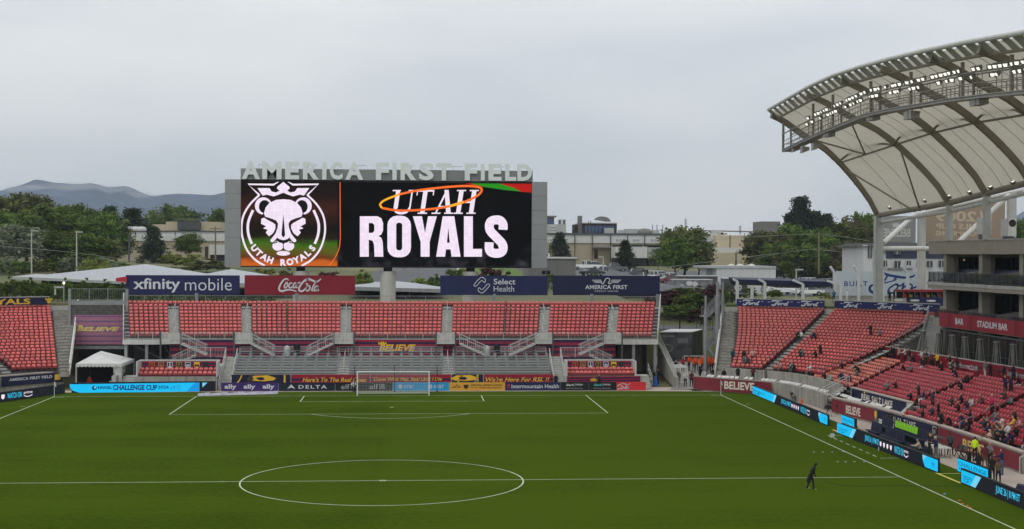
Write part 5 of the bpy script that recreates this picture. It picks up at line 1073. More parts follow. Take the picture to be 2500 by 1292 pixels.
for i in range(8):
    y1 = -1.2 - i * 9.4
    for z0, z1 in ((12.0, 14.6), (8.5, 11.1)): b = MB(); b.box(64.05, 64.15, y1 - 6.6, y1 - .2, z0, z1); g = b.build('window', M_glass, bld); b = MB(); [b.box(63.95, 64.04, y1 - .2 - k * 2.13 - .05, y1 - .2 - k * 2.13 + .05, z0, z1) for k in range(4)]; b.build('mullion', M_drail, g)
    for z0, z1 in ((11.75, 15.0), (8.2, 11.35), (3.5, 7.35)): b = MB(); b.box(58.5, 59.4, y1 + .3, y1 + 1.15, z0, z1); b.build('column', M_beige, bld); b = MB(); b.box(59.4, 59.9, y1 + .55, y1 + .8, z0, z1); b.build('party_wall', M_beige, bld); b = MB(); b.box(59.9, 64.0, y1 + .6, y1 + .7, z0 + .9, z1 - .35); g = b.build('side_glazing', M_glass, bld); b = MB(); b.box(59.9, 64, y1 + .5, y1 + .75, z0, z0 + .9); b.build('glazing_sill', M_dark, g); b = MB(); b.box(59.9, 64, y1 + .5, y1 + .75, z1 - .35, z1); b.build('glazing_head', M_beige, g); b = MB(); [b.box(xx - .05, xx + .05, y1 + .5, y1 + .58, z0 + .9, z1 - .35) for xx in (61.6, 62.8)]; b.build('mullion', M_drail, g)
b = MB(); b.prism([(0, 0), (62, 0), (62, 1), (0, 1)], Plane((56.95, -.1, 12.05), (0, -1, 0), (0, 0, 1)), -.02, .02); b.build('glass_balustrade', mat('smoked glass', (40, 44, 46), .15, var=0, alpha=.5), bld)
b = MB(); railing(b, (56.9, -.1, 12.05), (56.9, YE, 12.05), 1.05, bal=0, posts=1.4); railing(b, (56.9, -.1, 12.05), (63.5, -.1, 12.05), 1.05, bal=.15); b.build('balcony_rail', M_drail, bld)
sp = []
for k in range(3):
    for i in range(110): y = -1.0 - i * .56; sp.append((58.0 + .9 * k, y, 11.85 + .42 * k, erz)) if (i % 17) not in (15, 16) else None
for k in range(2):
    for i in range(90): y = -6.0 - i * .56; sp.append((60.2 + .9 * k, y, 8.25 + .25 * k, erz)) if (i // 8) % 2 else None
place_seats(bld, sp, 'navy')
for i in range(6): # party screens between boxes
    y = -8.9 - i * 9.4; b = MB(); b.bar((57.2, y, 12.6), (61, y, 13.3), .1, .9); b.build('box_divider', M_conc, bld)
lampm = glow('warm downlight', (255, 226, 170), 5)
for y, z in ((-3, 14.3), (-5.5, 14.3), (-15.5, 14.3), (-18, 14.3), (-25, 14.3), (-14, 10.9), (-16, 10.9), (-22, 10.9)): b = MB(); b.lathe([(0, 0), (.09, .02), (.09, .12), (.0, .14)], (61.5, y, z), 8); b.build('downlight', lampm, bld)
for i, y in enumerate((-3.4, -12.6, -20)):
    b = MB(); b.hexa([(58.6, y, 8.25), (61, y, 8.25), (61, y - 3.4, 8.25), (58.6, y - 3.4, 8.25)], [(58.9, y - .2, 9.0), (60.8, y - .2, 9.35), (60.8, y - 3.2, 9.35), (58.9, y - 3.2, 9.0)]); b.build('covered_table', mat('grey table cover', (150, 148, 144), .8, var=.1), bld)
b = MB(); railing(b, (57.7, .2, 8.2), (57.7, YE, 8.2), 1.0, bal=0, posts=1.3); b.build('deck_rail', M_drail, bld); b = MB(); b.prism([(0, 0), (62, 0), (62, .9), (0, .9)], Plane((57.68, .2, 8.25), (0, -1, 0), (0, 0, 1)), -.02, .0); b.build('deck_glass', mat('smoked glass', (40, 44, 46)), bld)
plf = Plane((57.5, -1.6, 0), (0, -1, 0), (0, 0, 1)); ff = pxm(plf); bf = MB(); bf.prism([(0, 7.42), (60, 7.42), (60, 8.85), (0, 8.85)], plf, -.1, 0); fas = bf.build('bar_fascia', M_club, bld)
E4 = lambda x, y: (2240 + x * .2941, 560 + y * .2941)
for t, q0, q1 in (('BAR', E4(314, 760), E4(384, 716)), ('STADIUM BAR', E4(497, 797), E4(750, 735))):
    (x0, _), (x1, _) = ff(*q0), ff(*q1); Art().text(t, x0, 7.82, x1, 8.45, .03).build('lettering', M_bw, plf, .015, fas)
for x in (ff(*E4(262, 730))[0], ff(*E4(440, 740))[0], ff(*E4(822, 780))[0]):
    a = Art(); [a.stroke([(x + k * .35, 7.5), (x + .2 + k * .35, 7.9), (x + k * .35, 8.3), (x + .2 + k * .35, 8.8)], .12) for k in (-1, 0, 1)]; a.build('pattern', mat('dark crimson print', (104, 18, 34), .6, var=0), plf, .012, fas)
b = MB()       # glazed club front with white frame
for i in range(34): y = -1.8 - i * 1.25; b.bar((57.6, y, 3.5), (57.6, y, 7.1), .06 if i % 5 else .14)
b.bar((57.6, -1.8, 7.1), (57.6, -43, 7.1), .1, .14); b.bar((57.6, -1.8, 5.2), (57.6, -43, 5.2), .05)
b.build('club_front_frame', M_drail, bld); b = MB(); b.box(60.2, 60.4, -62, 2.4, 3.5, 7.35); b.build('club_shade_sheet', M_dark, bld); b = MB(); b.box(57.62, 57.66, -43, -1.8, 3.5, 7.05); b.build('club_glass', mat('club glass', (60, 64, 62), .1, var=.1, alpha=.35), bld)  # dark sheet added behind the glass, painting the club's shaded inside
for i in range(8): y = -1.8 - i * 5; b = MB(); b.bar((57.6, y, 7.1), (60.5, y + 1.2, 7.36), .08); b.build('canopy_arm', M_rail, bld)
b = MB(); b.box(54.4, 54.5, -60, 2, 3.5, 3.56)
for i in range(40): y = 2 - i * 1.5; b.bar((54.5, y, 3.5), (54.5, y, 4.6), .05)
b.bar((54.5, 2, 4.6), (54.5, -60, 4.6), .06); b.bar((54.5, 2, 4.2), (54.5, -60, 4.2), .03); b.build('patio_rail', M_drail, bld)
# stair from the club terrace up to the corner rim
stt = thing('concourse_stair', 'straight grey stair rising from the club terrace to the corner rim', 'stairs', (57, 2, 3.5)); b = MB(); s0, s1 = Vector((55.4, -3.2, 3.6)), Vector((60.2, 6.0, 8.3)); n = 26
dd = (s1 - s0); side = Vector((dd.y, -dd.x, 0)).normalized() * .9
for i in range(n): p = s0 + dd * i / n; q = s0 + dd * (i + 1) / n; h = Vector((0, 0, .18)); b.hexa([p - side - h, p + side - h, Vector((q.x, q.y, p.z)) + side - h, Vector((q.x, q.y, p.z)) - side - h], [p - side, p + side, Vector((q.x, q.y, p.z)) + side, Vector((q.x, q.y, p.z)) - side])
b.build('steps', M_conc2, stt)
for sg in (-1, 1):
    b = MB(); o3 = side * sg; b.bar(s0 + o3 - Vector((0, 0, .3)), s1 + o3 - Vector((0, 0, .3)), .1, .5); b.build('stringer', M_riser, stt); b = MB(); b.bar(s0 + o3 + Vector((0, 0, 1)), s1 + o3 + Vector((0, 0, 1)), .07); b.bar(s0 + o3 + Vector((0, 0, .55)), s1 + o3 + Vector((0, 0, .55)), .04); [b.bar(s0 + o3 + dd * i / 8, s0 + o3 + dd * i / 8 + Vector((0, 0, 1)), .05) for i in range(9)]; b.build('stair_rail', M_steel, stt)

# ---- the arched roof
PROF = [(0, 1), (.106, .951), (.307, .80), (.482, .69), (.614, .565), (.762, .39), (.914, .18), (1, 0)]
zfr = lambda y: pw(-y, [(-17, 31.4), (-5.6, 31.9), (0, 32.2), (12, 32.3), (23, 31.9), (35, 31.2), (45, 30.5), (52, 29.9), (75, 28.2)])
zev = lambda y: pw(-y, [(-19.5, 19.9), (3, 20.6), (12.5, 21.2), (22, 21.8), (40, 22.2), (70, 22)])
XF, XE = 43.6, 58.0
M_colr = mat('grey white column paint', (184, 183, 178), .55, var=.06, stain=.12)
RIB = [(14.9, 19.5), (0.3, -2.9), (-11.8, -12.5), (-23.4, -22.4), (-35.4, -32.5), (-45.2, -42.5), (-56, -53), (-67, -64)]
def roofpt(t, yf, ye, dz=0):
    y = lerp(yf, ye, t); z0, z1 = zfr(yf), zev(ye); return Vector((lerp(XF, XE, t), y, z1 + (z0 - z1) * pw(t, PROF) + dz))
roof = thing('stadium_roof', 'arched cream fabric roof with steel ribs, catwalk and lit floodlights over the side stand', 'roof', (58, -20, 16.4)); M_rib = mat('taupe painted steel', (136, 128, 112), .5, .1, var=.06); M_fab = mat('cream roof fabric', (226, 219, 202), .7, var=.04, scale=.25, trans=.42, stain=.16)
TS = [i / 14 for i in range(15)]
for yf, ye in RIB:
    b = MB(); pts = [roofpt(t, yf, ye, -.38) for t in TS]
    for p, q in zip(pts, pts[1:]): b.bar(p, q + (q - p) * .02, .42, .62)
    for k in (4, 8, 11): b.bar(pts[k] - Vector((0, 0, .02)), pts[k] + (pts[k + 1] - pts[k]) * .12, .48, .7)
    b.build('rib', M_rib, roof)
for (yf0, ye0), (yf1, ye1) in zip(RIB, RIB[1:]):
    b = MB(); m_ = 8; rows = []
    for t in TS:
        row = []
        for k in range(m_ + 1):
            s_ = k / m_; p = roofpt(t, yf0, ye0).lerp(roofpt(t, yf1, ye1), s_); p.z -= .35 * math.sin(math.pi * s_) * math.sin(math.pi * t) ; row.append(p)
        rows.append(row)
    b.v = [tuple(p) for row in rows for p in row]; b.f = [(i * (m_ + 1) + k, i * (m_ + 1) + k + 1, (i + 1) * (m_ + 1) + k + 1, (i + 1) * (m_ + 1) + k) for i in range(14) for k in range(m_)]; b.m = [0] * len(b.f)
    fo = b.build('fabric_panel', M_fab, roof, smooth=True)
    b = MB()         # seam lines welded into the fabric
    for s_ in (.33, .66):
        k = [rows[i][round(s_ * m_)] - Vector((0, 0, .03)) for i in range(15)]
        for p, q in zip(k, k[1:]): b.bar(p, q, .05, .03)
    b.build('seam', mat('seam tape', (160, 152, 136), .7, var=0), fo)
    # ties and light arches between the ribs
    p, q = roofpt(.62, yf0, ye0, -.6), roofpt(.62, yf1, ye1, -.6); b = MB(); b.tube(p, q, .11, 8); b.build('tie_tube', M_rib, roof)
    b = MB(); pts = [p.lerp(q, i / 10) + Vector((-.2, 0, 1.0 * math.sin(math.pi * i / 10))) for i in range(11)]; b.path(pts, .12, 8); b.build('arch_tube', M_rib, roof)
b = MB()
for a0, a1 in (((.30, 0), (.62, .5)), ((.30, 1), (.62, .5)), ((.66, 0), (1, .55)), ((.66, 1), (1, .62))):
    P1 = lambda t, s_: roofpt(t, *RIB[0], -.55).lerp(roofpt(t, *RIB[1], -.55), s_); b = MB(); b.tube(P1(*a0), P1(*a1), .1, 8); b.build('brace_tube', M_rib, roof)
ys = [14.9 - i * 2.1 for i in range(41)]
top = [Vector((XF - .35, y, zfr(y) + .25)) for y in ys]; low = [Vector((XF + .75, y, zfr(y) - .75)) for y in ys]
b = MB(); b.path(top[::4] + [top[-1]], .2, 10); b.build('front_tube', M_white, roof); b = MB(); b.path(low[::4] + [low[-1]], .13, 8); b.build('lower_chord', M_rib, roof)
for i, (p, q) in enumerate(zip(top, low)):
    b = MB(); d = Vector((0, .5 if i % 4 else .7, 0)); n = Vector((.06, 0, .05)); b.hexa([p - d, p + d, p + d + n, p - d + n], [q - d, q + d, q + d + n, q - d + n]); b.build('edge_bracket', mat('pale grey edge steel', (168, 170, 168), .5, .1, var=.06), roof)
# eave beam and columns
b = MB(); b.path([roofpt(1, yf, ye, -.25) for yf, ye in RIB], .3, 10); b.build('eave_beam', M_rib, roof); b = MB(); b.path([roofpt(1, yf, ye, -1.1) + Vector((.3, 0, 0)) for yf, ye in RIB], .2, 8); b.build('eave_chord', M_white, roof)
for i, (yf, ye) in enumerate(RIB):
    zb_ = 7.5 if i == 0 else 16.4; zt = zev(ye) - .3; b = MB(); r_ = .46 if i == 0 else .3; b.box(58 - r_, 58 + r_, ye - r_, ye + r_, zb_, zt); b.build('column', M_colr, roof)
def bcol(u, v0, v1, y, r_):
    p, q = atY(u, v0, y), atY(u, v1, y); b = MB(); b.box(p.x - r_, p.x + r_, y - r_, y + r_, min(p.z, q.z), max(p.z, q.z)); b.build('column', M_colr, roof); return p, q
bcol(2250, 522, 735, 29, .42); bcol(2470, 470, 580, 6, .4)
def tubeY(u0, v0, u1, v1, y0, y1, r_, nm='brace_tube'): p, q = atY(u0, v0, y0), atY(u1, v1, y1); b = MB(); b.tube(p, q, r_, 10); b.build(nm, M_white, roof)
tubeY(2145, 607, 2275, 607, 20, 27, .32); tubeY(2156, 594, 2236, 522, 20.2, 27, .3); tubeY(2340, 592, 2465, 475, 4, 4, .28); tubeY(2240, 524, 2500, 465, 29, 8, .25)
# catwalk with floodlights
zcw = lambda y: pw(-y, [(-15, 27.0), (-2.5, 27.7), (16.5, 28.3), (27, 27.8), (38.7, 27.3), (47.7, 26.6), (75, 25)])
XC = 45.0; cy = [14.8 - i * .9 for i in range(92)]
cwk = MB()
for p, q in zip(cy[::8], cy[8::8]): cwk.hexa([(XC - .1, p, zcw(p) - .18), (XC + 1.0, p, zcw(p) - .18), (XC + 1.0, q, zcw(q) - .18), (XC - .1, q, zcw(q) - .18)], [(XC - .1, p, zcw(p)), (XC + 1.0, p, zcw(p)), (XC + 1.0, q, zcw(q)), (XC - .1, q, zcw(q))])
cwo = cwk.build('catwalk', M_st2, roof)
for xx in (XC - .12, XC + 1.0):
    b = MB(); 
    for h in (1.85, .55, .05): b.path([Vector((xx, y, zcw(y) + h)) for y in cy[::8]], .07 if h != .55 else .035, 6)
    for i, y in enumerate(cy): b.bar((xx, y, zcw(y)), (xx, y, zcw(y) + (1.85 if i % 4 == 0 else 1.0)), .05 if i % 4 == 0 else .03)
    b.path([Vector((xx, y, zcw(y) + 1.0)) for y in cy[::8]], .04, 6); b.build('catwalk_rail', M_st2, cwo)
for y in (14.8, 2.6, -4.5, -16.5, -27.2, -38.7, -47.8, -58): b = MB(); b.bar((XC, y, zcw(y) - .2), (XC, y, zfr(y) - .9), .22, .3); b.build('hanger_post', M_rib, roof); b = MB(); b.bar((XC + .9, y, zcw(y) - .2), (XC + .9, y, zfr(y) - 1.6), .18, .2); b.build('hanger_post', M_rib, roof)
M_lamp = glow('floodlight lens', (255, 252, 238), 1.25); M_lcase = mat('floodlight casing', (120, 120, 116), .5, .3, var=.05)
LM = MB(); LM.hexa([(-.02, -.26, -.2), (-.02, .26, -.2), (-.02, .26, .2), (-.02, -.26, .2)], [(.32, -.14, -.08), (.32, .14, -.08), (.32, .14, .14), (.32, -.14, .14)]); lme = LM.mesh('floodlight', M_lcase)
LF = MB(); LF.hexa([(-.05, -.11, -.13), (-.05, .11, -.13), (-.05, .16, .10), (-.05, -.16, .10)], [(-.021, -.13, -.13), (-.021, .13, -.13), (-.021, .16, .11), (-.021, -.16, .11)]); lfe = LF.mesh('lens', M_lamp)
y = 3.5; i = 0
while y > -56:
    for up_, ch in ((2.05, .82), (1.45, .6)):
        if random.random() < ch:
            yy = y + random.uniform(-.2, .2) + (.45 if up_ < 2 else 0); o = part('floodlight', roof, lme, (XC - .3, yy, zcw(yy) + up_)); o.rotation_euler = (0, R(-28 + random.uniform(-8, 8)), R(random.uniform(-5, 60)))
            l_ = bpy.data.objects.new('lens', lfe); COL.objects.link(l_); l_.parent = o
    y -= .95 if i % 11 else 2.0; i += 1
b = MB(); M_spk = mat('grey loudspeaker', (158, 158, 154), .6, var=.05)
GSPK = 'loudspeaker clusters under the catwalk'
for i, (u, v) in enumerate(((2025, 327), (2133, 286), (2227, 282), (2392, 247))):
    p = atX(u, v, 45.6); o = thing('loudspeaker', 'grey loudspeaker cluster hanging under the catwalk, %s from the left' % ('second', 'third', 'fourth', 'fifth')[i], 'loudspeaker', (p.x, p.y, p.z - .4), GSPK)
    for k in (-1, 0, 1): c = math.cos(k * .5); b = MB(); b.hexa([(p.x - .5 * c, p.y + k * .62 - .3, p.z - .35), (p.x - .5 * c, p.y + k * .62 + .3, p.z - .35), (p.x + .4, p.y + k * .5 + .25, p.z - .3), (p.x + .4, p.y + k * .5 - .25, p.z - .3)], [(p.x - .55 * c, p.y + k * .62 - .3, p.z + .35), (p.x - .55 * c, p.y + k * .62 + .3, p.z + .35), (p.x + .4, p.y + k * .5 + .25, p.z + .3), (p.x + .4, p.y + k * .5 - .25, p.z + .3)]); b.build('horn_box', M_spk, o)
    b = MB(); b.tube((p.x, p.y + 1.9, p.z + .1), (p.x, p.y - 2.0, p.z + .1), .05, 6); b.tube((p.x, p.y, p.z + .1), (p.x, p.y, p.z + .9), .05, 6); b.build('hanger', M_rib, o)
o = thing('loudspeaker', 'row of small grey horns at the catwalk tip, first from the left', 'loudspeaker', atX(1965, 360, 45.6), GSPK)
for u, v in ((1945, 363), (1967, 365), (1994, 358)): p = atX(u, v, 45.6); b = MB(); b.hexa([(p.x - .5, p.y - .45, p.z - .45), (p.x - .5, p.y + .45, p.z - .45), (p.x - .5, p.y + .45, p.z + .35), (p.x - .5, p.y - .45, p.z + .35)], [(p.x + .4, p.y - .12, p.z - .1), (p.x + .4, p.y + .12, p.z - .1), (p.x + .4, p.y + .12, p.z + .25), (p.x + .4, p.y - .12, p.z + .25)]); b.build('horn_box', M_spk, o)
a_, c_ = atX(1918, 352, 45.6), atX(2005, 345, 45.6); b = MB(); b.tube(a_, c_, .05, 6); b.build('hanger', M_rib, o)
for (u, v) in ((2172, 505), (2258, 488), (2318, 478), (2367, 468), (2418, 456), (2473, 444)):   # uplights on the eave
    p = atX(u, v, 57.7); o = part('uplight', roof, lme, (p.x, p.y, p.z)); o.rotation_euler = (0, R(60), R(20)); l_ = bpy.data.objects.new('lens', lfe); COL.objects.link(l_); l_.parent = o
# see-through banners hung behind the columns
M_mesh1 = mat('grey mesh banner', (150, 152, 152), .8, var=.04, alpha=.9); M_mesh2 = mat('brown mesh banner', (162, 142, 124), .8, var=.06, alpha=.86); M_mtx = mat('pale mesh print', (200, 198, 192), .8, var=0); M_mtx2 = mat('tan mesh print', (196, 178, 156), .8, var=0)
plm = Plane((0, 31, 0), (1, 0, 0), (0, 0, 1)); fm = pxm(plm); mirr = lambda a, x0, x1: a.map(lambda x, y: (x0 + x1 - x, y))
(x0, z0), (x1, z1) = fm(2152, 592), fm(2236, 528); o = banner('grey see-through banner with BELIEVE seen from behind', plm, x0, z0, x1, z1, M_mesh1, t=.02); c7 = lambda x, y: fm(2050 + x * .2322, 460 + y * .2322)
a = Art().text('BELIEVE', 468, 510, 750, 424, .03).map(c7); q0, q1 = c7(468, 0)[0], c7(750, 0)[0]; mirr(a, q0, q1); art(o, a, M_mtx, plm); a = Art(); crown(a, 560, 410, 70, 70); art(o, a.map(c7), M_mtx, plm, 'crown')
(x0, z0), (x1, z1) = fm(2259, 596), fm(2454, 490); o = banner('brown see-through banner with 2009 CUP CHAMPIONS seen from behind', plm, x0, z0, x1, z1, M_mesh2, t=.02)
for t, xa, xb, ya, yb in (('2009', 1012, 1440, 350, 240), ('MLS CUP', 1016, 1440, 430, 370), ('CHAMPIONS', 1014, 1440, 500, 450)): a = Art().text(t, xa, ya, xb, yb, .03).map(c7); mirr(a, c7(xa, 0)[0], c7(xb, 0)[0]); art(o, a, M_mtx2, plm)
art(o, Art().poly([(1470, 220), (1540, 300), (1610, 220), (1590, 400), (1500, 400)]).map(c7), M_mtx2, plm, 'cup_mark')
for u, v, lb in ((2402, 553, 'grey air-conditioning unit on the suite roof beside the column'), (2462, 557, 'white air-conditioning unit with round fan on the suite roof')):
    p = atX(u, v, 59.4); o = thing('air_conditioner', lb, 'air conditioner', (p.x, p.y, 16.4)); b = MB(); b.box(p.x - .4, p.x + .4, p.y - .9, p.y + .9, p.z - .8, p.z + .9); b.build('case', M_white, o)
    for k in (-.4, .45): b = MB(); b.tube((p.x, p.y - .9, p.z + k), (p.x, p.y - .93, p.z + k), .36, 14); b.build('fan', M_dark, o) if u < 2450 or k > 0 else None
    b = MB(); b.box(p.x - .3, p.x + .3, p.y - .6, p.y + .6, 16.4, p.z - .8); b.build('base', M_drail, o)
# ================================================================== TREES, BUILDINGS AND VEHICLES BEHIND THE STADIUM
def leaf_mat(name, rgb, rgb2, tr=.25):
    m = bpy.data.materials.new(name); m.use_nodes = True; nt = m.node_tree; bs = nt.nodes['Principled BSDF']; bs.inputs['Roughness'].default_value = .7; bs.inputs['Specular IOR Level'].default_value = .25
    tc = N(nt, 'ShaderNodeTexCoord'); n = N(nt, 'ShaderNodeTexNoise'); n.inputs['Scale'].default_value = .55; n.inputs['Detail'].default_value = 5; L(nt, tc.outputs['Object'], n.inputs[0])
    r = N(nt, 'ShaderNodeValToRGB'); L(nt, n.outputs[0], r.inputs[0]); r.color_ramp.elements[0].position = .35; r.color_ramp.elements[0].color = lin(rgb) + (1,); r.color_ramp.elements[1].position = .68; r.color_ramp.elements[1].color = lin(rgb2) + (1,)
    oi = N(nt, 'ShaderNodeObjectInfo'); mr = N(nt, 'ShaderNodeMapRange'); mr.inputs[3].default_value = .75; mr.inputs[4].default_value = 1.35; L(nt, oi.outputs['Random'], mr.inputs[0]); mh = N(nt, 'ShaderNodeMapRange'); mh.inputs[3].default_value = .48; mh.inputs[4].default_value = .515; L(nt, oi.outputs['Random'], mh.inputs[0])
    h = N(nt, 'ShaderNodeHueSaturation'); L(nt, r.outputs[0], h.inputs['Color']); L(nt, mr.outputs[0], h.inputs['Value']); L(nt, mh.outputs[0], h.inputs['Hue']); L(nt, h.outputs[0], bs.inputs['Base Color'])
    t = N(nt, 'ShaderNodeBsdfTranslucent'); L(nt, h.outputs[0], t.inputs[0]); ms = N(nt, 'ShaderNodeMixShader'); ms.inputs[0].default_value = tr; L(nt, bs.outputs[0], ms.inputs[1]); L(nt, t.outputs[0], ms.inputs[2]); L(nt, ms.outputs[0], nt.nodes['Material Output'].inputs[0]); return m
LF_ = {'green': leaf_mat('fresh broadleaf', (56, 76, 30), (110, 130, 54)), 'olive': leaf_mat('olive broadleaf', (66, 76, 40), (122, 124, 72)), 'dark': leaf_mat('dark conifer', (28, 42, 26), (60, 78, 46), .1), 'silver': leaf_mat('silvery willow', (92, 104, 80), (150, 158, 130)), 'purple': leaf_mat('purple shrub', (58, 36, 40), (104, 66, 66)), 'lime': leaf_mat('young lime leaf', (86, 106, 34), (150, 160, 70)), 'brown': leaf_mat('bare twig brown', (74, 70, 48), (118, 110, 76))}
M_bark = mat('grey brown bark', (92, 80, 66), .9, var=.25, scale=3, bump=.5, bscale=8)
def leaf(b, rng, p, s):
    d = Vector((rng.gauss(0, 1), rng.gauss(0, 1), rng.gauss(0, .8))).normalized(); u = d.cross(Vector((rng.gauss(0, 1), rng.gauss(0, 1), rng.gauss(0, 1)))).normalized(); v = d.cross(u); a = s * rng.uniform(.6, 1.3); c = a * rng.uniform(.45, .8)
    k = len(b.v); b.v += [tuple(p - u * a), tuple(p + v * c), tuple(p + u * a), tuple(p - v * c)]; b.f.append((k, k + 1, k + 2, k + 3)); b.m.append(0)
def tree_data(seed, shape, n_cl, n_lf, ls, gap=.0):
    """unit tree: height 1, crown radius 1 in x/y before scaling; returns (wood, leaves)"""
    rng = random.Random(seed); w, l = MB(), MB(); H = 10.0
    trunk_top = {'round': .55, 'cone': .95, 'tall': .75, 'shrub': .35, 'pine': .95, 'vase': .5}[shape] * H; r0 = {'shrub': .08}.get(shape, .22)
    pts = [Vector((0, 0, -.3))]
    for i in range(1, 7): pts.append(Vector((rng.uniform(-.14, .14) * i / 3, rng.uniform(-.14, .14) * i / 3, trunk_top * i / 6)))
    for i in range(6): w.tube(pts[i], pts[i + 1], r0 * (1 - i / 7.5), 7, r0 * (1 - (i + 1) / 7.5), cap=False)
    for c in range(n_cl):
        t = rng.random()
        if shape in ('cone', 'pine'):
            z = H * (.07 + .93 * t ** 1.15) if shape == 'cone' else H * (.22 + .78 * t); rr = 3.1 * max(.04, 1 - z / H) ** (.72 if shape == 'cone' else .8) * (.75 + .5 * rng.random()) * (1.0 if shape == 'cone' else .95)
            a = rng.uniform(0, 2 * math.pi); q = rng.random() ** .45; ctr = Vector((math.cos(a) * rr * q, math.sin(a) * rr * q, z - .12 * rr * q)); cs = (.75, .75, .4) if shape == 'pine' else (.6, .6, .55)
        else:
            a, e = rng.uniform(0, 2 * math.pi), math.asin(rng.uniform(-.75, 1)); q = rng.random() ** .38
            rx = {'round': 3.3, 'tall': 2.3, 'shrub': 4.6, 'vase': 3.4}[shape]; rz = {'round': 3.9, 'tall': 4.5, 'shrub': 5.0, 'vase': 3.6}[shape]; zc = {'round': 5.9, 'tall': 5.4, 'shrub': 4.6, 'vase': 6.2}[shape]
            bump = 1 + .26 * mnoise.noise(Vector((math.cos(a) * 1.6 + seed, math.sin(a) * 1.6, e * 1.8))) + .12 * rng.uniform(-1, 1)
            ctr = Vector((math.cos(a) * math.cos(e) * rx * q * bump, math.sin(a) * math.cos(e) * rx * q * bump, zc + math.sin(e) * rz * q * bump)); s_ = rng.uniform(.5, 1.05) * (1.25 if q < .6 else 1); cs = (s_, s_, s_ * .75)
        if c % 3 == 0 and shape != 'cone':
            st_ = pts[min(6, max(1, int(6 * min(1, ctr.z / trunk_top * .7))))]; mid = st_.lerp(ctr, .5) + Vector((0, 0, .25)); w.tube(st_, mid, r0 * .32, 5, r0 * .2, cap=False); w.tube(mid, ctr, r0 * .2, 4, .02, cap=False)
        for i in range(n_lf): leaf(l, rng, ctr + Vector((rng.gauss(0, cs[0] * .55), rng.gauss(0, cs[1] * .55), rng.gauss(0, cs[2] * .55))), ls)
    return w.mesh('trunk', M_bark), l
TREE = {}
for k, (sd, shp, nc, nl, ls) in {'round_a': (1, 'round', 150, 50, .24), 'round_b': (5, 'round', 130, 52, .25), 'round_c': (9, 'vase', 120, 46, .25), 'tall_a': (12, 'tall', 130, 48, .23), 'cone_a': (21, 'cone', 230, 34, .19), 'pine_a': (25, 'pine', 150, 40, .22), 'young_a': (31, 'vase', 46, 26, .24), 'shrub_a': (41, 'shrub', 60, 44, .42), 'shrub_b': (43, 'shrub', 44, 40, .40)}.items(): TREE[k] = tree_data(sd, shp, nc, nl, ls)
_TM = {}
_tn = 0
def tree(u, vt, y, wpx, kind, leafm, label, name='tree', group='trees behind the stadium', base=None, cat='tree'):
    global _tn; _tn += 1
    p = atY(u, vt, y); zb = plaza(p.x, y) if base is None else base; h = p.z - zb; d = y - CAM.y; wid = wpx / FPX * d * (1.45 if kind == 'pine_a' else 1.12)
    unit = {'round': 7.2, 'vase': 7.6, 'tall': 5.2, 'cone': 6.0, 'pine': 5.6, 'shrub': 10}[{'round_a': 'round', 'round_b': 'round', 'round_c': 'vase', 'tall_a': 'tall', 'cone_a': 'cone', 'pine_a': 'pine', 'young_a': 'vase', 'shrub_a': 'shrub', 'shrub_b': 'shrub'}[kind]]
    hz_ = {'shrub_a': 9.6, 'shrub_b': 9.6}.get(kind, 10.0)
    w, l = TREE[kind]; key = (kind, leafm)
    if key not in _TM: _TM[key] = l.mesh('crown', LF_[leafm])
    o = thing(name, label, cat, (p.x, y, zb), group); a = random.uniform(0, 6.28); s_ = (wid / unit, wid / unit, h / hz_)
    t = part('trunk' if cat == 'tree' else 'stems', o, w, (p.x, y, zb), a, s_); c = part('crown' if cat == 'tree' else 'foliage', o, _TM[key], (p.x, y, zb), a, s_); return o
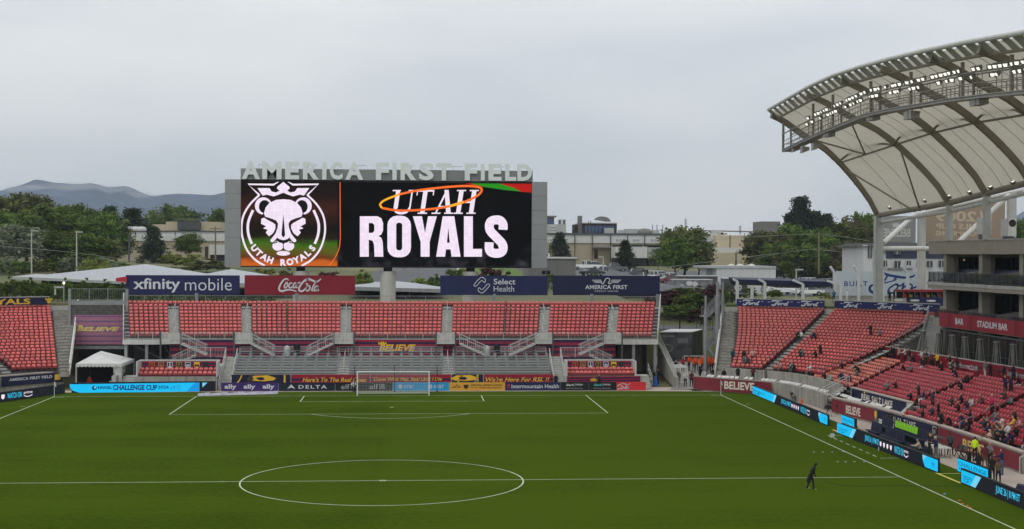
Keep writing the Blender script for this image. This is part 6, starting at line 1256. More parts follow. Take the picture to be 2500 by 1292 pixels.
TL = [(8, 470, 175, 150, 'round_a', 'olive', 'tall olive tree with bare twiggy top at the left picture edge'), (66, 476, 180, 150, 'round_b', 'olive', 'olive brown tree second from the left edge under the mountain'), (128, 494, 170, 150, 'round_a', 'green', 'big green tree right of the olive ones, under the highest peak'), (186, 503, 176, 135, 'round_b', 'green', 'big green tree above the left street lamp pair'), (238, 516, 168, 120, 'round_c', 'green', 'green tree at the right part of the left woodland'), (284, 538, 172, 85, 'tall_a', 'olive', 'olive tree at the right end of the left woodland'),
      (36, 552, 120, 130, 'round_b', 'silver', 'pale silvery willow low at the left edge'), (96, 568, 128, 110, 'round_c', 'green', 'dark green tree between the two lamp posts, left one'), (150, 560, 132, 120, 'round_a', 'green', 'dark green tree between the two lamp posts, right one'), (210, 572, 128, 110, 'round_b', 'green', 'green tree right of the second lamp post'), (256, 582, 130, 90, 'round_c', 'olive', 'olive tree right end of the front left row'), (-40, 500, 150, 150, 'round_a', 'green', 'green tree cut by the left picture edge'),
      (112, 488, 240, 60, 'pine_a', 'dark', 'dark fir top poking out of the left woodland'), (268, 507, 265, 62, 'pine_a', 'dark', 'slim dark pine left of the broad pine'), (322, 512, 255, 84, 'pine_a', 'dark', 'broad dark pine above the left warehouse'), (430, 497, 330, 125, 'round_a', 'green', 'wide grey-green tree behind the left warehouse roof'), (536, 512, 330, 80, 'round_b', 'green', 'tree beside the left edge of the screen'), (385, 520, 340, 60, 'round_c', 'green', 'smaller tree left of the wide one behind the warehouse'),
      (283, 583, 205, 46, 'young_a', 'olive', 'small open tree in front of the left warehouse wall'), (375, 557, 200, 78, 'cone_a', 'dark', 'dense dark cone-shaped evergreen before the left warehouse'), (461, 568, 195, 66, 'round_c', 'green', 'leafy street tree right of the cone evergreen'),
      (1367, 571, 200, 64, 'cone_a', 'dark', 'dense dark cone evergreen just right of the screen'), (1526, 590, 190, 58, 'cone_a', 'dark', 'dense dark cone evergreen below the E14 dock'), (1607, 603, 190, 46, 'young_a', 'green', 'slim young tree beside the big willow'), (1672, 548, 152, 118, 'round_a', 'olive', 'big rounded willow over the parking lot'), (1650, 580, 148, 90, 'round_b', 'green', 'lower left half of the big willow clump'), (1706, 592, 150, 76, 'round_c', 'olive', 'lower right half of the big willow clump'),
      (1872, 560, 172, 110, 'round_a', 'olive', 'olive tree at the left end of the right woodland'), (1925, 550, 178, 110, 'round_b', 'green', 'green tree second in the right woodland'), (1985, 556, 174, 110, 'round_a', 'green', 'green tree in the right woodland left of the wooden pole'), (2052, 548, 180, 110, 'round_b', 'green', 'green tree in the right woodland right of the wooden pole'), (2112, 516, 210, 110, 'round_a', 'green', 'tall green tree beside the white roof column'), (2085, 530, 205, 80, 'tall_a', 'brown', 'thin brown-green tree left of the roof column'), (2065, 590, 165, 90, 'round_c', 'brown', 'bare brownish tree in front of the house side'), (1905, 590, 160, 100, 'round_c', 'green', 'low dark tree behind the parked white car'), (1965, 600, 158, 100, 'round_b', 'green', 'low dark tree left of the wooden pole foot'),
      (1955, 486, 250, 72, 'pine_a', 'dark', 'tallest dark pine of the right woodland'), (1990, 520, 252, 56, 'pine_a', 'dark', 'dark pine right beside the tallest one'), (2018, 526, 250, 52, 'pine_a', 'dark', 'smaller dark pine at the right of the trio'), (1928, 524, 252, 48, 'pine_a', 'dark', 'short dark pine left of the tallest one'), (2492, 540, 120, 60, 'round_b', 'green', 'green tree at the right edge beyond the suite roof'),
      (985, 640, 130, 20, 'young_a', 'brown', 'sapling on the lawn under the screen, left of the two'), (1020, 640, 140, 20, 'young_a', 'brown', 'sapling on the lawn under the screen, right of the two'), (-90, 480, 200, 150, 'round_b', 'green', 'tree just beyond the left picture edge'), (2170, 540, 215, 110, 'round_b', 'green', 'green tree behind the grey see-through banner')]
for a_ in TL: tree(*a_)
SH = [(225, 632, 62, 70, 'young_a', 'lime', 'loose lime-green sapling in front of the white canopy', 'sapling'), (258, 648, 60, 60, 'young_a', 'lime', 'second loose sapling right of the first, before the white canopy', 'sapling'), (420, 618, 150, 60, 'shrub_a', 'lime', 'pale green bush below the cone evergreen', 'bush'), (470, 618, 145, 60, 'shrub_b', 'lime', 'pale green bush right of the cone evergreen', 'bush'), (505, 634, 120, 90, 'shrub_a', 'olive', 'olive bush left of the screen foot', 'bush'), (650, 652, 70, 60, 'shrub_b', 'lime', 'bush under the screen left of the first pillar', 'bush'), (700, 658, 66, 60, 'shrub_a', 'olive', 'low bush beside the first pillar', 'bush'), (800, 660, 70, 60, 'shrub_b', 'purple', 'dark reddish bush right of the first pillar', 'bush'), (882, 662, 55, 50, 'shrub_a', 'lime', 'lime bush left of the middle pillar', 'bush'), (1030, 676, 60, 56, 'shrub_b', 'lime', 'lime bush right of the middle pillar', 'bush'), (1062, 672, 58, 40, 'shrub_a', 'green', 'green bush left of the link-logo banner', 'bush'), (1110, 652, 66, 60, 'shrub_b', 'green', 'green bush behind the link-logo banner', 'bush'), (1200, 650, 64, 80, 'shrub_a', 'purple', 'red-brown bush behind the link-logo banner', 'bush'), (1150, 655, 70, 50, 'shrub_b', 'purple', 'small purple bush beside the third pillar', 'bush'), (1452, 665, 70, 24, 'shrub_b', 'green', 'tiny green bush by the parked cars', 'bush'), (1340, 664, 60, 26, 'shrub_b', 'green', 'tiny green bush before the grey building', 'bush'),
      (1632, 706, 62, 60, 'shrub_b', 'purple', 'dark purple bush at the hill edge by the end stand', 'bush'), (1660, 730, 60, 60, 'shrub_a', 'purple', 'lower purple bush on the hillside', 'bush'), (1700, 700, 62, 70, 'shrub_a', 'green', 'dark green bush in the middle of the hillside', 'bush'), (1745, 690, 60, 60, 'shrub_b', 'purple', 'purple bush right of the hillside', 'bush'), (1640, 750, 58, 50, 'shrub_a', 'purple', 'lowest purple bush above the lane fence', 'bush'), (1715, 738, 58, 64, 'shrub_b', 'green', 'low green bush above the lane fence', 'bush'), (1775, 700, 55, 40, 'shrub_a', 'green', 'green bush behind the stair tower', 'bush'), (1830, 700, 50, 40, 'shrub_b', 'green', 'green bush between the plaza frames, left one', 'bush'), (1890, 706, 50, 44, 'shrub_a', 'green', 'green bush between the plaza frames, right one', 'bush'), (2015, 712, 48, 30, 'shrub_b', 'lime', 'round bush left of the big Ford wall', 'bush')]
for i, (u, vt, y, w_) in enumerate(((1612, 716, 60, 70), (1650, 700, 64, 80), (1690, 712, 58, 80), (1730, 704, 60, 80), (1768, 712, 58, 60), (1625, 742, 55, 60), (1672, 744, 55, 70), (1706, 752, 54, 60), (1742, 736, 56, 60))): SH.append((u, vt, y, w_, ('shrub_a', 'shrub_b')[i % 2], ('purple', 'green', 'green', 'purple')[i % 4], 'bush of the dense hillside planting above the ramp, %s' % ('first second third fourth fifth sixth seventh eighth ninth'.split()[i]), 'bush'))
for u, vt, y, wp, kd, lm, lb, nm in SH:
    p = atY(u, vt, y); bz = ground_z(p.x, y) - .3 if 1600 < u < 1790 else None; tree(u, vt, y, wp * 1.1, kd, lm, lb, nm, 'bushes around the stadium' if nm == 'bush' else 'saplings by the canopy', bz, 'bush' if nm == 'bush' else 'tree')
for i in range(15): u = -20 + i * 23; tree(u, 686 + random.uniform(-8, 8), 34 + random.uniform(-2, 3), 40, ('shrub_a', 'shrub_b')[i % 2], 'green', 'dark hedge bush behind the left corner rim, %s from the left' % ORD[i], 'hedge_bush', 'hedge bushes behind the left rim', None, 'bush')
for i in range(9): u = 330 + i * 40; tree(u, 718 + random.uniform(-4, 4), 33, 44, ('shrub_a', 'shrub_b')[i % 2], 'green', 'low bush behind the end stand back railing, %s from the left' % ORD[i], 'hedge_bush', 'low bushes behind the end stand railing', 7.9, 'bush')

for i in range(13): tree(-30 + i * 26, 628 + random.uniform(-8, 10), 112 + random.uniform(-8, 8), 62, ('shrub_a', 'shrub_b')[i % 2], ('green', 'olive', 'silver')[i % 3], 'bush at the foot of the left woodland, %s from the left' % ORD[i], 'understorey_bush', 'understorey of the left woodland', None, 'bush')
for i in range(11): tree(1850 + i * 25, 634 + random.uniform(-8, 8), 152 + random.uniform(-4, 4), 56, ('shrub_a', 'shrub_b')[i % 2], ('green', 'dark', 'brown')[i % 3], 'bush at the foot of the right woodland, %s from the left' % ORD[i], 'understorey_bush', 'understorey of the right woodland', None, 'bush')
# ---- buildings
M_wh = mat('white metal cladding', (206, 206, 202), .5, var=.06, scale=.12, stain=.1); M_tan = mat('tan tilt-up wall', (176, 164, 142), .8, var=.06, scale=.1, stain=.1); M_tan2 = mat('buff panel wall', (190, 176, 148), .8, var=.06, scale=.1); M_asph2 = mat('flat roof felt', (130, 130, 128), .9); M_gry = mat('plain grey wall', (120, 118, 114), .8, var=.06, scale=.4, stain=.1); M_brick = mat('dark brown brick', (62, 46, 46), .8, var=.1); M_blue = mat('blue glazing', (44, 72, 120), .15, var=.2, scale=.4, spec=.8); M_lgr = mat('light grey wall', (176, 180, 178), .7, var=.06)
def bx(par, nm, m, u0, v0, u1, v1, y, dep, z0=None):
    p, q = atY(u0, v1, y), atY(u1, v0, y); b = MB(); b.box(p.x, q.x, y, y + dep, p.z if z0 is None else z0, q.z); return b.build(nm, m, par)
wl = thing('warehouse', 'long low warehouse with white band and beige wall left of the screen', 'building', atY(405, 640, 235)); bx(wl, 'wall', M_tan, 262, 586, 560, 645, 235, 40, 11.5); bx(wl, 'roof_band', M_wh, 268, 577, 561, 587.5, 234.6, 42); bx(wl, 'upper_wall', M_wh, 292, 566, 562, 577, 238, 38); bx(wl, 'roof_edge', M_drail, 291, 564.5, 562, 566.2, 237.6, 39)
for u in (330, 427, 475): bx(wl, 'wall_joint', M_dark, u, 567, u + 1.5, 577, 237.85, .1)
bx(wl, 'penthouse', M_tan2, 405, 542, 538, 563, 250, 14); bx(wl, 'penthouse', M_tan2, 372, 548, 405.2, 563, 250, 14); bx(wl, 'penthouse', M_tan2, 367, 556, 372.1, 563, 250, 14); bx(wl, 'door', M_brick, 500, 602, 508, 632, 234.9, .1)
hv = bx(wl, 'cooling_plant', mat('dark louvres', (84, 86, 86), .6, .3, var=.2), 433, 541, 488, 561, 248, 5); b = MB()
p, q = atY(427, 540, 247.6), atY(490, 535, 247.6); bar_rail(b, (p.x, 247.6, p.z), (q.x, 247.6, p.z), q.z - p.z, 1.4, 2); b.build('plant_rail', M_steel, hv)
for u in (300, 318, 330, 345): p = atY(u, 563, 244); b = MB(); b.lathe([(1.4, -.3), (1.4, .5), (.9, 1.0), (0, 1.1)], tuple(p), 10); b.build('roof_vent', M_wh, wl)
wr = thing('dock_warehouse', 'long warehouse with numbered loading docks right of the screen', 'building', atY(1480, 640, 262)); bx(wr, 'wall', M_tan, 1330, 592, 1747, 643, 262, 40, 11.8); bx(wr, 'upper_band', M_wh, 1330, 573, 1747, 593, 261.6, 41); bx(wr, 'roof_edge', M_drail, 1330, 571, 1747, 573.4, 261.3, 41)
for u in (1403.5, 1446, 1491, 1532, 1574, 1620): bx(wr, 'downpipe', M_dark, u - .9, 573, u + .9, 640, 261.2, .3)
bx(wr, 'upper_band', M_wh, 1735, 570, 1748, 594, 261, 40); bx(wr, 'tall_wall', M_tan2, 1747.5, 575, 1842, 604, 258, 40, 12)
for u in (1782.5, 1818): bx(wr, 'wall_joint', M_brick, u - .8, 575, u + .8, 604, 257.8, .2)
bx(wr, 'low_roof', M_wh, 1735, 605, 1842, 617, 250, 8, 12); bx(wr, 'low_wall', M_tan2, 1732, 617, 1842, 642, 249.6, .4, 11.5)
for u0, u1 in ((1499, 1530), (1543, 1568), (1578, 1616)): d = bx(wr, 'dock_door', M_dark, u0, 598, u1, 640, 261.7, .2); bx(d, 'dock_canopy', mat('dark green canopy', (52, 56, 44), .7), u0 - 1, 598, u1 + 1, 601, 260.4, 1.6)
bx(wr, 'door', M_brick, 1451, 609, 1459, 632, 261.8, .1); bx(wr, 'door_canopy', M_gry, 1448, 602, 1492, 605.5, 259, 3)
plw = Plane((0, 261.5, 0), (1, 0, 0), (0, 0, 1)); fwr = pxm(plw); c8 = lambda x, y: fwr(1320 + x * .224, 500 + y * .224)
for t, x0, x1 in (('11', 84, 118), ('E13', 825, 884), ('E14', 1012, 1070), ('E15', 1203, 1262)): Art().text(t, x0, 402, x1, 376, .0).map(c8).build('dock_number', M_drail, plw, .05, wr)
dk = thing('brick_building', 'dark brown building with blue glazing and rooftop dish behind the docks', 'building', atY(1455, 570, 330)); bx(dk, 'wall', M_brick, 1422, 545, 1506, 572, 330, 20, 12); gl = bx(dk, 'glazing', M_blue, 1428, 552, 1500, 568, 329.7, .3)
for u in range(1434, 1500, 9): bx(gl, 'mullion', M_brick, u, 552, u + 1, 568, 329.4, .3)
bx(dk, 'roof_edge', M_wh, 1421, 543.6, 1507, 545.4, 329.5, 21); bx(dk, 'chimney', M_gry, 1412, 527, 1421.5, 570, 331, 3); bx(dk, 'side_wing', M_brick, 1403, 548, 1412, 572, 332, 8, 12); bx(dk, 'roof_cabin', M_lgr, 1477, 557, 1499, 570, 325, 3)
p = atY(1470, 543, 333); b = MB(); b.v = []; n = 14
for i in range(n + 1):
    for j in range(7): a_, r_ = math.pi * i / n - .35, 2.3 * j / 6; b.v.append((p.x + r_ * math.cos(a_) * 1.3 + (2.3 - r_) * .5, p.y + .12 * (2.3 - r_), p.z + max(0, r_ * math.sin(a_)) * .8 + .2))
b.f = [(i * 7 + j, i * 7 + j + 1, (i + 1) * 7 + j + 1, (i + 1) * 7 + j) for i in range(n) for j in range(6)]; b.m = [0] * len(b.f); b.build('dish', M_gry, dk)
g2 = thing('office_block', 'light grey office block with flat overhanging roof beside the screen edge', 'building', atY(1355, 570, 320)); bx(g2, 'wall', M_lgr, 1336, 548, 1382, 572, 320, 20, 12); bx(g2, 'tower', M_blue, 1336, 530, 1353, 548, 322, 12); bx(g2, 'roof', M_gry, 1334, 527, 1359, 530, 320, 16)
for v in (551, 558, 565): bx(g2, 'window_band', M_wh, 1341, v, 1358, v + 4, 319.7, .3)
for u in (1367, 1377): p = atY(u, 548, 324); b = MB(); b.tube((p.x, p.y, p.z), (p.x, p.y, p.z + 1.6), .5, 8); b.build('roof_flue', M_gry, g2)
rp = thing('roof_plant', 'cluster of vents and cabins on the dock warehouse roof', 'roof plant', atY(1560, 572, 272))
for u0, v0, u1, v1 in ((1512, 562, 1526, 572), (1527, 559, 1557, 572), (1590, 562, 1610, 572), (1742, 562, 1766, 573), (1760, 569, 1776, 573)): bx(rp, 'cabin', random.choice((M_lgr, M_tan, M_wh)), u0, v0, u1, v1, 275, 4)
for u in (1437, 1442, 1593, 1604, 1618): p = atY(u, 572, 276); q = atY(u, 549 if u > 1500 else 540, 276); b = MB(); b.tube(p, q, .12, 6); b.build('mast', M_drail, rp)
for u, vt in ((1674, 534), (1807, 551)): p = atY(u, 572, 300); q = atY(u, vt, 300); b = MB(); b.tube(p, q, .32, 8); b.build('flue', M_lgr, rp)
p = atY(1573, 572, 276); b = MB(); b.lathe([(2.6, 0), (2.5, .8), (1.7, 1.5), (0, 1.8)], tuple(p), 12); b.build('round_vent', M_gry, rp); a_, c_ = atY(1700, 563, 290), atY(1840, 566, 290); b = MB(); b.tube(a_, c_, .22, 6); b.build('roof_pipe', M_gry, rp)
b = MB(); p, q = atY(1860, 553, 300), atY(1905, 541, 300); b.box(p.x, q.x, 300, 312, 12, q.z); b.build('distant_block', M_gry, label='plain grey block behind the right woodland', cat='building')
gb = thing('grey_building', 'plain grey shed with white roof edge right below the screen', 'building', atY(1352, 672, 75)); bx(gb, 'wall', M_gry, 1290, 631, 1406, 690, 75, 12, 8); bx(gb, 'roof_edge', M_wh, 1289, 628, 1409, 631.4, 74.8, 12.6)
for u in (1323, 1334): w_ = bx(gb, 'window', M_glass, u, 661, u + 9, 669.5, 74.93, .1)
b = MB(); p = atY(1340, 628, 80); b.tube(p, p + Vector((0, 0, .6)), .12, 6); b.build('roof_cowl', M_wh, gb)
of = thing('white_office', 'long flat white modular office in the parking lot', 'building', atY(1800, 690, 128)); bx(of, 'wall', M_wh, 1749, 655, 1894, 700, 128, 10, 8.8); bx(of, 'end_wall', M_lgr, 1724, 651, 1750, 672, 132, 5, 9); bx(of, 'roof', M_lgr, 1726, 650, 1895, 654.8, 127.8, 14)
for u in (1785, 1806, 1835): p = atY(u, 650, 133); b = MB(); b.lathe([(.8, 0), (.7, .25), (0, .5)], tuple(p), 10); b.build('roof_dome', M_wh, of)
hs = thing('house', 'white two-storey house with navy band and dark gabled roof beside the roof column', 'house', atY(2210, 700, 118)); bx(hs, 'wall', M_wh, 2110, 605, 2330, 700, 118, 14, 8.8); bx(hs, 'end_wall', M_wh, 2107, 598, 2130, 690, 117.6, 4, 8.8); bx(hs, 'navy_band', mat('navy siding', (52, 58, 78), .7, var=.08), 2164, 600, 2326, 631, 117.8, .3)
p0_, p1_, p2_ = atY(2100, 602, 117), atY(2150, 584, 117), atY(2335, 592, 117); b = MB(); b.hexa([(p0_.x, 117, p0_.z), (p2_.x, 117, p0_.z + .3), (p2_.x, 133, p0_.z + .3), (p0_.x, 133, p0_.z)], [(p0_.x + 1.5, 121, p0_.z + .7), (p2_.x, 121, p0_.z + .9), (p2_.x, 130, p0_.z + .9), (p0_.x + 1.5, 130, p0_.z + .7)]); b.build('roof', mat('dark shingles', (58, 56, 56), .85, var=.15), hs)
for u0, v0, u1, v1 in ((2119, 598, 2129, 630), (2155, 607, 2162, 619), (2181, 605, 2200, 622), (2252, 609, 2260, 622), (2150, 636, 2157, 650), (2158, 636, 2166, 650), (2184, 637, 2199, 656), (2214, 637, 2224, 648), (2263, 637, 2277, 652), (2292, 636, 2306, 652), (2238, 637, 2242, 655)): w_ = bx(hs, 'window', M_glass, u0, v0, u1, v1, 117.45, .12); bx(w_, 'frame', M_wh, (u0 + u1) / 2 - .6, v0, (u0 + u1) / 2 + .6, v1, 117.4, .05)
bx(hs, 'deck', M_gry, 2172, 655, 2228, 660, 116.4, 1.2)
# ---- canopies behind the end stand
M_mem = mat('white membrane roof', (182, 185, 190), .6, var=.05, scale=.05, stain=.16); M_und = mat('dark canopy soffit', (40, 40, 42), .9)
def canopy(lb, apex, ya, left, right, yf, yb, th=.35):
    a_, l_, r_ = atY(*apex, ya), atY(*left, yf), atY(*right, yf); o = thing('canopy', lb, 'canopy', ((l_.x + r_.x) / 2, yf, 8.6), 'white canopies behind the end stand'); b = MB(); k = (yb - CAM.y) / (yf - CAM.y)
    A = [Vector((l_.x, yf, l_.z)), Vector((r_.x, yf, r_.z)), Vector((r_.x, yb, r_.z)), Vector((l_.x, yb, l_.z))]; b.cur = 0
    for i in range(4): b.tri(A[i], A[(i + 1) % 4], a_)
    for i in range(4): b.quad(A[i] - Vector((0, 0, th)), A[(i + 1) % 4] - Vector((0, 0, th)), A[(i + 1) % 4], A[i])
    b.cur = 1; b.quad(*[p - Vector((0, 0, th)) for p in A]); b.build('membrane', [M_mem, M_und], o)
    for p in A[:2]:
        for t in (.15, .85): q = A[0].lerp(A[1], t); 
    for i, t in enumerate((.08, .36, .64, .92)): q = A[0].lerp(A[1], t) + Vector((0, 1.2, 0)); b = MB(); b.tube((q.x, q.y, plaza(q.x, q.y)), (q.x, q.y, q.z - th), .14, 8); b.build('post', M_drail, o)
    return o
canopy('white peaked canopy left of the xfinity banner', (356, 645), 58, (60, 676), (530, 686), 50, 72); canopy('white peaked canopy behind the gap of the navy and red banners', (566, 657), 54, (396, 688), (722, 694), 46, 68); canopy('low white canopy strip seen left and right of the middle pillar', (960, 686), 56, (850, 700), (1085, 706), 44, 66, .5)
o = thing('flat_canopy', 'long flat grey canopy with dark underside behind the left gap', 'canopy', atY(170, 720, 40)); l_, r_ = atY(30, 675, 42), atY(312, 688, 40); b = MB(); b.hexa([(l_.x, 42, l_.z - .35), (r_.x, 40, r_.z - .35), (r_.x, 52, r_.z - .2), (l_.x, 54, l_.z - .2)], [(l_.x, 42, l_.z), (r_.x, 40, r_.z), (r_.x, 52, r_.z + .15), (l_.x, 54, l_.z + .15)]); b.build('roof', M_lgr, o)
for t in (.1, .35, .6, .85): b = MB(); q = l_.lerp(r_, t); b.tube((q.x, 44, 8.6), (q.x, 44, q.z - .4), .12, 8); b.build('post', M_drail, o)
b = MB(); b.box(l_.x + 2, r_.x - 1, 49.5, 50, 8.6, 11.2); b.build('back_wall', M_und, o)

# ---- vehicles
M_tyre = mat('tyre rubber', (30, 30, 31), .85, var=.1); M_cgl = mat('car glass', (28, 34, 38), .08, var=0, spec=.9); M_lampw = mat('headlight', (220, 224, 226), .15, var=0)
def car_data(kind):
    if kind == 'pickup': body = [(-2.75, .45), (-2.7, 1.05), (-.75, 1.08), (1.2, 1.08), (1.35, 1.05), (2.65, .98), (2.78, .7), (2.75, .42)]; cab = [(-.75, 1.06), (-.62, 1.78), (.75, 1.82), (1.55, 1.06)]
    elif kind == 'suv': body = [(-2.3, .42), (-2.32, 1.05), (1.15, 1.05), (2.2, .92), (2.35, .65), (2.3, .4)]; cab = [(-2.22, 1.03), (-1.95, 1.68), (.35, 1.72), (1.35, 1.03)]
    else: body = [(-2.3, .38), (-2.32, .86), (-1.6, .94), (1.0, .92), (2.1, .8), (2.35, .6), (2.3, .36)]; cab = [(-1.75, .92), (-1.0, 1.40), (.25, 1.43), (1.2, .90)]
    pl = Plane((0, .92, 0), (1, 0, 0), (0, 0, 1)); b = MB(); n = len(body)
    ins = lambda P, w, zc: [(x, s * (w - (.10 if z > zc else 0)), z) for s in (-1, 1) for x, z in P]
    vs = ins(body, .92, .8); b.add(vs, [tuple(range(n)), tuple(range(2 * n - 1, n - 1, -1))] + [(i, i + n, (i + 1) % n + n, (i + 1) % n) for i in range(n)])
    g = MB(); m_ = len(cab); vs = [(x, s * (.84 - (.16 if k in (1, 2) else 0)), z) for s in (-1, 1) for k, (x, z) in enumerate(cab)]; g.add(vs, [tuple(range(m_)), tuple(range(2 * m_ - 1, m_ - 1, -1))] + [(i, i + m_, (i + 1) % m_ + m_, (i + 1) % m_) for i in range(m_)])
    r = MB(); (x1, z1), (x2, z2) = cab[1], cab[2]; r.box(x1 - .05, x2 + .1, -.70, .70, z1 - .01, z2 + .05)
    for xp in (cab[1][0] + .35, (cab[1][0] + cab[2][0]) / 2): [r.bar((xp, s * .85, cab[0][1]), (xp, s * .69, z1 + .02), .12, .05) for s in (-1, 1)]
    w = MB(); w.tube((0, -.11, 0), (0, .11, 0), .35, 14); w2 = MB(); w2.tube((0, -.125, 0), (0, .125, 0), .2, 10); hl = MB(); hl.box(-.05, .05, -.2, .2, -.09, .09)
    return b, g, r, w, w2, hl, {'pickup': (-1.75, 1.8)}.get(kind, (-1.4, 1.4))
CARS = {k: car_data(k) for k in ('sedan', 'suv', 'pickup')}; _CM = {}
M_rim = mat('alloy rim', (150, 152, 154), .35, .6, var=0)
def car(kind, rgb, loc, rz, label, group='cars parked behind the stadium'):
    b, g, r, w, w2, hl, ax = CARS[kind]; o = thing(kind if kind != 'sedan' else 'parked_car', label, 'car' if kind != 'pickup' else 'pickup', loc, group); o.rotation_euler = (0, 0, rz); pm = mat('car paint %d %d %d' % rgb, rgb, .28, .1, var=.02, spec=.6)
    def ch(nm, mb, m, l=(0, 0, 0), par=o):
        key = (kind, nm, m.name)
        if key not in _CM: _CM[key] = mb.mesh(nm, m)
        c = bpy.data.objects.new(nm, _CM[key]); COL.objects.link(c); c.parent = par; c.location = l; return c
    ch('body', b, pm); ch('windows', g, M_cgl); ch('roof', r, pm)
    for x in ax:
        for s in (-1, 1): q = ch('wheel', w, M_tyre, (x, s * .82, .35)); ch('rim', w2, M_rim, (0, 0, 0), q)
    for s in (-1, 1): ch('headlight', hl, M_lampw, (2.3 if kind != 'pickup' else 2.72, s * .62, .78))
    return o
W_c, K_c, G_c, S_c = (222, 222, 220), (34, 35, 38), (92, 94, 98), (168, 170, 172)
CL = [('pickup', W_c, 1430, 655, 140, 0, 'white pickup parked beside the grey shed'), ('suv', W_c, 1452, 657, 144, 0, 'white car behind the white pickup'), ('sedan', K_c, 1446, 668, 110, .5, 'black car in front of the white pickup'), ('pickup', G_c, 1498, 657, 140, .1, 'grey pickup below the dock trailers'), ('suv', (70, 74, 80), 1566, 659, 140, .05, 'dark grey car beside the walking pair'), ('suv', W_c, 1612, 672, 118, .2, 'white car below the willow, left of two'), ('suv', W_c, 1640, 668, 126, .2, 'white car below the willow, right of two'), ('sedan', S_c, 1622, 686, 100, .2, 'silver car above the hillside bushes'), ('sedan', (110, 44, 36), 1640, 694, 90, .1, 'dark red car above the hillside bushes'), ('sedan', W_c, 1924, 677, 150, -.1, 'white saloon right of the modular office'), ('suv', S_c, 1955, 684, 156, .1, 'silver car behind the plaza lamp'), ('sedan', K_c, 2025, 682, 160, .1, 'black car at the far right of the lot'), ('suv', W_c, 1982, 702, 112, .3, 'white car under the navy canopy, left one'), ('sedan', (70, 84, 120), 2000, 704, 110, .3, 'blue car under the navy canopy'), ('suv', (120, 124, 128), 2022, 707, 104, .3, 'grey car left of the big Ford wall'), ('sedan', W_c, 1972, 727, 62, .1, 'white car close behind the corner rim'), ('pickup', W_c, 1908, 722, 66, .4, 'white truck cab close behind the corner rim')]
for kd, rgb, u, v, y, rz, lb in CL: p = atY(u, v, y); car(kd, rgb, (p.x, y, plaza(p.x, y) + .06), rz, lb)
def trailer(lb, u0, v0, u1, v1, y, m, dep=2.5, wh=True, name='trailer', group='trailers'):
    p, q = atY(u0, v1, y), atY(u1, v0, y); g_ = plaza((p.x + q.x) / 2, y); o = thing(name, lb, 'trailer', ((p.x + q.x) / 2, y, g_), group); b = MB(); b.box(p.x, q.x, y, y + dep, p.z, q.z); b.build('box_body', m, o); b = MB(); b.box(p.x - .03, q.x + .03, y - .03, y + dep + .03, q.z - .06, q.z + .05); b.build('roof_edge', M_wh, o)
    if wh:
        for x in (p.x + .9, p.x + 1.9, q.x - 1.2): b = MB(); b.tube((x, y + .02, max(g_ + .45, p.z - .35)), (x, y + .3, max(g_ + .45, p.z - .35)), .45, 12); b.build('wheel', M_tyre, o)
        b = MB(); b.box(p.x + .2, q.x - .2, y + .3, y + dep - .3, g_ + .3, p.z); b.build('chassis', M_dark, o)
    return o, p, q
trailer('white semi trailer backed up at dock E13', 1503, 603, 1532, 630, 250, M_wh, 9); trailer('white semi trailer backed up at dock E14', 1544, 603, 1580.5, 630, 248, M_wh, 10); trailer('white semi trailer backed up at dock E15', 1581.5, 605, 1622, 632, 250, M_lgr, 9); trailer('white semi trailer beside the screen edge by the left warehouse', 511, 598, 552, 622, 215, M_wh, 3)
M_wrap = mat('grey printed wrap', (116, 116, 118), .5, var=.5, scale=1.1); M_wrapd = mat('dark printed wrap', (78, 78, 80), .5, var=.6, scale=.8)
o, p, q = trailer('grey picture-wrapped trailer above the hillside bushes', 1642, 683, 1740, 713, 84, M_wrap, 2.5); plt = Plane((0, 84, 0), (1, 0, 0), (0, 0, 1)); ft = pxm(plt)
art(o, Art().disc(1683, 692, 8, 6).map(ft), M_wh, plt, 'print', .02); art(o, Art().poly([(1690, 690), (1698, 687), (1705, 693), (1700, 700), (1692, 699)]).map(ft), M_wh, plt, 'print', .02); art(o, Art().disc(1665, 698, 6, 4).map(ft), M_lgr, plt, 'print', .02)
for lb, u0, v0, u1, v1, y, us in (('white and black trailer with a football print, behind the grey one', 1654, 674, 1752, 698, 92, 1722), ('white trailer with football prints behind the plaza frames, left one', 1768, 680, 1826, 716, 70, 1802), ('white trailer with a football print behind the plaza frames, right one', 1834, 684, 1880, 722, 66, 1866)):
    o, p, q = trailer(lb, u0, v0, u1, v1, y, M_wh if u0 > 1800 else mat('black white wrap', (74, 74, 76), .5, var=.6, scale=.7), 2.5); plt = Plane((0, y, 0), (1, 0, 0), (0, 0, 1)); ft = pxm(plt); vm = (v0 + v1) / 2 + 4; g_ = Art().disc(us, vm, 9, 9).map(ft).build('ball_print', M_wh if u0 < 1800 else M_dark, plt, .02, o); art(o, Art().disc(us, vm, 7, 7).map(ft), M_wh, plt, 'ball_print', .03); a = Art(); [a.disc(us + 4 * math.cos(t), vm + 4 * math.sin(t), 1.8, 1.8, 6) for t in (0, 1.26, 2.5, 3.77, 5.0)]; art(o, a.map(ft), M_dark, plt, 'ball_print', .04)
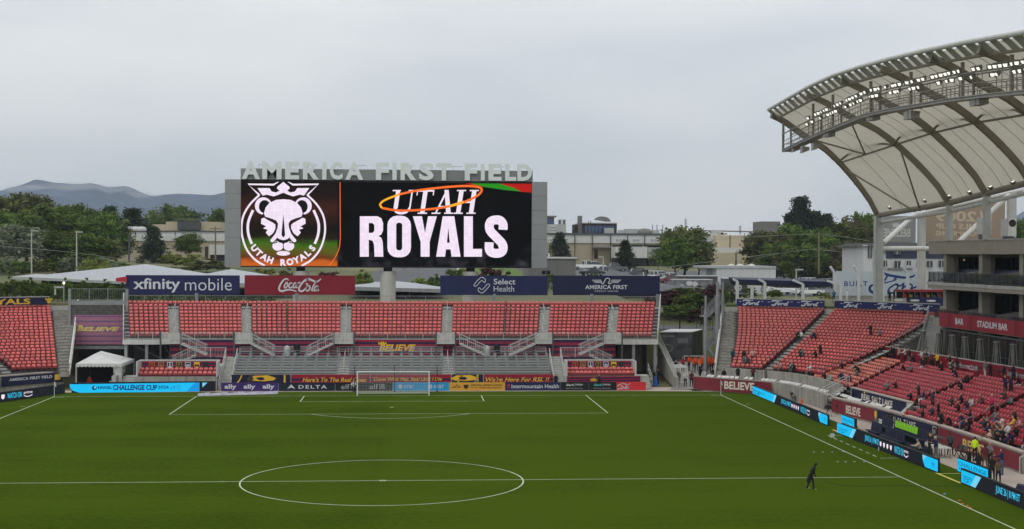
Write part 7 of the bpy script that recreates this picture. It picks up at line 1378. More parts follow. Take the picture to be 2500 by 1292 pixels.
# ---- poles, lamps, cables
def lamp_post(lb, u, vb, vt, y, arm=1): 
    p, q = atY(u, vb, y), atY(u, vt, y); o = thing('street_lamp', lb, 'lamp post', (p.x, y, p.z), 'street lamps'); b = MB(); b.tube(p, q, .13, 8, .09); b.build('pole', M_rail, o); b = MB(); b.box(q.x - .1, q.x + .95 * arm, y - .16, y + .16, q.z - .06, q.z + .12) if arm > 0 else b.box(q.x - .95, q.x + .1, y - .16, y + .16, q.z - .06, q.z + .12); b.build('lamp_head', M_rail, o)
lamp_post('tall square-headed street lamp before the woodland, left one', 77, 668, 564, 95); lamp_post('tall square-headed street lamp before the woodland, right one', 187, 680, 567, 90); lamp_post('small square lamp on the left corner rim', 135, 720, 702, 30); lamp_post('grey lamp post in front of the modular office', 1944, 732, 659, 45); lamp_post('thin lamp post by the grey pickup', 1473, 672, 628, 120, -1)
for u, vt, vb, y, lb in ((315, 572, 640, 150, 'thin pale pole before the left warehouse'), (526, 553, 646, 160, 'wooden utility pole left of the screen'), (1999, 566, 668, 140, 'wooden utility pole in front of the right woodland'), (1797, 616, 650, 150, 'thin dark pole right of the willow')):
    p, q = atY(u, vb, y), atY(u, vt, y); o = thing('utility_pole', lb, 'pole', p, 'poles in the background'); b = MB(); b.tube(p, q, .2, 8, .14); b.build('pole', mat('weathered wood', (128, 112, 92), .85, var=.2) if 'wood' in lb else M_drail, o)
    if 'wooden' in lb: b = MB(); b.bar(q + Vector((-1.2, 0, -.5)), q + Vector((1.2, 0, -.5)), .14); b.build('crossarm', M_bark, o)
for lb, pts in (('sagging cable crossing in front of the left woodland', ((-60, 596, 110), (170, 616, 110), (340, 639, 130))), ('upper sagging cable across the right woodland', ((1700, 588, 150), (1850, 578, 145), (1999, 572, 140), (2120, 588, 130))), ('lower sagging cable across the right woodland', ((1850, 630, 150), (1925, 616, 145), (1999, 610, 140), (2150, 628, 125))), ('long cable from the lamp post to the willow', ((1555, 660, 120), (1680, 646, 120), (1900, 618, 140)))):
    b = MB(); q = catmull([atY(*p) for p in pts], 8); b.path(q, .035, 4); b.build('cable', mat('cable', (150, 150, 140), .6, var=0), label=lb, cat='cable', group='overhead cables')
# ---- plaza frames, Ford wall, kiosk, canopy sails
M_frame = mat('white plaza frame', (200, 202, 202), .5, var=.05)
for i, (u, vb, vt, y, ua, va) in enumerate(((1800, 724, 687, 36, 1790, 682), (1867, 724, 690, 36, 1852, 682), (1836, 726, 700, 35, 1832, 699), (1960, 724, 694, 36, 1936, 684), (2052, 732, 694, 35, 2020, 686), (2037, 727, 666, 37, 2027, 651), (2096, 725, 664, 37, 2084, 649), (2155, 728, 666, 36, 2146, 655), (2216, 712, 666, 37, 2200, 649), (2262, 705, 664, 37, 2216, 650))):
    p, q, r_ = atY(u, vb, y), atY(u, vt, y), atY(ua, va, y); o = thing('plaza_frame', 'white bent steel frame on the corner plaza, number %d from the left' % (i + 1), 'frame', (p.x, y, 8.6), 'bent frames on the plaza'); o['label'] = 'white bent steel frame on the corner plaza, %s from the left' % ('first', 'third', 'second', 'fourth', 'sixth', 'fifth', 'seventh', 'eighth', 'ninth', 'tenth')[i]; b = MB(); b.bar((p.x, y, 8.3), q, .36, .3); b.build('post', M_frame, o); b = MB(); b.bar(q, r_, .34, .28); b.build('arm', M_frame, o)
for lb, pts in (('navy shade sail over the plaza, left part', ((1790, 682), (1860, 684), (1870, 694), (1800, 692))), ('navy shade sail over the plaza, middle part', ((1862, 684), (1942, 686), (1956, 700), (1872, 695))), ('navy shade sail over the plaza, right part', ((1944, 686), (2024, 688), (2036, 698), (1958, 700)))):
    b = MB(); A = [atY(*p, 36.5) for p in pts]; B_ = [p + Vector((0, 3.0, .25)) for p in A]; b.hexa([A[3], A[2], B_[2] - Vector((0, 0, .5)), B_[3] - Vector((0, 0, .5))], [A[0], A[1], B_[1], B_[0]]); b.build('shade_sail', M_navy2, label=lb, cat='shade sail', group='navy shade sails')
plF = Plane((0, 38.5, 0), (1, 0, 0), (0, 0, 1)); fF = pxm(plF); (x0, z0), (x1, z1) = fF(2041, 722), fF(2275, 663); o = banner('big pale wall banner reading BUILT and Ford script behind the plaza', plF, x0, z0, x1, z1, mat('pale blue-white vinyl', (190, 200, 208), .6, var=.04, scale=.4), t=.15)
c9 = lambda x, y: fF(2050 + x * .2322, 460 + y * .2322); c10 = lambda x, y: fF(1780 + x * .208, 540 + y * .208)
M_fb = mat('ford blue print', (40, 62, 122), .55, var=.03); art(o, Art().text('BUILT', 1352, 765, 1625, 705, .015, 0, 1.25).map(c10), M_fb, plF)
a = Art(); a.stroke([(1716, 700), (1730, 640), (1800, 614), (1900, 640), (2050, 662), (2150, 652), (2178, 630)], 26, taper=lambda t: .5 + .7 * math.sin(math.pi * t)); a.stroke([(1860, 640), (1800, 740), (1760, 810), (1700, 840), (1652, 810), (1664, 760), (1720, 745)], 30, taper=lambda t: .6 + .6 * math.sin(math.pi * t)); a.stroke([(1780, 740), (1870, 715), (1955, 690), (1950, 670), (1930, 690)], 14)
a.stroke([(1960, 740), (1880, 790), (1870, 845), (1930, 835), (1980, 770)], 20, True); a.stroke([(1960, 745), (2010, 760), (2050, 735), (2010, 840)], 18); a.stroke([(2035, 790), (2110, 740), (2150, 760), (2130, 800)], 20); a.stroke([(2210, 765), (2140, 800), (2150, 845), (2200, 820), (2230, 780)], 20); a.stroke([(2360, 690), (2300, 770), (2270, 830)], 30); art(o, a.map(c10), M_fb, plF)
b = MB(); b.box(atY(2040, 700, 38.6).x, atY(2280, 700, 38.6).x, 38.8, 39.2, 8.5, atY(2040, 722, 38.6).z); b.build('plinth', M_conc2, o)
kx = thing('food_kiosk', 'red-roofed drinks kiosk with bright bottles on the corner plaza', 'kiosk', atY(2250, 735, 24)); bx(kx, 'roof', mat('red kiosk roof', (128, 30, 30), .6, var=.4, scale=2), 2203, 708, 2312, 713, 24, 3); bx(kx, 'counter', M_navy, 2230, 727, 2312, 738, 23.8, 2.5, 8.6); bx(kx, 'back_wall', M_dark, 2190, 712, 2312, 728, 26, .3)
for i, u in enumerate(range(2205, 2308, 14)): bx(kx, 'post', M_drail, u, 712, u + 1.6, 728, 24, .1); bx(kx, 'goods', mat(*((('kiosk goods red', (190, 50, 44)), ('kiosk goods yellow', (220, 190, 60)), ('kiosk goods grey', (120, 120, 118)))[i % 3])), u + 3, 717 + i % 3 * 2, u + 9, 727, 25, .5)
for i, u in enumerate((2196, 2236, 2276)): bx(kx, 'table_top', M_wh, u - 8, 731 + i, u + 8, 735 + i, 22.6, .8)
# ================================================================== PEOPLE
def rotx(v, a): c, s = math.cos(a), math.sin(a); return Vector((v.x, v.y * c - v.z * s, v.y * s + v.z * c))
def pose_mesh(name, hipz=.93, lean=0, legs=((0, 0), (0, 0)), arms=((.05, .1), (.05, .1)), turn=0, bulk=1.0, spread=.1):
    """one continuous body from a jointed skeleton. legs: (hip swing, knee bend) per side; arms: (shoulder swing, elbow bend). Faces -Y."""
    V, Ed, Rd, Tg = [], [], [], []
    def v(p, r, t, par=None):
        V.append(Vector(p)); Rd.append(r if isinstance(r, tuple) else (r, r)); Tg.append(t)
        if par is not None: Ed.append((par, len(V) - 1))
        return len(V) - 1
    pel = v((0, 0, hipz), (.155 * bulk, .115 * bulk), 'top'); up = lambda l: Vector((0, 0, hipz)) + rotx(Vector((0, 0, l)), lean)
    w = v(up(.2), (.14 * bulk, .11 * bulk), 'top', pel); ch = v(up(.42), (.17 * bulk, .12 * bulk), 'top', w); nk0 = v(up(.53), (.09, .08), 'top', ch); nk = v(up(.585), .055, 'skin', nk0)
    hd = rotx(Vector((0, 0, 1)), lean * .7); fwd = rotx(Vector((0, -1, 0)), lean * .7); b0 = V[nk]
    j = v(b0 + hd * .06 + fwd * .02, (.066, .075), 'skin', nk); m = v(b0 + hd * .15 + fwd * .02, (.082, .098), 'head', j); t_ = v(b0 + hd * .225 + fwd * .005, (.066, .08), 'hair', m); v(b0 + hd * .13 + fwd * .125, .012, 'skin', m)
    for s in (-1, 1): v(b0 + hd * .14 + Vector((s * .088, 0, 0)), .014, 'skin', m)
    for i, s in enumerate((-1, 1)):
        sw, kn = legs[i]; hp = Vector((s * .095, 0, hipz - .06)); a = v(hp, .093 * bulk ** .5, 'leg', pel); kp = hp + rotx(Vector((s * spread * .3, 0, -.43)), -sw); b = v(kp, .062, 'leg', a); ap = kp + rotx(Vector((0, 0, -.42)), -sw + kn); c = v(ap, .042, 'leg', b)
        v(ap + Vector((s * .02, .045, -.05)), .04, 'shoe', c); f = v(ap + Vector((s * .02, -.1, -.055)), (.042, .032), 'shoe', c); v(ap + Vector((s * .03, -.18, -.062)), (.036, .024), 'shoe', f)
        sw, el = arms[i]; sp = up(.47) + Vector((s * .17, 0, 0)); a = v(sp, .066 * bulk, 'top', ch); ep = sp + rotx(Vector((s * .07, 0, -.28)), -sw + lean); b = v(ep, .048 * bulk, 'top', a); wp = ep + rotx(Vector((-s * .03 * (1 + el), 0, -.24)), -sw - el + lean); c = v(wp, .034, 'top', b)
        dr = (wp - ep).normalized(); h = v(wp + dr * .07, (.034, .022), 'skin', c); sd = Vector((0, -1, 0)) if abs(dr.y) < .8 else Vector((0, 0, 1)); sd = (sd - dr * sd.dot(dr)).normalized()
        for k in range(4): q = V[h] + dr * .045 + sd * (.026 - .017 * k); g = v(q, .0095, 'skin', h); v(q + dr * (.045, .055, .05, .036)[k] + Vector((-s * .018, 0, 0)), .008, 'skin', g)
        q = V[c] + dr * .04 + sd * .04; g = v(q, .011, 'skin', c); v(q + dr * .04 + sd * .015, .009, 'skin', g)
    me = bpy.data.meshes.new(name); me.from_pydata([tuple(p) for p in V], Ed, []); o = bpy.data.objects.new('t', me); TMP.collection.objects.link(o); sk = o.modifiers.new('s', 'SKIN'); sk.use_smooth_shade = True
    for i, r in enumerate(Rd): me.skin_vertices[0].data[i].radius = r
    me.skin_vertices[0].data[0].use_root = True; o.modifiers.new('u', 'SUBSURF').levels = 1
    vl = TMP.view_layers[0]; vl.update(); em = bpy.data.meshes.new_from_object(o.evaluated_get(vl.depsgraph)); bpy.data.objects.remove(o); em.name = name
    em.materials.clear()
    for k in range(5): em.materials.append(None)
    ID = {'top': 0, 'leg': 1, 'skin': 2, 'head': 2, 'hair': 3, 'shoe': 4}; seg = [(V[a], V[b], Tg[b]) for a, b in Ed]; hc, ctr = V[m], b0
    for p in em.polygons:
        c = p.center; best, bt = 9, 'top'
        for a, b, t in seg:
            d = b - a; L2 = d.length_squared; q = max(0, min(1, (c - a).dot(d) / L2)) if L2 else 0; x = (c - a - d * q).length - (.05 if t in ('top', 'leg') else 0)
            if x < best: best, bt = x, t
        if bt in ('head', 'hair', 'skin') and (c - hc).length < .16: bt = 'hair' if (c - hc).dot(hd) > .045 or (c - hc).dot(fwd) < -.02 and (c - hc).dot(hd) > -.09 else 'skin'
        p.material_index = ID[bt]
    return em
PZ = {'stand': pose_mesh('p_stand', arms=((.1, .25), (-.05, .3)), bulk=1.12), 'stand2': pose_mesh('p_stand2', lean=.04, arms=((.5, 1.6), (.4, 1.7)), legs=((.08, .05), (-.1, .08)), bulk=1.15), 'hold': pose_mesh('p_hold', lean=.06, arms=((.7, 1.1), (.8, .9)), bulk=1.1), 'walk': pose_mesh('p_walk', hipz=.9, lean=.08, legs=((.42, .1), (-.4, .35)), arms=((-.35, .3), (.4, .4)), bulk=1.1),
      'bent': pose_mesh('p_bent', hipz=.88, lean=.36, legs=((.26, .16), (-.16, .2)), arms=((-.1, .25), (.35, .3)), bulk=1.2), 'seat': pose_mesh('p_seat', hipz=.52, lean=.06, legs=((1.5, 1.5), (1.45, 1.4)), arms=((.5, 1.0), (.45, 1.1)), bulk=1.15), 'seat2': pose_mesh('p_seat2', hipz=.52, lean=.38, legs=((1.5, 1.6), (1.5, 1.35)), arms=((.7, .7), (.8, .6)), bulk=1.15), 'seat3': pose_mesh('p_seat3', hipz=.52, lean=-.06, legs=((1.45, 1.2), (1.5, 1.5)), arms=((.3, 1.5), (.6, 1.5)), bulk=1.18), 'kneel': pose_mesh('p_kneel', hipz=.5, lean=.3, legs=((1.5, 1.6), (.1, 1.5)), arms=((1.0, .9), (1.1, .8)), bulk=1.15)}
CK = {'K': ('black', (26, 26, 29)), 'N': ('navy', (30, 38, 72)), 'G': ('grey', (112, 116, 116)), 'W': ('white', (208, 208, 206)), 'R': ('red', (170, 40, 46)), 'O': ('orange', (236, 92, 36)), 'M': ('maroon', (92, 28, 36)), 'T': ('teal', (44, 92, 112)), 'P': ('magenta', (206, 44, 100)), 'Y': ('yellow', (226, 196, 60)), 'V': ('hi-vis yellow', (206, 240, 40)), 'B': ('brown', (98, 74, 56)), 'C': ('cream', (186, 172, 146)), 'E': ('dark green', (50, 64, 52)), 'L': ('pale pink', (206, 160, 152)), 'J': ('denim', (72, 92, 128)), 'A': ('mint', (140, 190, 180)), 'D': ('dark grey', (58, 60, 64))}
cm = lambda c: mat('cloth ' + CK[c][0], CK[c][1], .85, var=.12, scale=6)
SK = [mat('skin %d' % i, c, .6, var=.04) for i, c in enumerate(((206, 158, 130), (184, 130, 100), (140, 92, 68)))]; HR = {'k': mat('black hair', (28, 24, 22), .7), 'b': mat('brown hair', (74, 52, 38), .7), 'l': mat('blond hair', (176, 142, 92), .7), 'w': mat('white cap', (222, 222, 220), .7), 'y': mat('mustard beanie', (196, 150, 60), .8), 'r': mat('red cap', (160, 36, 40), .7), 'g': mat('grey hair', (128, 126, 124), .7)}
prng = random.Random(11)
def person(loc, rz, pose, code, label, group, sc_=1.0):
    """code: top colour, bottom colour, hair"""
    o = bpy.data.objects.new('person', PZ[pose]); COL.objects.link(o); loc = Vector(loc) + Vector((0, 0, .05)); o.location = loc; o.rotation_euler = (0, 0, rz); k = sc_ * prng.uniform(.95, 1.04); o.scale = (k, k, k); ORG[o.name] = Vector(loc)
    for i, m in enumerate((cm(code[0]), cm(code[1]), SK[prng.choice((0, 0, 1, 2))], HR[code[2]], HR['w'] if 'w' in code[3:] else cm('K'))): s = o.material_slots[i]; s.link = 'OBJECT'; s.material = m
    tag(o, label, 'person', group); return o
face = lambda x, y, tx, ty: math.atan2(ty - y, tx - x) + math.pi / 2
def crowd(place, group, spots, locate, rzf, poses=None, verb='seated'):
    sp = sorted(spots, key=lambda s: s[0]); n = len(sp)
    for i, s in enumerate(sp):
        u, v, code = s[:3]; ps = s[3] if len(s) > 3 else prng.choice(poses); p = locate(u, v); vb = 'standing' if ps in ('stand', 'stand2', 'hold') else 'walking' if ps in ('walk', 'bent') else 'crouching' if ps == 'kneel' else 'seated'
        lb = '%s person in %s %s' % (vb, CK[code[0]][0], place) + (', %s of %d from left' % (ORD[i], n) if n > 1 else ''); person(p, rzf(p), ps, code, lb, group)
def on_corner(u, v):
    best = None
    for k in range(CN):
        r, z = crow(k); p = atZ(u, v, z + .72); d = math.hypot(p.x - OC[0], p.y - OC[1]) - r
        if not 8 < math.degrees(math.atan2(p.x - OC[0], p.y - OC[1])) < 100: continue
        if best is None or abs(d) < best[0]: best = (abs(d), Vector((p.x, p.y, z)), r)
    q = best[1]; dr = Vector((q.x - OC[0], q.y - OC[1], 0)).normalized() * (best[2] + .1); return Vector((OC[0] + dr.x, OC[1] + dr.y, q.z + .04))
def on_east(u, v, h=.72):
    best = None
    for j in range(-4, 11):
        z = EZ0 + ERS * j; p = atZ(u, v, z + h); d = (p - EP).dot(EN) - ETD * j
        if best is None or abs(d) < best[0]: best = (abs(d), Vector((p.x, p.y, z + .04)) - EN * (d - .1))
    return best[1]
S3 = ('seat', 'seat2', 'seat3'); rc = lambda p: -math.atan2(p.x - OC[0], p.y - OC[1]) + prng.uniform(-.3, .3); re_ = lambda p: erz + prng.uniform(-.35, .35)
GSP = 'spectators in the corner seats'; GE = 'spectators in the side stand'
crowd('low by the corner stair', GSP, [(1789, 866, 'TKk'), (1826, 864, 'KKk'), (1836, 868, 'LKb'), (1823, 881, 'GKb'), (1833, 881, 'DKk')], on_corner, rc, S3)
crowd('halfway up the corner aisle', GSP, [(1967, 818, 'KKk'), (1979, 818, 'WKb'), (1988, 822, 'NKb'), (1999, 820, 'GKk')], on_corner, rc, S3)
crowd('right of the corner aisle', GSP, [(1963, 865, 'KKk'), (1971, 865, 'GKb'), (1987, 862, 'KKk', 'stand2'), (1998, 868, 'KKk')], on_corner, rc, S3)
crowd('in the bottom corner rows', GSP, [(1906, 899, 'WGl'), (1916, 894, 'LGb'), (1914, 904, 'WGw'), (1928, 897, 'KKk'), (1935, 898, 'KKk'), (1942, 896, 'NKb')], on_corner, rc, S3)
crowd('high in the corner rows', GSP, [(2140, 814, 'KKk', 'stand2'), (2149, 816, 'GKk'), (2239, 763, 'MKk')], on_corner, rc, S3)
crowd('among the orange-coral seats', GE, [(2043, 896, 'KKk'), (2026, 922, 'KKk'), (2038, 926, 'AJl'), (2052, 922, 'KJb'), (2067, 923, 'NKk'), (2088, 905, 'KKk'), (2096, 903, 'KKb'), (2101, 913, 'GKk'), (2088, 927, 'NKb')], on_east, re_, S3)
crowd('where orange and crimson seats meet', GE, [(2190, 901, 'KKk'), (2202, 904, 'GKg'), (2163, 943, 'KKk'), (2169, 948, 'GKb')], on_east, re_, S3)
crowd('by the concrete return wall', GE, [(2241, 966, 'EKk', 'stand2'), (2252, 969, 'NWk'), (2225, 972, 'KKk'), (2272, 985, 'DKk', 'stand'), (2233, 1016, 'RKk'), (2244, 1014, 'KKb'), (2262, 1008, 'DKk'), (2270, 1012, 'KKk', 'stand')], on_east, re_, S3)
crowd('amid the crimson seats', GE, [(2343, 947, 'KKk'), (2347, 916, 'NKk'), (2367, 979, 'KKk'), (2374, 993, 'NJb'), (2381, 980, 'BKl'), (2393, 985, 'WGb'), (2415, 996, 'PKw', 'stand2'), (2398, 1018, 'RGb'), (2417, 1022, 'GJk'), (2431, 969, 'BKk'), (2337, 905, 'KKk')], on_east, re_, S3)
crowd('in the nearest crimson rows', GE, [(2351, 1019, 'KKk'), (2366, 1027, 'NJk'), (2304, 1039, 'KKk'), (2343, 1050, 'KKw'), (2392, 1056, 'NKb'), (2410, 1061, 'BKb'), (2423, 1066, 'KKk'), (2396, 1071, 'LKl'), (2440, 1051, 'BKk'), (2428, 1052, 'CKb'), (2452, 1062, 'DKk')], on_east, re_, S3)
crowd('at the right crimson edge', GE, [(2449, 951, 'NKk', 'stand2'), (2467, 948, 'NKl', 'stand2'), (2492, 935, 'KWk'), (2489, 983, 'GKb'), (2458, 1034, 'YJl'), (2450, 1038, 'WKk'), (2473, 1037, 'LKb'), (2480, 1055, 'WJk'), (2466, 1060, 'KKk'), (2488, 1048, 'RKk'), (2494, 1020, 'KKb')], on_east, re_, S3)

def on_walk(u, v): best = min((abs(proj_u(erow(10.3, y / 4)) - u), y / 4) for y in range(-180, 40)); return erow(10.3, best[1]) + Vector((0, 0, .02))
def proj_u(p): d = AX @ (p - CAM); return PW / 2 + FPX * d.x / d.y
crowd('along the crimson club wall', 'people along the club wall', [(2175, 0, 'KKk', 'stand'), (2183, 0, 'KKk', 'stand2'), (2196, 0, 'CKb', 'stand'), (2211, 0, 'WKb', 'hold'), (2221, 0, 'KGk', 'stand'), (2252, 0, 'WKk', 'stand2'), (2262, 0, 'EKk', 'stand'), (2272, 0, 'GKb', 'hold'), (2288, 0, 'YKk', 'stand2'), (2320, 0, 'KWk', 'stand2'), (2338, 0, 'KKk', 'stand'), (2404, 0, 'GWb', 'stand'), (2417, 0, 'KKk', 'stand2'), (2451, 0, 'KKk', 'stand'), (2474, 0, 'KKk', 'stand2')], on_walk, re_)
crowd('crowding the lowest crimson rows', GE, [(2376, 1044, 'KKk'), (2386, 1040, 'DKb'), (2402, 1044, 'KKk'), (2414, 1048, 'EKk'), (2436, 1070, 'KKk'), (2446, 1074, 'BKb'), (2460, 1078, 'KJk'), (2472, 1072, 'NKk'), (2484, 1082, 'KWk'), (2408, 1078, 'KKk'), (2420, 1082, 'NKb'), (2494, 1070, 'DKk'), (2330, 1032, 'KKk'), (2316, 1026, 'KKb')], on_east, re_, S3)
crowd('near the top crimson rows', GE, [(2212, 880, 'KKk'), (2232, 884, 'DKk'), (2258, 888, 'KKb'), (2268, 892, 'KWk'), (2310, 900, 'KKk'), (2325, 896, 'KKk'), (2380, 930, 'KKk'), (2300, 985, 'EKk'), (2326, 1000, 'KKk')], on_east, re_, S3)
g0 = lambda u, v: atZ(u, v, 0.0); ga = lambda u, v: atZ(u, v, -.06); rnd = lambda p: prng.uniform(-3, 3); tocam = lambda p: prng.uniform(-.8, .8); away = lambda p: math.pi + prng.uniform(-.6, .6)
GP = 'people at pitchside'
for u, v, c, ps, rz, lb in ((1980, 1193, 'KKkw', 'bent', 1.35, 'person in black hooded top and trousers walking bent over the pitch'), (2320, 1112, 'DKk', 'walk', 2.6, 'person in dark jacket walking along the touchline wall'), (2247, 1114, 'CKb', 'kneel', -1.7, 'person in cream top crouching with a camera behind the LED board'), (2269, 1118, 'KKy', 'stand2', 1.2, 'person in black with mustard beanie at pitchside'), (2285, 1127, 'NGw', 'stand2', -1.4, 'person in navy vest and white cap at pitchside'), (2380, 1125, 'VKk', 'stand', 2.2, 'steward in hi-vis yellow jacket and black trousers, left of two'), (2398, 1118, 'VKb', 'stand2', -1.0, 'steward in hi-vis yellow jacket, right of two'), (2404, 1146, 'MBk', 'stand', 2.8, 'person in maroon striped top facing away at pitchside'), (2418, 1138, 'GKk', 'stand2', -1.2, 'person in grey with white sleeve beside the striped top'), (2366, 1158, 'KKk', 'stand', -2.4, 'person in long black coat before the cyan board, left of two'), (2389, 1168, 'KKk', 'stand2', 2.9, 'person in black padded coat before the cyan board, right of two'), (2422, 1178, 'KKb', 'stand', 2.4, 'person in dark coat behind the near LED board'), (2437, 1183, 'BKk', 'hold', 3.0, 'person in brown and black behind the near LED board'), (2447, 1158, 'NJk', 'hold', -2.2, 'person in navy jacket and jeans beside the blue bin'), (2459, 1138, 'DKk', 'stand', 1.9, 'person in dark grey by the steps near the blue bin'), (2174, 1050, 'KKr', 'stand2', -.6, 'person in black with red cap standing behind the dugout seats')):
    p = g0(u, v); p.z = 0 if p.x < 39.6 else -.06; q_ = person(p, rz, ps, c, lb, GP, .95 if u == 1980 else 1)
    if u == 1980: q_.material_slots[2].material = q_.material_slots[3].material = cm('K'); q_.scale.x *= 1.22; q_.scale.y *= 1.12
for u, v, c, ps, rz, lb in ((1818, 958, 'MKk', 'walk', 1.0, 'person in maroon walking in front of the corner BELIEVE panel'), (1882, 966, 'KKk', 'stand2', -.5, 'photographer in black at the end of the corner panel, left one'), (1890, 967, 'KKk', 'stand', .4, 'photographer in black at the end of the corner panel, right one'), (1741, 951, 'KKk', 'kneel', 0, 'person in black crouching at the left end of the corner panel'), (1656, 943, 'KGb', 'stand', .2, 'person in black jacket and grey leggings at the ramp mouth'), (1673, 946, 'WKw', 'stand2', .1, 'person in white top and black trousers at the ramp mouth'), (1688, 946, 'MKk', 'stand', -.2, 'person in maroon and black at the ramp mouth'), (1631, 932, 'KGk', 'hold', .3, 'person in black carrying the spare goal frame'), (1598, 941, 'KKk', 'stand2', -1.2, 'person in black beside the blue bag at the end of the boards'), (1606, 938, 'NKk', 'stand', 1.0, 'person in navy at the end of the boards'), (345, 942, 'KKk', 'stand', .3, 'person in black hat behind the left end of the cyan corner board'), (863, 957, 'WKk', 'kneel', 0, 'photographer in black and white kneeling left of the goal'), (1357, 943, 'KKk', 'stand', 0, 'person in black standing behind the Intermountain board'), (1462, 944, 'NKk', 'stand2', 0, 'person in navy standing behind the Shark NINJA board'), (612, 944, 'DMk', 'stand', 0, 'person in dark jacket standing behind the violet board'), (1160, 945, 'GKk', 'kneel', .8, 'person in grey crouching on the wall behind the amber board')):
    p = ga(u, v)
    if lb.endswith('board') and u < 1500 and u > 400: p = atY(u, 930, 6.1); p.z = -.06
    person(p, rz, ps, c, lb, GP)
ram = lambda u, v: (lambda q: Vector((q.x, q.y, ground_z(q.x, q.y) + .07)))(atY(u, v, pw(v, [(900, 19), (906, 17.2), (912, 15), (920, 12.6), (930, 11)])))
crowd('waiting on the ramp top', 'orange-bibbed group on the ramp', [(1667, 906, 'RKk'), (1682, 905, 'OKk'), (1694, 908, 'OKb'), (1700, 905, 'OKk'), (1709, 909, 'OJk'), (1716, 906, 'OKl'), (1724, 910, 'OKk'), (1731, 906, 'OGb'), (1737, 908, 'OKk'), (1743, 905, 'OKk'), (1712, 904, 'OKb'), (1728, 903, 'OKk'), (1748, 909, 'OKb')], ram, tocam, ('stand', 'stand2', 'hold'))
crowd('before the orange group', 'people on the ramp', [(1709, 921, 'KKk', 'stand2'), (1721, 922, 'WWk', 'seat2'), (1650, 912, 'KKk', 'stand'), (1741, 920, 'KKb', 'seat')], ram, tocam)
lane = lambda u, v: Vector((atY(u, v, 46).x, 46, 4.75))
crowd('on the lane behind', 'people on the lane', [(1715, 800, 'KKk', 'walk'), (1732, 798, 'KGk', 'walk')], lane, rnd)
ledge = lambda u, v: (lambda q: Vector((q[0] + .9, q[1] + .9, 1.0)))(on_wall(FW, u, 920))
crowd('on the corner ledge', 'people on the ledge', [(1786, 915, 'KKk', 'stand'), (1823, 915, 'MKk', 'stand2'), (1854, 917, 'GGk', 'stand'), (1752, 915, 'KKk', 'seat')], ledge, tocam)
plz = lambda u, v: (lambda q: Vector((q.x, q.y, 8.62)))(atY(u, v, 31))
crowd('on the corner plaza', 'people on the plaza', [(2068, 725, 'WWk', 'stand'), (1787, 722, 'KKk', 'stand'), (2172, 735, 'KKk', 'stand2'), (2183, 735, 'KBk', 'stand'), (2036, 735, 'TKk', 'stand2')], plz, rnd)
lot = lambda u, v: (lambda q: Vector((q.x, 128, plaza(q.x, 128) + .06)))(atY(u, v, 128))
crowd('crossing the parking lot', 'people in the parking lot', [(1571, 663, 'KWk', 'walk'), (1586, 662, 'WKk', 'walk'), (1581, 662, 'KKk', 'walk')], lot, rnd)
person((atY(218, 935, 9.5).x, 9.5, -.05), .3, 'seat2', 'RKk', 'person in red hunched under the white tent', GP)
# ================================================================== RAMP, TENT, BENCHES AND LOOSE THINGS
# left gap: banner on a mesh screen, tent below, railing above
gp = thing('gap_screen', 'perforated grey screen wall between the left corner and the end stand', 'screen wall', (-35.3, 22.5, 0)); plg = Plane((0, 22, 0), (1, 0, 0), (0, 0, 1)); fg = pxm(plg)
(x0, z0), (x1, z1) = fg(172, 845), fg(308, 745); panel('screen', gp, plg, x0, z0, x1, z1, mat('grey mesh screen', (112, 110, 104), .8, var=.35, scale=3), .08); panel('top_beam', gp, plg, x0 - .2, z1 + .004, x1 + .2, z1 + .5, M_steel, .3, .1); panel('bottom_beam', gp, plg, x0 - .2, z0 - .35, x1 + .2, z0 - .004, M_steel, .3, .1)
a_ = MB()
for i in range(22):
    for k in range(6): x, z = lerp(x0 + .2, x1 - .2, (i + .5 * (k % 2)) / 22), z1 - .25 - k * .22; a_.box(x - .05, x + .05, 21.9, 21.94, z - .06, z + .06)
tag(a_.build('knob', M_dark, gp), kind='stuff')
b = MB(); railing(b, (x0, 22.1, z1 + .5), (x1, 22.1, z1 + .5), 1.4, bal=.2, posts=2.2); b.build('railing', M_steel, gp)
for x in (x0 - .1, x1 + .1): b = MB(); b.box(x - .15, x + .15, 21.85, 22.15, -.05, z1 + 1.9); b.build('post', M_steel, gp)
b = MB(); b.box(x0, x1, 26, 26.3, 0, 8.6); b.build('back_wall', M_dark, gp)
plg2 = Plane((0, 21.8, 0), (1, 0, 0), (0, 0, 1)); fg2 = pxm(plg2); (x0, z0), (x1, z1) = fg2(179, 841), fg2(304, 769); mv = mat('mauve mesh cloth', (176, 116, 138), .8, var=.08); mp_ = mat('slate mesh stripe', (128, 100, 134), .8, var=.08); o = banner('faded mauve striped cloth with gold BELIEVE on the screen wall', plg2, x0, z0, x1, z1, mv, t=.03)
for k in range(1, 12, 2): b = MB(); b.box(x0 + .01, x1 - .01, 21.79, 21.81, lerp(z0, z1, k / 12), lerp(z0, z1, (k + .7) / 12)); b.build('stripe', mp_, o)
art(o, Art().text('BELIEVE', 186, 809, 292, 798, .04, .3).map(fg2), mat('pale gold print', (232, 206, 120), .6, var=0), plg2); a = Art(); crown(a, 190, 798, 12, 6); art(o, a.map(fg2), MC['pale gold print'], plg2, 'crown')
tn = thing('event_tent', 'white peaked event tent with dark open front left of the end stand', 'tent', (-33.6, 10, 0)); M_tent = mat('white tent vinyl', (214, 214, 210), .6, var=.05, scale=.4, stain=.1)
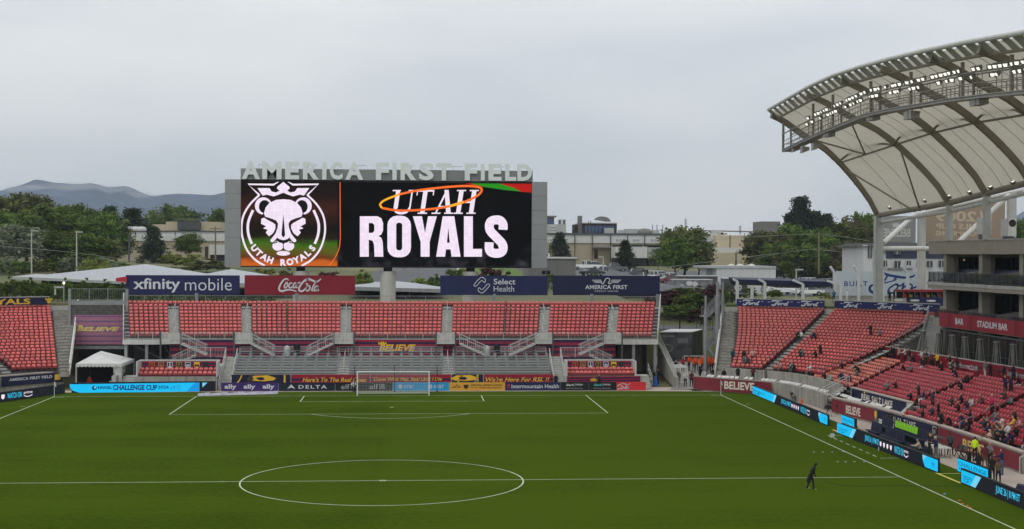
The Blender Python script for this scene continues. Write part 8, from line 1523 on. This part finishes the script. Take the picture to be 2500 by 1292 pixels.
l_, r_, ap = atY(186, 888, 8.2), atY(297, 888, 8.2), atY(238, 862, 11.5); yb = 15; A = [Vector((l_.x, 8.2, l_.z)), Vector((r_.x, 8.2, l_.z)), Vector((r_.x, yb, l_.z)), Vector((l_.x, yb, l_.z))]; rg = [Vector((ap.x, 10.0, ap.z)), Vector((ap.x, 13.4, ap.z + .1))]
b = MB(); b.tri(A[0], A[1], rg[0]); b.quad(A[1], A[2], rg[1], rg[0]); b.tri(A[2], A[3], rg[1]); b.quad(A[3], A[0], rg[0], rg[1]); n = 12
for i in range(4):
    for k in range(n): p, q = A[i].lerp(A[(i + 1) % 4], k / n), A[i].lerp(A[(i + 1) % 4], (k + 1) / n); b.add([p, q, q - Vector((0, 0, .28)), (p + q) / 2 - Vector((0, 0, .4)), p - Vector((0, 0, .28))], [(0, 1, 2, 3, 4)])
b.build('roof', M_tent, tn)
for i, p in enumerate(A): b = MB(); b.tube((p.x, p.y, -.06), p, .05, 6); b.build('pole', M_white, tn)
b = MB(); b.quad(A[1] + Vector((-.1, .1, -.2)), A[1] + Vector((-1.0, .2, -.2)), Vector((A[1].x - .5, 8.5, .2)), Vector((A[1].x - .1, 8.3, .2))); b.build('tied_curtain', M_tent, tn); b = MB(); b.box(l_.x + .1, r_.x - .1, yb - .3, yb - .2, -.05, l_.z); b.build('back_shade_sheet', M_dark, tn); b = MB(); b.box(l_.x + .03, l_.x + .09, 8.6, yb - .3, -.05, l_.z); b.build('side_shade_sheet', M_dark, tn); b = MB(); b.box(r_.x - .09, r_.x - .03, 8.8, yb - .3, -.05, l_.z); b.build('side_shade_sheet', M_dark, tn)  # dark back and side sheets added to paint the tent's shaded inside
p = atY(286, 930, 9); o = thing('folding_table', 'small white folding table at the right of the tent', 'table', (p.x, 9, 0)); b = MB(); b.box(p.x - .8, p.x + .3, 8.7, 9.4, .72, .78); b.build('top', M_white, o); [MB().bar((p.x + x, y, -.05), (p.x + x, y, .72), .04).build('leg', M_drail, o) for x in (-.7, .2) for y in (8.8, 9.3)]
# rail and wall between tent and end stand
b = MB(); b.box(-30.2, -29.8, 7, 16, -.05, 1.5); o = b.build('side_wall', M_conc2, label='low pale wall with sloping rail right of the tent', cat='wall'); b = MB(); bar_rail(b, (-30, 7, 1.5), (-30, 14, 2.4), .9, 1.0, 2); b.build('wall_rail', M_rail, o)
# right gap
b = MB(); b.hexa([(31.0, 7.5, -.05), (31.4, 7.5, -.05), (32.0, 22, .9), (31.6, 22, .9)], [(31.0, 7.5, 1.2), (31.4, 7.5, 1.2), (32.0, 22, 4.2), (31.6, 22, 4.2)]); o = b.build('ramp_wall', M_conc, label='sloping concrete wall along the left of the ramp', cat='wall'); b = MB(); bar_rail(b, (31.2, 7.6, 1.2), (31.8, 21.8, 4.2), .9, 1.4, 3); b.build('wall_rail', M_rail, o)
tr = thing('show_trailer', 'large dark picture-wrapped trailer with white roof parked on the ramp', 'trailer', (36, 30, 1.2)); (xa, za), (xb, zb2) = pxm(Plane((0, 30, 0), (1, 0, 0), (0, 0, 1)))(1612, 878), pxm(Plane((0, 30, 0), (1, 0, 0), (0, 0, 1)))(1690, 812)
b = MB(); b.hexa([(xa, 30, za), (xb, 30, za), (xb + 2.6, 36, za), (xa + 2.6, 36, za)], [(xa, 30, zb2), (xb, 30, zb2), (xb + 2.6, 36, zb2), (xa + 2.6, 36, zb2)]); b.build('box_body', M_wrapd, tr); b = MB(); b.hexa([(xa - .05, 29.9, zb2 + .01), (xb + .05, 29.9, zb2 + .01), (xb + 2.7, 36.1, zb2 + .01), (xa + 2.5, 36.1, zb2 + .01)], [(xa - .05, 29.9, zb2 + .12), (xb + .05, 29.9, zb2 + .12), (xb + 2.7, 36.1, zb2 + .12), (xa + 2.5, 36.1, zb2 + .12)]); b.build('roof', M_wh, tr)
pt = Plane((0, 29.99, 0), (1, 0, 0), (0, 0, 1)); ft = pxm(pt); art(tr, Art().stroke([(1630 + 12 * math.cos(t), 850 + 9 * math.sin(t)) for t in (0, .8, 1.6, 2.4, 3.1, 3.9, 4.7, 5.5)], 2.2, True).map(ft), mat('grey print', (120, 120, 122), .6), pt, 'print'); art(tr, Art().rect(1616, 823, 1646, 819).map(ft), MC['grey print'], pt, 'print'); art(tr, Art().rect(1654, 838, 1680, 826).map(ft), MC['grey print'], pt, 'print')
for x in (xa + 1, xa + 2, xb - 1): b = MB(); b.tube((x, 30.05, za - .1), (x, 30.35, za - .1), .45, 12); b.build('wheel', M_tyre, tr)
b = MB(); b.bar((xb - 1.2, 29.4, za + .5), (xb + 1.3, 29.2, za + .5), .12); b.bar((xb - 1.1, 29.4, za - .2), (xb - 1.1, 29.4, za + .5), .1); b.build('drawbar', M_white, tr)
fc = thing('lane_fence', 'black picket fence along the lane behind the ramp', 'fence', (36, 44, 4.5)); b = MB(); railing(b, (31.9, 44.2, 4.4), (45.4, 44.2, 4.6), 1.9, bal=.16, posts=2.4); b.build('pickets', M_blkpole, fc); [MB().box(x - .08, x + .08, 44.1, 44.3, 4.2, 6.6).build('post', M_blkpole, fc) for x in (32.1, 38.6, 45.2)]
tw = thing('stair_tower', 'open steel stair tower with two tall posts beside the corner stand', 'stairs', (38.2, 17, 1))
for u, vt, y, r_ in ((1723, 722, 15.5, .22), (1752, 688, 18, .3), (1765, 690, 22, .18)): q = atY(u, vt, y); b = MB(); b.tube((q.x, y, .5), (q.x, y, q.z - 1.6), r_, 12); b.tube((q.x, y, q.z - 1.6), (q.x, y, q.z), r_ * .6, 10); b.build('post', M_steel, tw)
def fl(u0, v0, u1, v1, y): 
    p, q = atY(u0, v0, y), atY(u1, v1, y); b = MB(); n = 9
    for i in range(n): t = (i + .5) / n; c = p.lerp(q, t); b.box(c.x - .16, c.x + .16, y, y + 1.1, c.z - .05, c.z)
    for yy in (y - .03, y + 1.13):
        b.bar((p.x, yy, p.z - .15), (q.x, yy, q.z - .15), .06, .3); b.bar((p.x, yy, p.z + 1), (q.x, yy, q.z + 1), .06); [b.bar((lerp(p.x, q.x, i / 12), yy, lerp(p.z, q.z, i / 12)), (lerp(p.x, q.x, i / 12), yy, lerp(p.z, q.z, i / 12) + 1), .03) for i in range(13)]
    b.build('stair_flight', M_steel, tw)
fl(1762, 735, 1728, 770, 18.5); fl(1728, 848, 1752, 822, 18.5); p, q = atY(1713, 772, 18.5), atY(1730, 750, 18.5); b = MB(); b.box(p.x, q.x, 18.4, 19.8, p.z - .1, p.z); railing(b, (p.x, 18.4, p.z), (q.x, 18.4, p.z), 1.1, bal=.14, posts=.9); b.build('landing', M_steel, tw); b = MB(); p, q = atY(1725, 845, 15.6), atY(1745, 872, 15.6); b.bar(p, q, .25); b.build('brace', M_steel, tw)
goal((33.0, 12.6, .4), R(88), 'spare white goal frame standing edge-on on the ramp', .68)
b = MB(); 
o = thing('barrier', 'low steel crowd barrier in front of the orange group', 'barrier', (36, 19.8, 1.1)); b = MB(); railing(b, (33.4, 19.8, 1.15), (38.3, 19.8, 1.15), 1.05, bal=.15, posts=2.4); b.build('frame', M_steel, o)
def bin_(u, v, c, lb, h=.95, r=.3): p = atZ(u, v, -.05); o = thing('litter_bin', lb, 'bin', (p.x, p.y, -.05)); b = MB(); b.lathe([(0, 0), (r * .85, 0), (r, h * .9), (r * .95, h)], (p.x, p.y, -.05), 12); b.build('drum', mat('bin %d' % c[0], c, .6), o); b = MB(); b.lathe([(r * 1.05, h * .93), (r * 1.05, h), (0, h + .05)], (p.x, p.y, -.05), 12); b.build('lid', M_drail, o)
bin_(1712, 950, (70, 72, 74), 'dark grey litter bin at the left end of the corner panel'); bin_(2483, 1138, (36, 62, 130), 'big blue drum at the right picture edge', 1.25, .55)
p = atZ(1592, 944, 0); o = thing('shade_stand', 'small round-topped stand beside the red board', 'stand', (p.x, p.y, 0)); b = MB(); b.tube((p.x - .35, p.y, 0), (p.x - .35, p.y, .8), .04, 6); b.build('leg', M_drail, o); b = MB(); b.lathe([(0, .82), (.38, .8), (.38, .84), (0, .95)], (p.x - .35, p.y, 0), 12); b.build('top', M_lgr, o)
b = MB(); p = atZ(1600, 942, 0); b.hexa([(p.x - .3, p.y - .3, 0), (p.x + .3, p.y - .3, 0), (p.x + .3, p.y + .3, 0), (p.x - .3, p.y + .3, 0)], [(p.x - .1, p.y - .1, 1.0), (p.x + .15, p.y - .1, 1.0), (p.x + .15, p.y + .1, 1.05), (p.x - .1, p.y + .1, 1.05)]); b.build('bag', mat('blue bag', (40, 80, 160), .7), label='tall blue bag at the end of the boards', cat='bag')
# dugout seats in two rows, eight with green bibs
M_dug = mat('navy dugout vinyl', (34, 40, 64), .5, var=.08); M_bib = mat('lime bib cloth', (150, 224, 50), .8, var=.08)
dg = thing('dugout', 'two rows of navy dugout seats behind the middle LED board', 'bench', (40, -40, 0)); f_ = atX(2112, 1048, 39.4).y; 
DS = MB(); DS.hexa([(-.25, -.02, .42), (.25, -.02, .42), (.25, .5, .40), (-.25, .5, .40)], [(-.26, -.04, .52), (.26, -.04, .52), (.25, .5, .5), (-.25, .5, .5)]); DS.prism([(-.26, .45), (.26, .45), (.27, 1.0), (.2, 1.2), (-.2, 1.2), (-.27, 1.0)], Plane((0, .48, 0), (1, 0, 0), (0, .12, 1)), .1, 0); DS.box(-.05, .05, .1, .4, 0, .42); dsm = DS.mesh('seat', M_dug); BB = MB(); BB.prism([(-.23, .7), (.23, .7), (.25, 1.0), (.16, 1.23), (-.16, 1.23), (-.25, 1.0)], Plane((0, .34, 0), (1, 0, 0), (0, .12, 1)), .06, 0); bbm = BB.mesh('bib', M_bib)
for r_, x, n, y0 in ((0, 38.9, 11, -34.4), (1, 40.0, 15, -33.8)):
    for i in range(n):
        y = y0 - i * .62 - (.9 if i > 3 else 0); z = .1 + .35 * r_; part('seat', dg, dsm, (x, y, z), R(-90))
        if r_ and 4 <= i < 12: o = part('training_bib', None, bbm, (x, y, z), R(-90)); tag(o, 'lime green bib over a dugout seat, %s from the far end' % ORD[i - 4], 'bib', 'lime bibs on the dugout seats')
b = MB(); b.box(39.5, 40.6, -44.5, -33.2, -.06, .44); b.build('riser', mat('navy riser', (30, 34, 52), .6), dg); b = MB(); b.box(38.4, 39.48, -44.5, -33.6, -.06, .1); b.build('base', M_conc2, dg)
o = thing('white_bench', 'white slatted bench behind the dugout seats', 'bench', (41.2, -31.5, 0)); [MB().box(41.0 + k * .2, 41.16 + k * .2, -33.4, -29.8, .45, .5).build('slat', M_white, o) for k in range(2)]; [MB().box(41.45, 41.5, -33.4, -29.8, .6 + k * .2, .75 + k * .2).build('back_slat', M_white, o) for k in range(2)]; [MB().bar((41.2, y, -.06), (41.2, y, .45), .08).build('leg', M_white, o) for y in (-33, -31.6, -30.2)]
for i, (y, x) in enumerate(((-44.2, 40.8), (-45.6, 40.9))): o = thing('white_table', 'low white table at the near end of the dugout, %s' % ('far one' if i == 0 else 'near one'), 'table', (x, y, 0), 'white tables'); b = MB(); b.box(x - .5, x + .5, y - .6, y + .6, .66, .72); b.build('top', M_white, o); [MB().bar((x + a_, y + c_, -.06), (x + a_, y + c_, .66), .05).build('leg', M_drail, o) for a_ in (-.4, .4) for c_ in (-.5, .5)]
b = MB(); p = atZ(2230, 1096, 0); b.box(p.x - .4, p.x + 1.2, p.y - .8, p.y + .9, -.06, .05); b.build('mat_board', M_wh, label='flat white board on the ground beside the dugout seats', cat='board')
def folding_chair(u, v, rz, lb, x=40.4): p = atZ(u, v, -.06); o = thing('folding_chair', lb, 'chair', (p.x, p.y, -.06), 'folding chairs'); o.rotation_euler = (0, 0, 0); c, s = math.cos(rz), math.sin(rz); T_ = lambda a, d, z: (p.x + c * a - s * d, p.y + s * a + c * d, z - .06); [MB().bar(T_(k, -.25, 0), T_(k, .2, .9), .04).build('leg', M_blkpole, o) for k in (-.25, .25)]; [MB().bar(T_(k, .25, 0), T_(k, -.2, .5), .04).build('leg', M_blkpole, o) for k in (-.25, .25)]; MB().hexa([T_(-.25, -.22, .44), T_(.25, -.22, .44), T_(.25, .15, .44), T_(-.25, .15, .44)], [T_(-.25, -.22, .48), T_(.25, -.22, .48), T_(.25, .15, .48), T_(-.25, .15, .48)]).build('seat', M_blkpole, o); MB().hexa([T_(-.25, .14, .6), T_(.25, .14, .6), T_(.25, .17, .6), T_(-.25, .17, .6)], [T_(-.25, .18, .9), T_(.25, .18, .9), T_(.25, .21, .9), T_(-.25, .21, .9)]).build('backrest', M_drail, o)
folding_chair(1936, 980, .8, 'folding chair on the path by the concrete corner wall'); folding_chair(2048, 1012, 1.0, 'folding chair in front of the straight BELIEVE panel'); folding_chair(2342, 1116, -1.2, 'black folding chair left of the hi-vis stewards, left one'); folding_chair(2354, 1119, -1.0, 'black folding chair left of the hi-vis stewards, right one')
p = atZ(2022, 1018, -.06); o = thing('camera_tripod', 'small tripod with dark bag on the path', 'tripod', (p.x, p.y, -.06)); [MB().bar((p.x + .35 * math.cos(t), p.y + .35 * math.sin(t), -.06), (p.x, p.y, .75), .04).build('leg', M_drail, o) for t in (0, 2.1, 4.2)]; b = MB(); b.hexa([(p.x - .3, p.y - .3, .7), (p.x + .3, p.y - .3, .7), (p.x + .3, p.y + .3, .7), (p.x - .3, p.y + .3, .7)], [(p.x - .2, p.y - .2, 1.05), (p.x + .2, p.y - .2, 1.05), (p.x + .2, p.y + .2, 1.05), (p.x - .2, p.y + .2, 1.05)]); b.build('dark_bag', M_blkpole, o)
def cone(u, v, h, lb, m, g_, zz=0.0, flat=False):
    p = atZ(u, v, zz); b = MB(); b.lathe([(.09, 0), (.09, .012), (.06, .02), (.04, .04), (.03, .04)] if flat else [(.24, 0), (.24, .04), (.17, .05), (.05, h), (0, h)], tuple(p), 12); b.build('marker_disc' if flat else 'traffic_cone', m, label=lb, cat='cone', group=g_)
M_oc = mat('orange cone plastic', (232, 92, 40), .5, var=.05); cone(1957, 992, .75, 'orange traffic cone on the path by the corner wall', M_oc, None, -.06)
for i, (u, v) in enumerate(((2009, 1104), (2032, 1104), (2045, 1128), (2064, 1128), (2086, 1128), (1987, 1104))): cone(u, v, 0, 'small pale marker disc left of the touchline, %s from the left' % ORD[(1, 2, 3, 4, 5, 0)[i]], mat('pale disc', (150, 162, 166), .5), 'marker discs on the grass', 0.0, True)
for i, (u, v) in enumerate(((2343, 1222), (2350, 1230), (2362, 1235), (2369, 1240))): cone(u, v, 0, 'small orange marker disc beside the touchline, %s from the left' % ORD[i], M_oc, 'orange marker discs', 0.0, True)
for i, (u, v) in enumerate(((2058, 1103), (2110, 1128), (2306, 1206))): cone(u, v, 0, 'small blue marker disc on the touchline, %s from the left' % ORD[i], mat('blue disc', (110, 170, 220), .5), 'blue marker discs', 0.0, True)
p = atZ(2032, 1068, 0); o = thing('cool_box', 'white cool box with handle on the grass beside the dashed line', 'cool box', (p.x, p.y, 0)); b = MB(); b.box(p.x - .16, p.x + .16, p.y - .12, p.y + .12, 0, .2); b.build('tub', M_wh, o); b = MB(); b.box(p.x - .17, p.x + .17, p.y - .13, p.y + .13, .202, .25); b.build('lid', M_wh, o); b = MB(); b.path([(p.x - .11, p.y, .25), (p.x - .11, p.y, .33), (p.x + .11, p.y, .33), (p.x + .11, p.y, .25)], .016, 6); b.build('handle', M_wh, o)
p = atZ(2145, 1101, 0); b = MB(); b.lathe([(0, 0), (.04, 0), (.04, .2), (.02, .26), (.02, .3), (0, .3)], tuple(p), 8); b.build('bottle', M_wh, label='white bottle on the grass in front of the middle LED board', cat='bottle')
p = atZ(1973, 1192, 0); b = MB(); b.hexa([(p.x - .08, p.y - .08, .32), (p.x + .08, p.y - .08, .32), (p.x + .08, p.y + .08, .32), (p.x - .08, p.y + .08, .32)], [(p.x - .05, p.y - .06, .72), (p.x + .07, p.y - .06, .72), (p.x + .07, p.y + .06, .72), (p.x - .05, p.y + .06, .72)]); b.tube((p.x, p.y, .7), (p.x + .08, p.y, .9), .03, 6); b.build('camera_rig', M_blkpole, label='black camera rig held by the person walking on the pitch', cat='camera')
b = MB(); q = catmull([atZ(*t, .015) for t in ((2000, 1168), (2040, 1182), (2090, 1187), (2180, 1186), (2300, 1187), (2346, 1187))], 8); b.path(q, .012, 4); b.build('floor_cable', M_blkpole, label='thin black cable trailing across the grass to the near LED board', cat='cable')
p = atZ(2402, 1160, -.06); o = thing('umbrella_bag', 'heap of dark equipment bags behind the near LED board', 'bags', (40, -62, 0))
for i in range(9): x, y = 38.6 + random.uniform(0, 2.4), -61.5 - i * 1.1; b = MB(); s_ = random.uniform(.3, .5); b.hexa([(x - s_, y - s_, 0), (x + s_, y - s_, 0), (x + s_, y + s_, 0), (x - s_, y + s_, 0)], [(x - s_ * .6, y - s_ * .7, s_ * 1.5), (x + s_ * .6, y - s_ * .7, s_ * 1.3), (x + s_ * .7, y + s_ * .6, s_ * 1.4), (x - s_ * .6, y + s_ * .6, s_ * 1.6)]); b.build('bag', (M_blkpole, M_dug, M_drail)[i % 3], o)
for y in (-9.3, -11.0): pass
for u, lb in ((714, 'open silver barrel bin below the left middle stair'), (1202, 'open silver barrel bin below the right middle stair')): p = atY(u, 852, 13.3); o = thing('drum', lb, 'bin', (p.x, 13.3, 3.16)); b = MB(); b.lathe([(0, 0), (.34, 0), (.36, .8), (.3, 1.0), (.12, 1.2), (0, 1.2)], (p.x - .6, 13.3, 3.16), 12); b.build('grey_bin', M_lgr, o); b = MB(); b.lathe([(0, 0), (.34, 0), (.36, 1.0), (.34, 1.35), (0, 1.4)], (p.x + .5, 13.3, 3.16), 12); b.build('black_bin', M_blkpole, o)
b = MB(); p = atY(366, 693, 26.2); b.tube((p.x - 10.2, 26.2, 8.6), (p.x - 10.2, 26.2, 10.9), .08, 8); o = b.build('lamp_bollard', M_steel, label='short post with a lit lamp at the rim beside the left gap', cat='lamp post'); b = MB(); b.lathe([(0, 0), (.12, .05), (.12, .25), (0, .32)], (p.x - 10.2, 26.2, 10.9), 8); b.build('lamp', glow('warm lamp', (255, 240, 205), 3), o)
p = atY(308, 682, 25.4); b = MB(); b.hexa([(p.x - 1.2, 25.3, p.z - .25), (p.x + .1, 25.3, p.z - .35), (p.x + .1, 25.4, p.z - .35), (p.x - 1.2, 25.4, p.z - .25)], [(p.x - 1.2, 25.3, p.z + .15), (p.x + .1, 25.3, p.z + .35), (p.x + .1, 25.4, p.z + .35), (p.x - 1.2, 25.4, p.z + .15)]); b.build('pennant', mat('red pennant cloth', (190, 50, 60), .8), label='small red pennant at the left end of the xfinity banner', cat='flag')
# ================================================================== air
b = MB(); b.box(-8000, 8000, -600, 7400, -12, 560)
m = bpy.data.materials.new('haze air'); m.use_nodes = True; nt = m.node_tree; nt.nodes.clear()
o_ = N(nt, 'ShaderNodeOutputMaterial'); pv = N(nt, 'ShaderNodeVolumePrincipled'); pv.inputs['Color'].default_value = (.74, .86, 1, 1); pv.inputs['Density'].default_value = .00012; pv.inputs['Anisotropy'].default_value = 0
L(nt, pv.outputs[0], o_.inputs['Volume'])
hz = b.build('haze', m, kind='stuff', loc=(0, 0, 0))
bpy.data.scenes.remove(TMP)
# mist clinging to the ridge on the left
vm = bpy.data.materials.new('ridge mist'); vm.use_nodes = True; nt = vm.node_tree; nt.nodes.clear(); o_ = N(nt, 'ShaderNodeOutputMaterial'); pv = N(nt, 'ShaderNodeVolumePrincipled'); pv.inputs['Color'].default_value = (.97, .98, 1, 1); pv.inputs['Density'].default_value = .004; L(nt, pv.outputs[0], o_.inputs['Volume'])
for u, v, rx, rz, sd in ((190, 461, 230, 24, 1), (330, 476, 100, 14, 5), (60, 462, 110, 16, 8)):
    c = atY(u, v, 5700); b = MB(); n, m_ = 28, 14
    for j in range(m_ + 1):
        for i in range(n):
            a, e = 2 * math.pi * i / n, math.pi * (j / m_ - .5); d = Vector((math.cos(a) * math.cos(e), math.sin(a) * math.cos(e), math.sin(e))); k = 1 + .35 * mnoise.noise(d * 1.7 + Vector((sd, 0, 0))); b.v.append((c.x + d.x * rx * k, c.y + d.y * 90 * k, c.z + d.z * rz * k))
    b.f = [(j * n + i, j * n + (i + 1) % n, (j + 1) * n + (i + 1) % n, (j + 1) * n + i) for j in range(m_) for i in range(n)]; b.m = [0] * len(b.f); b.build('low_cloud', vm, kind='stuff')
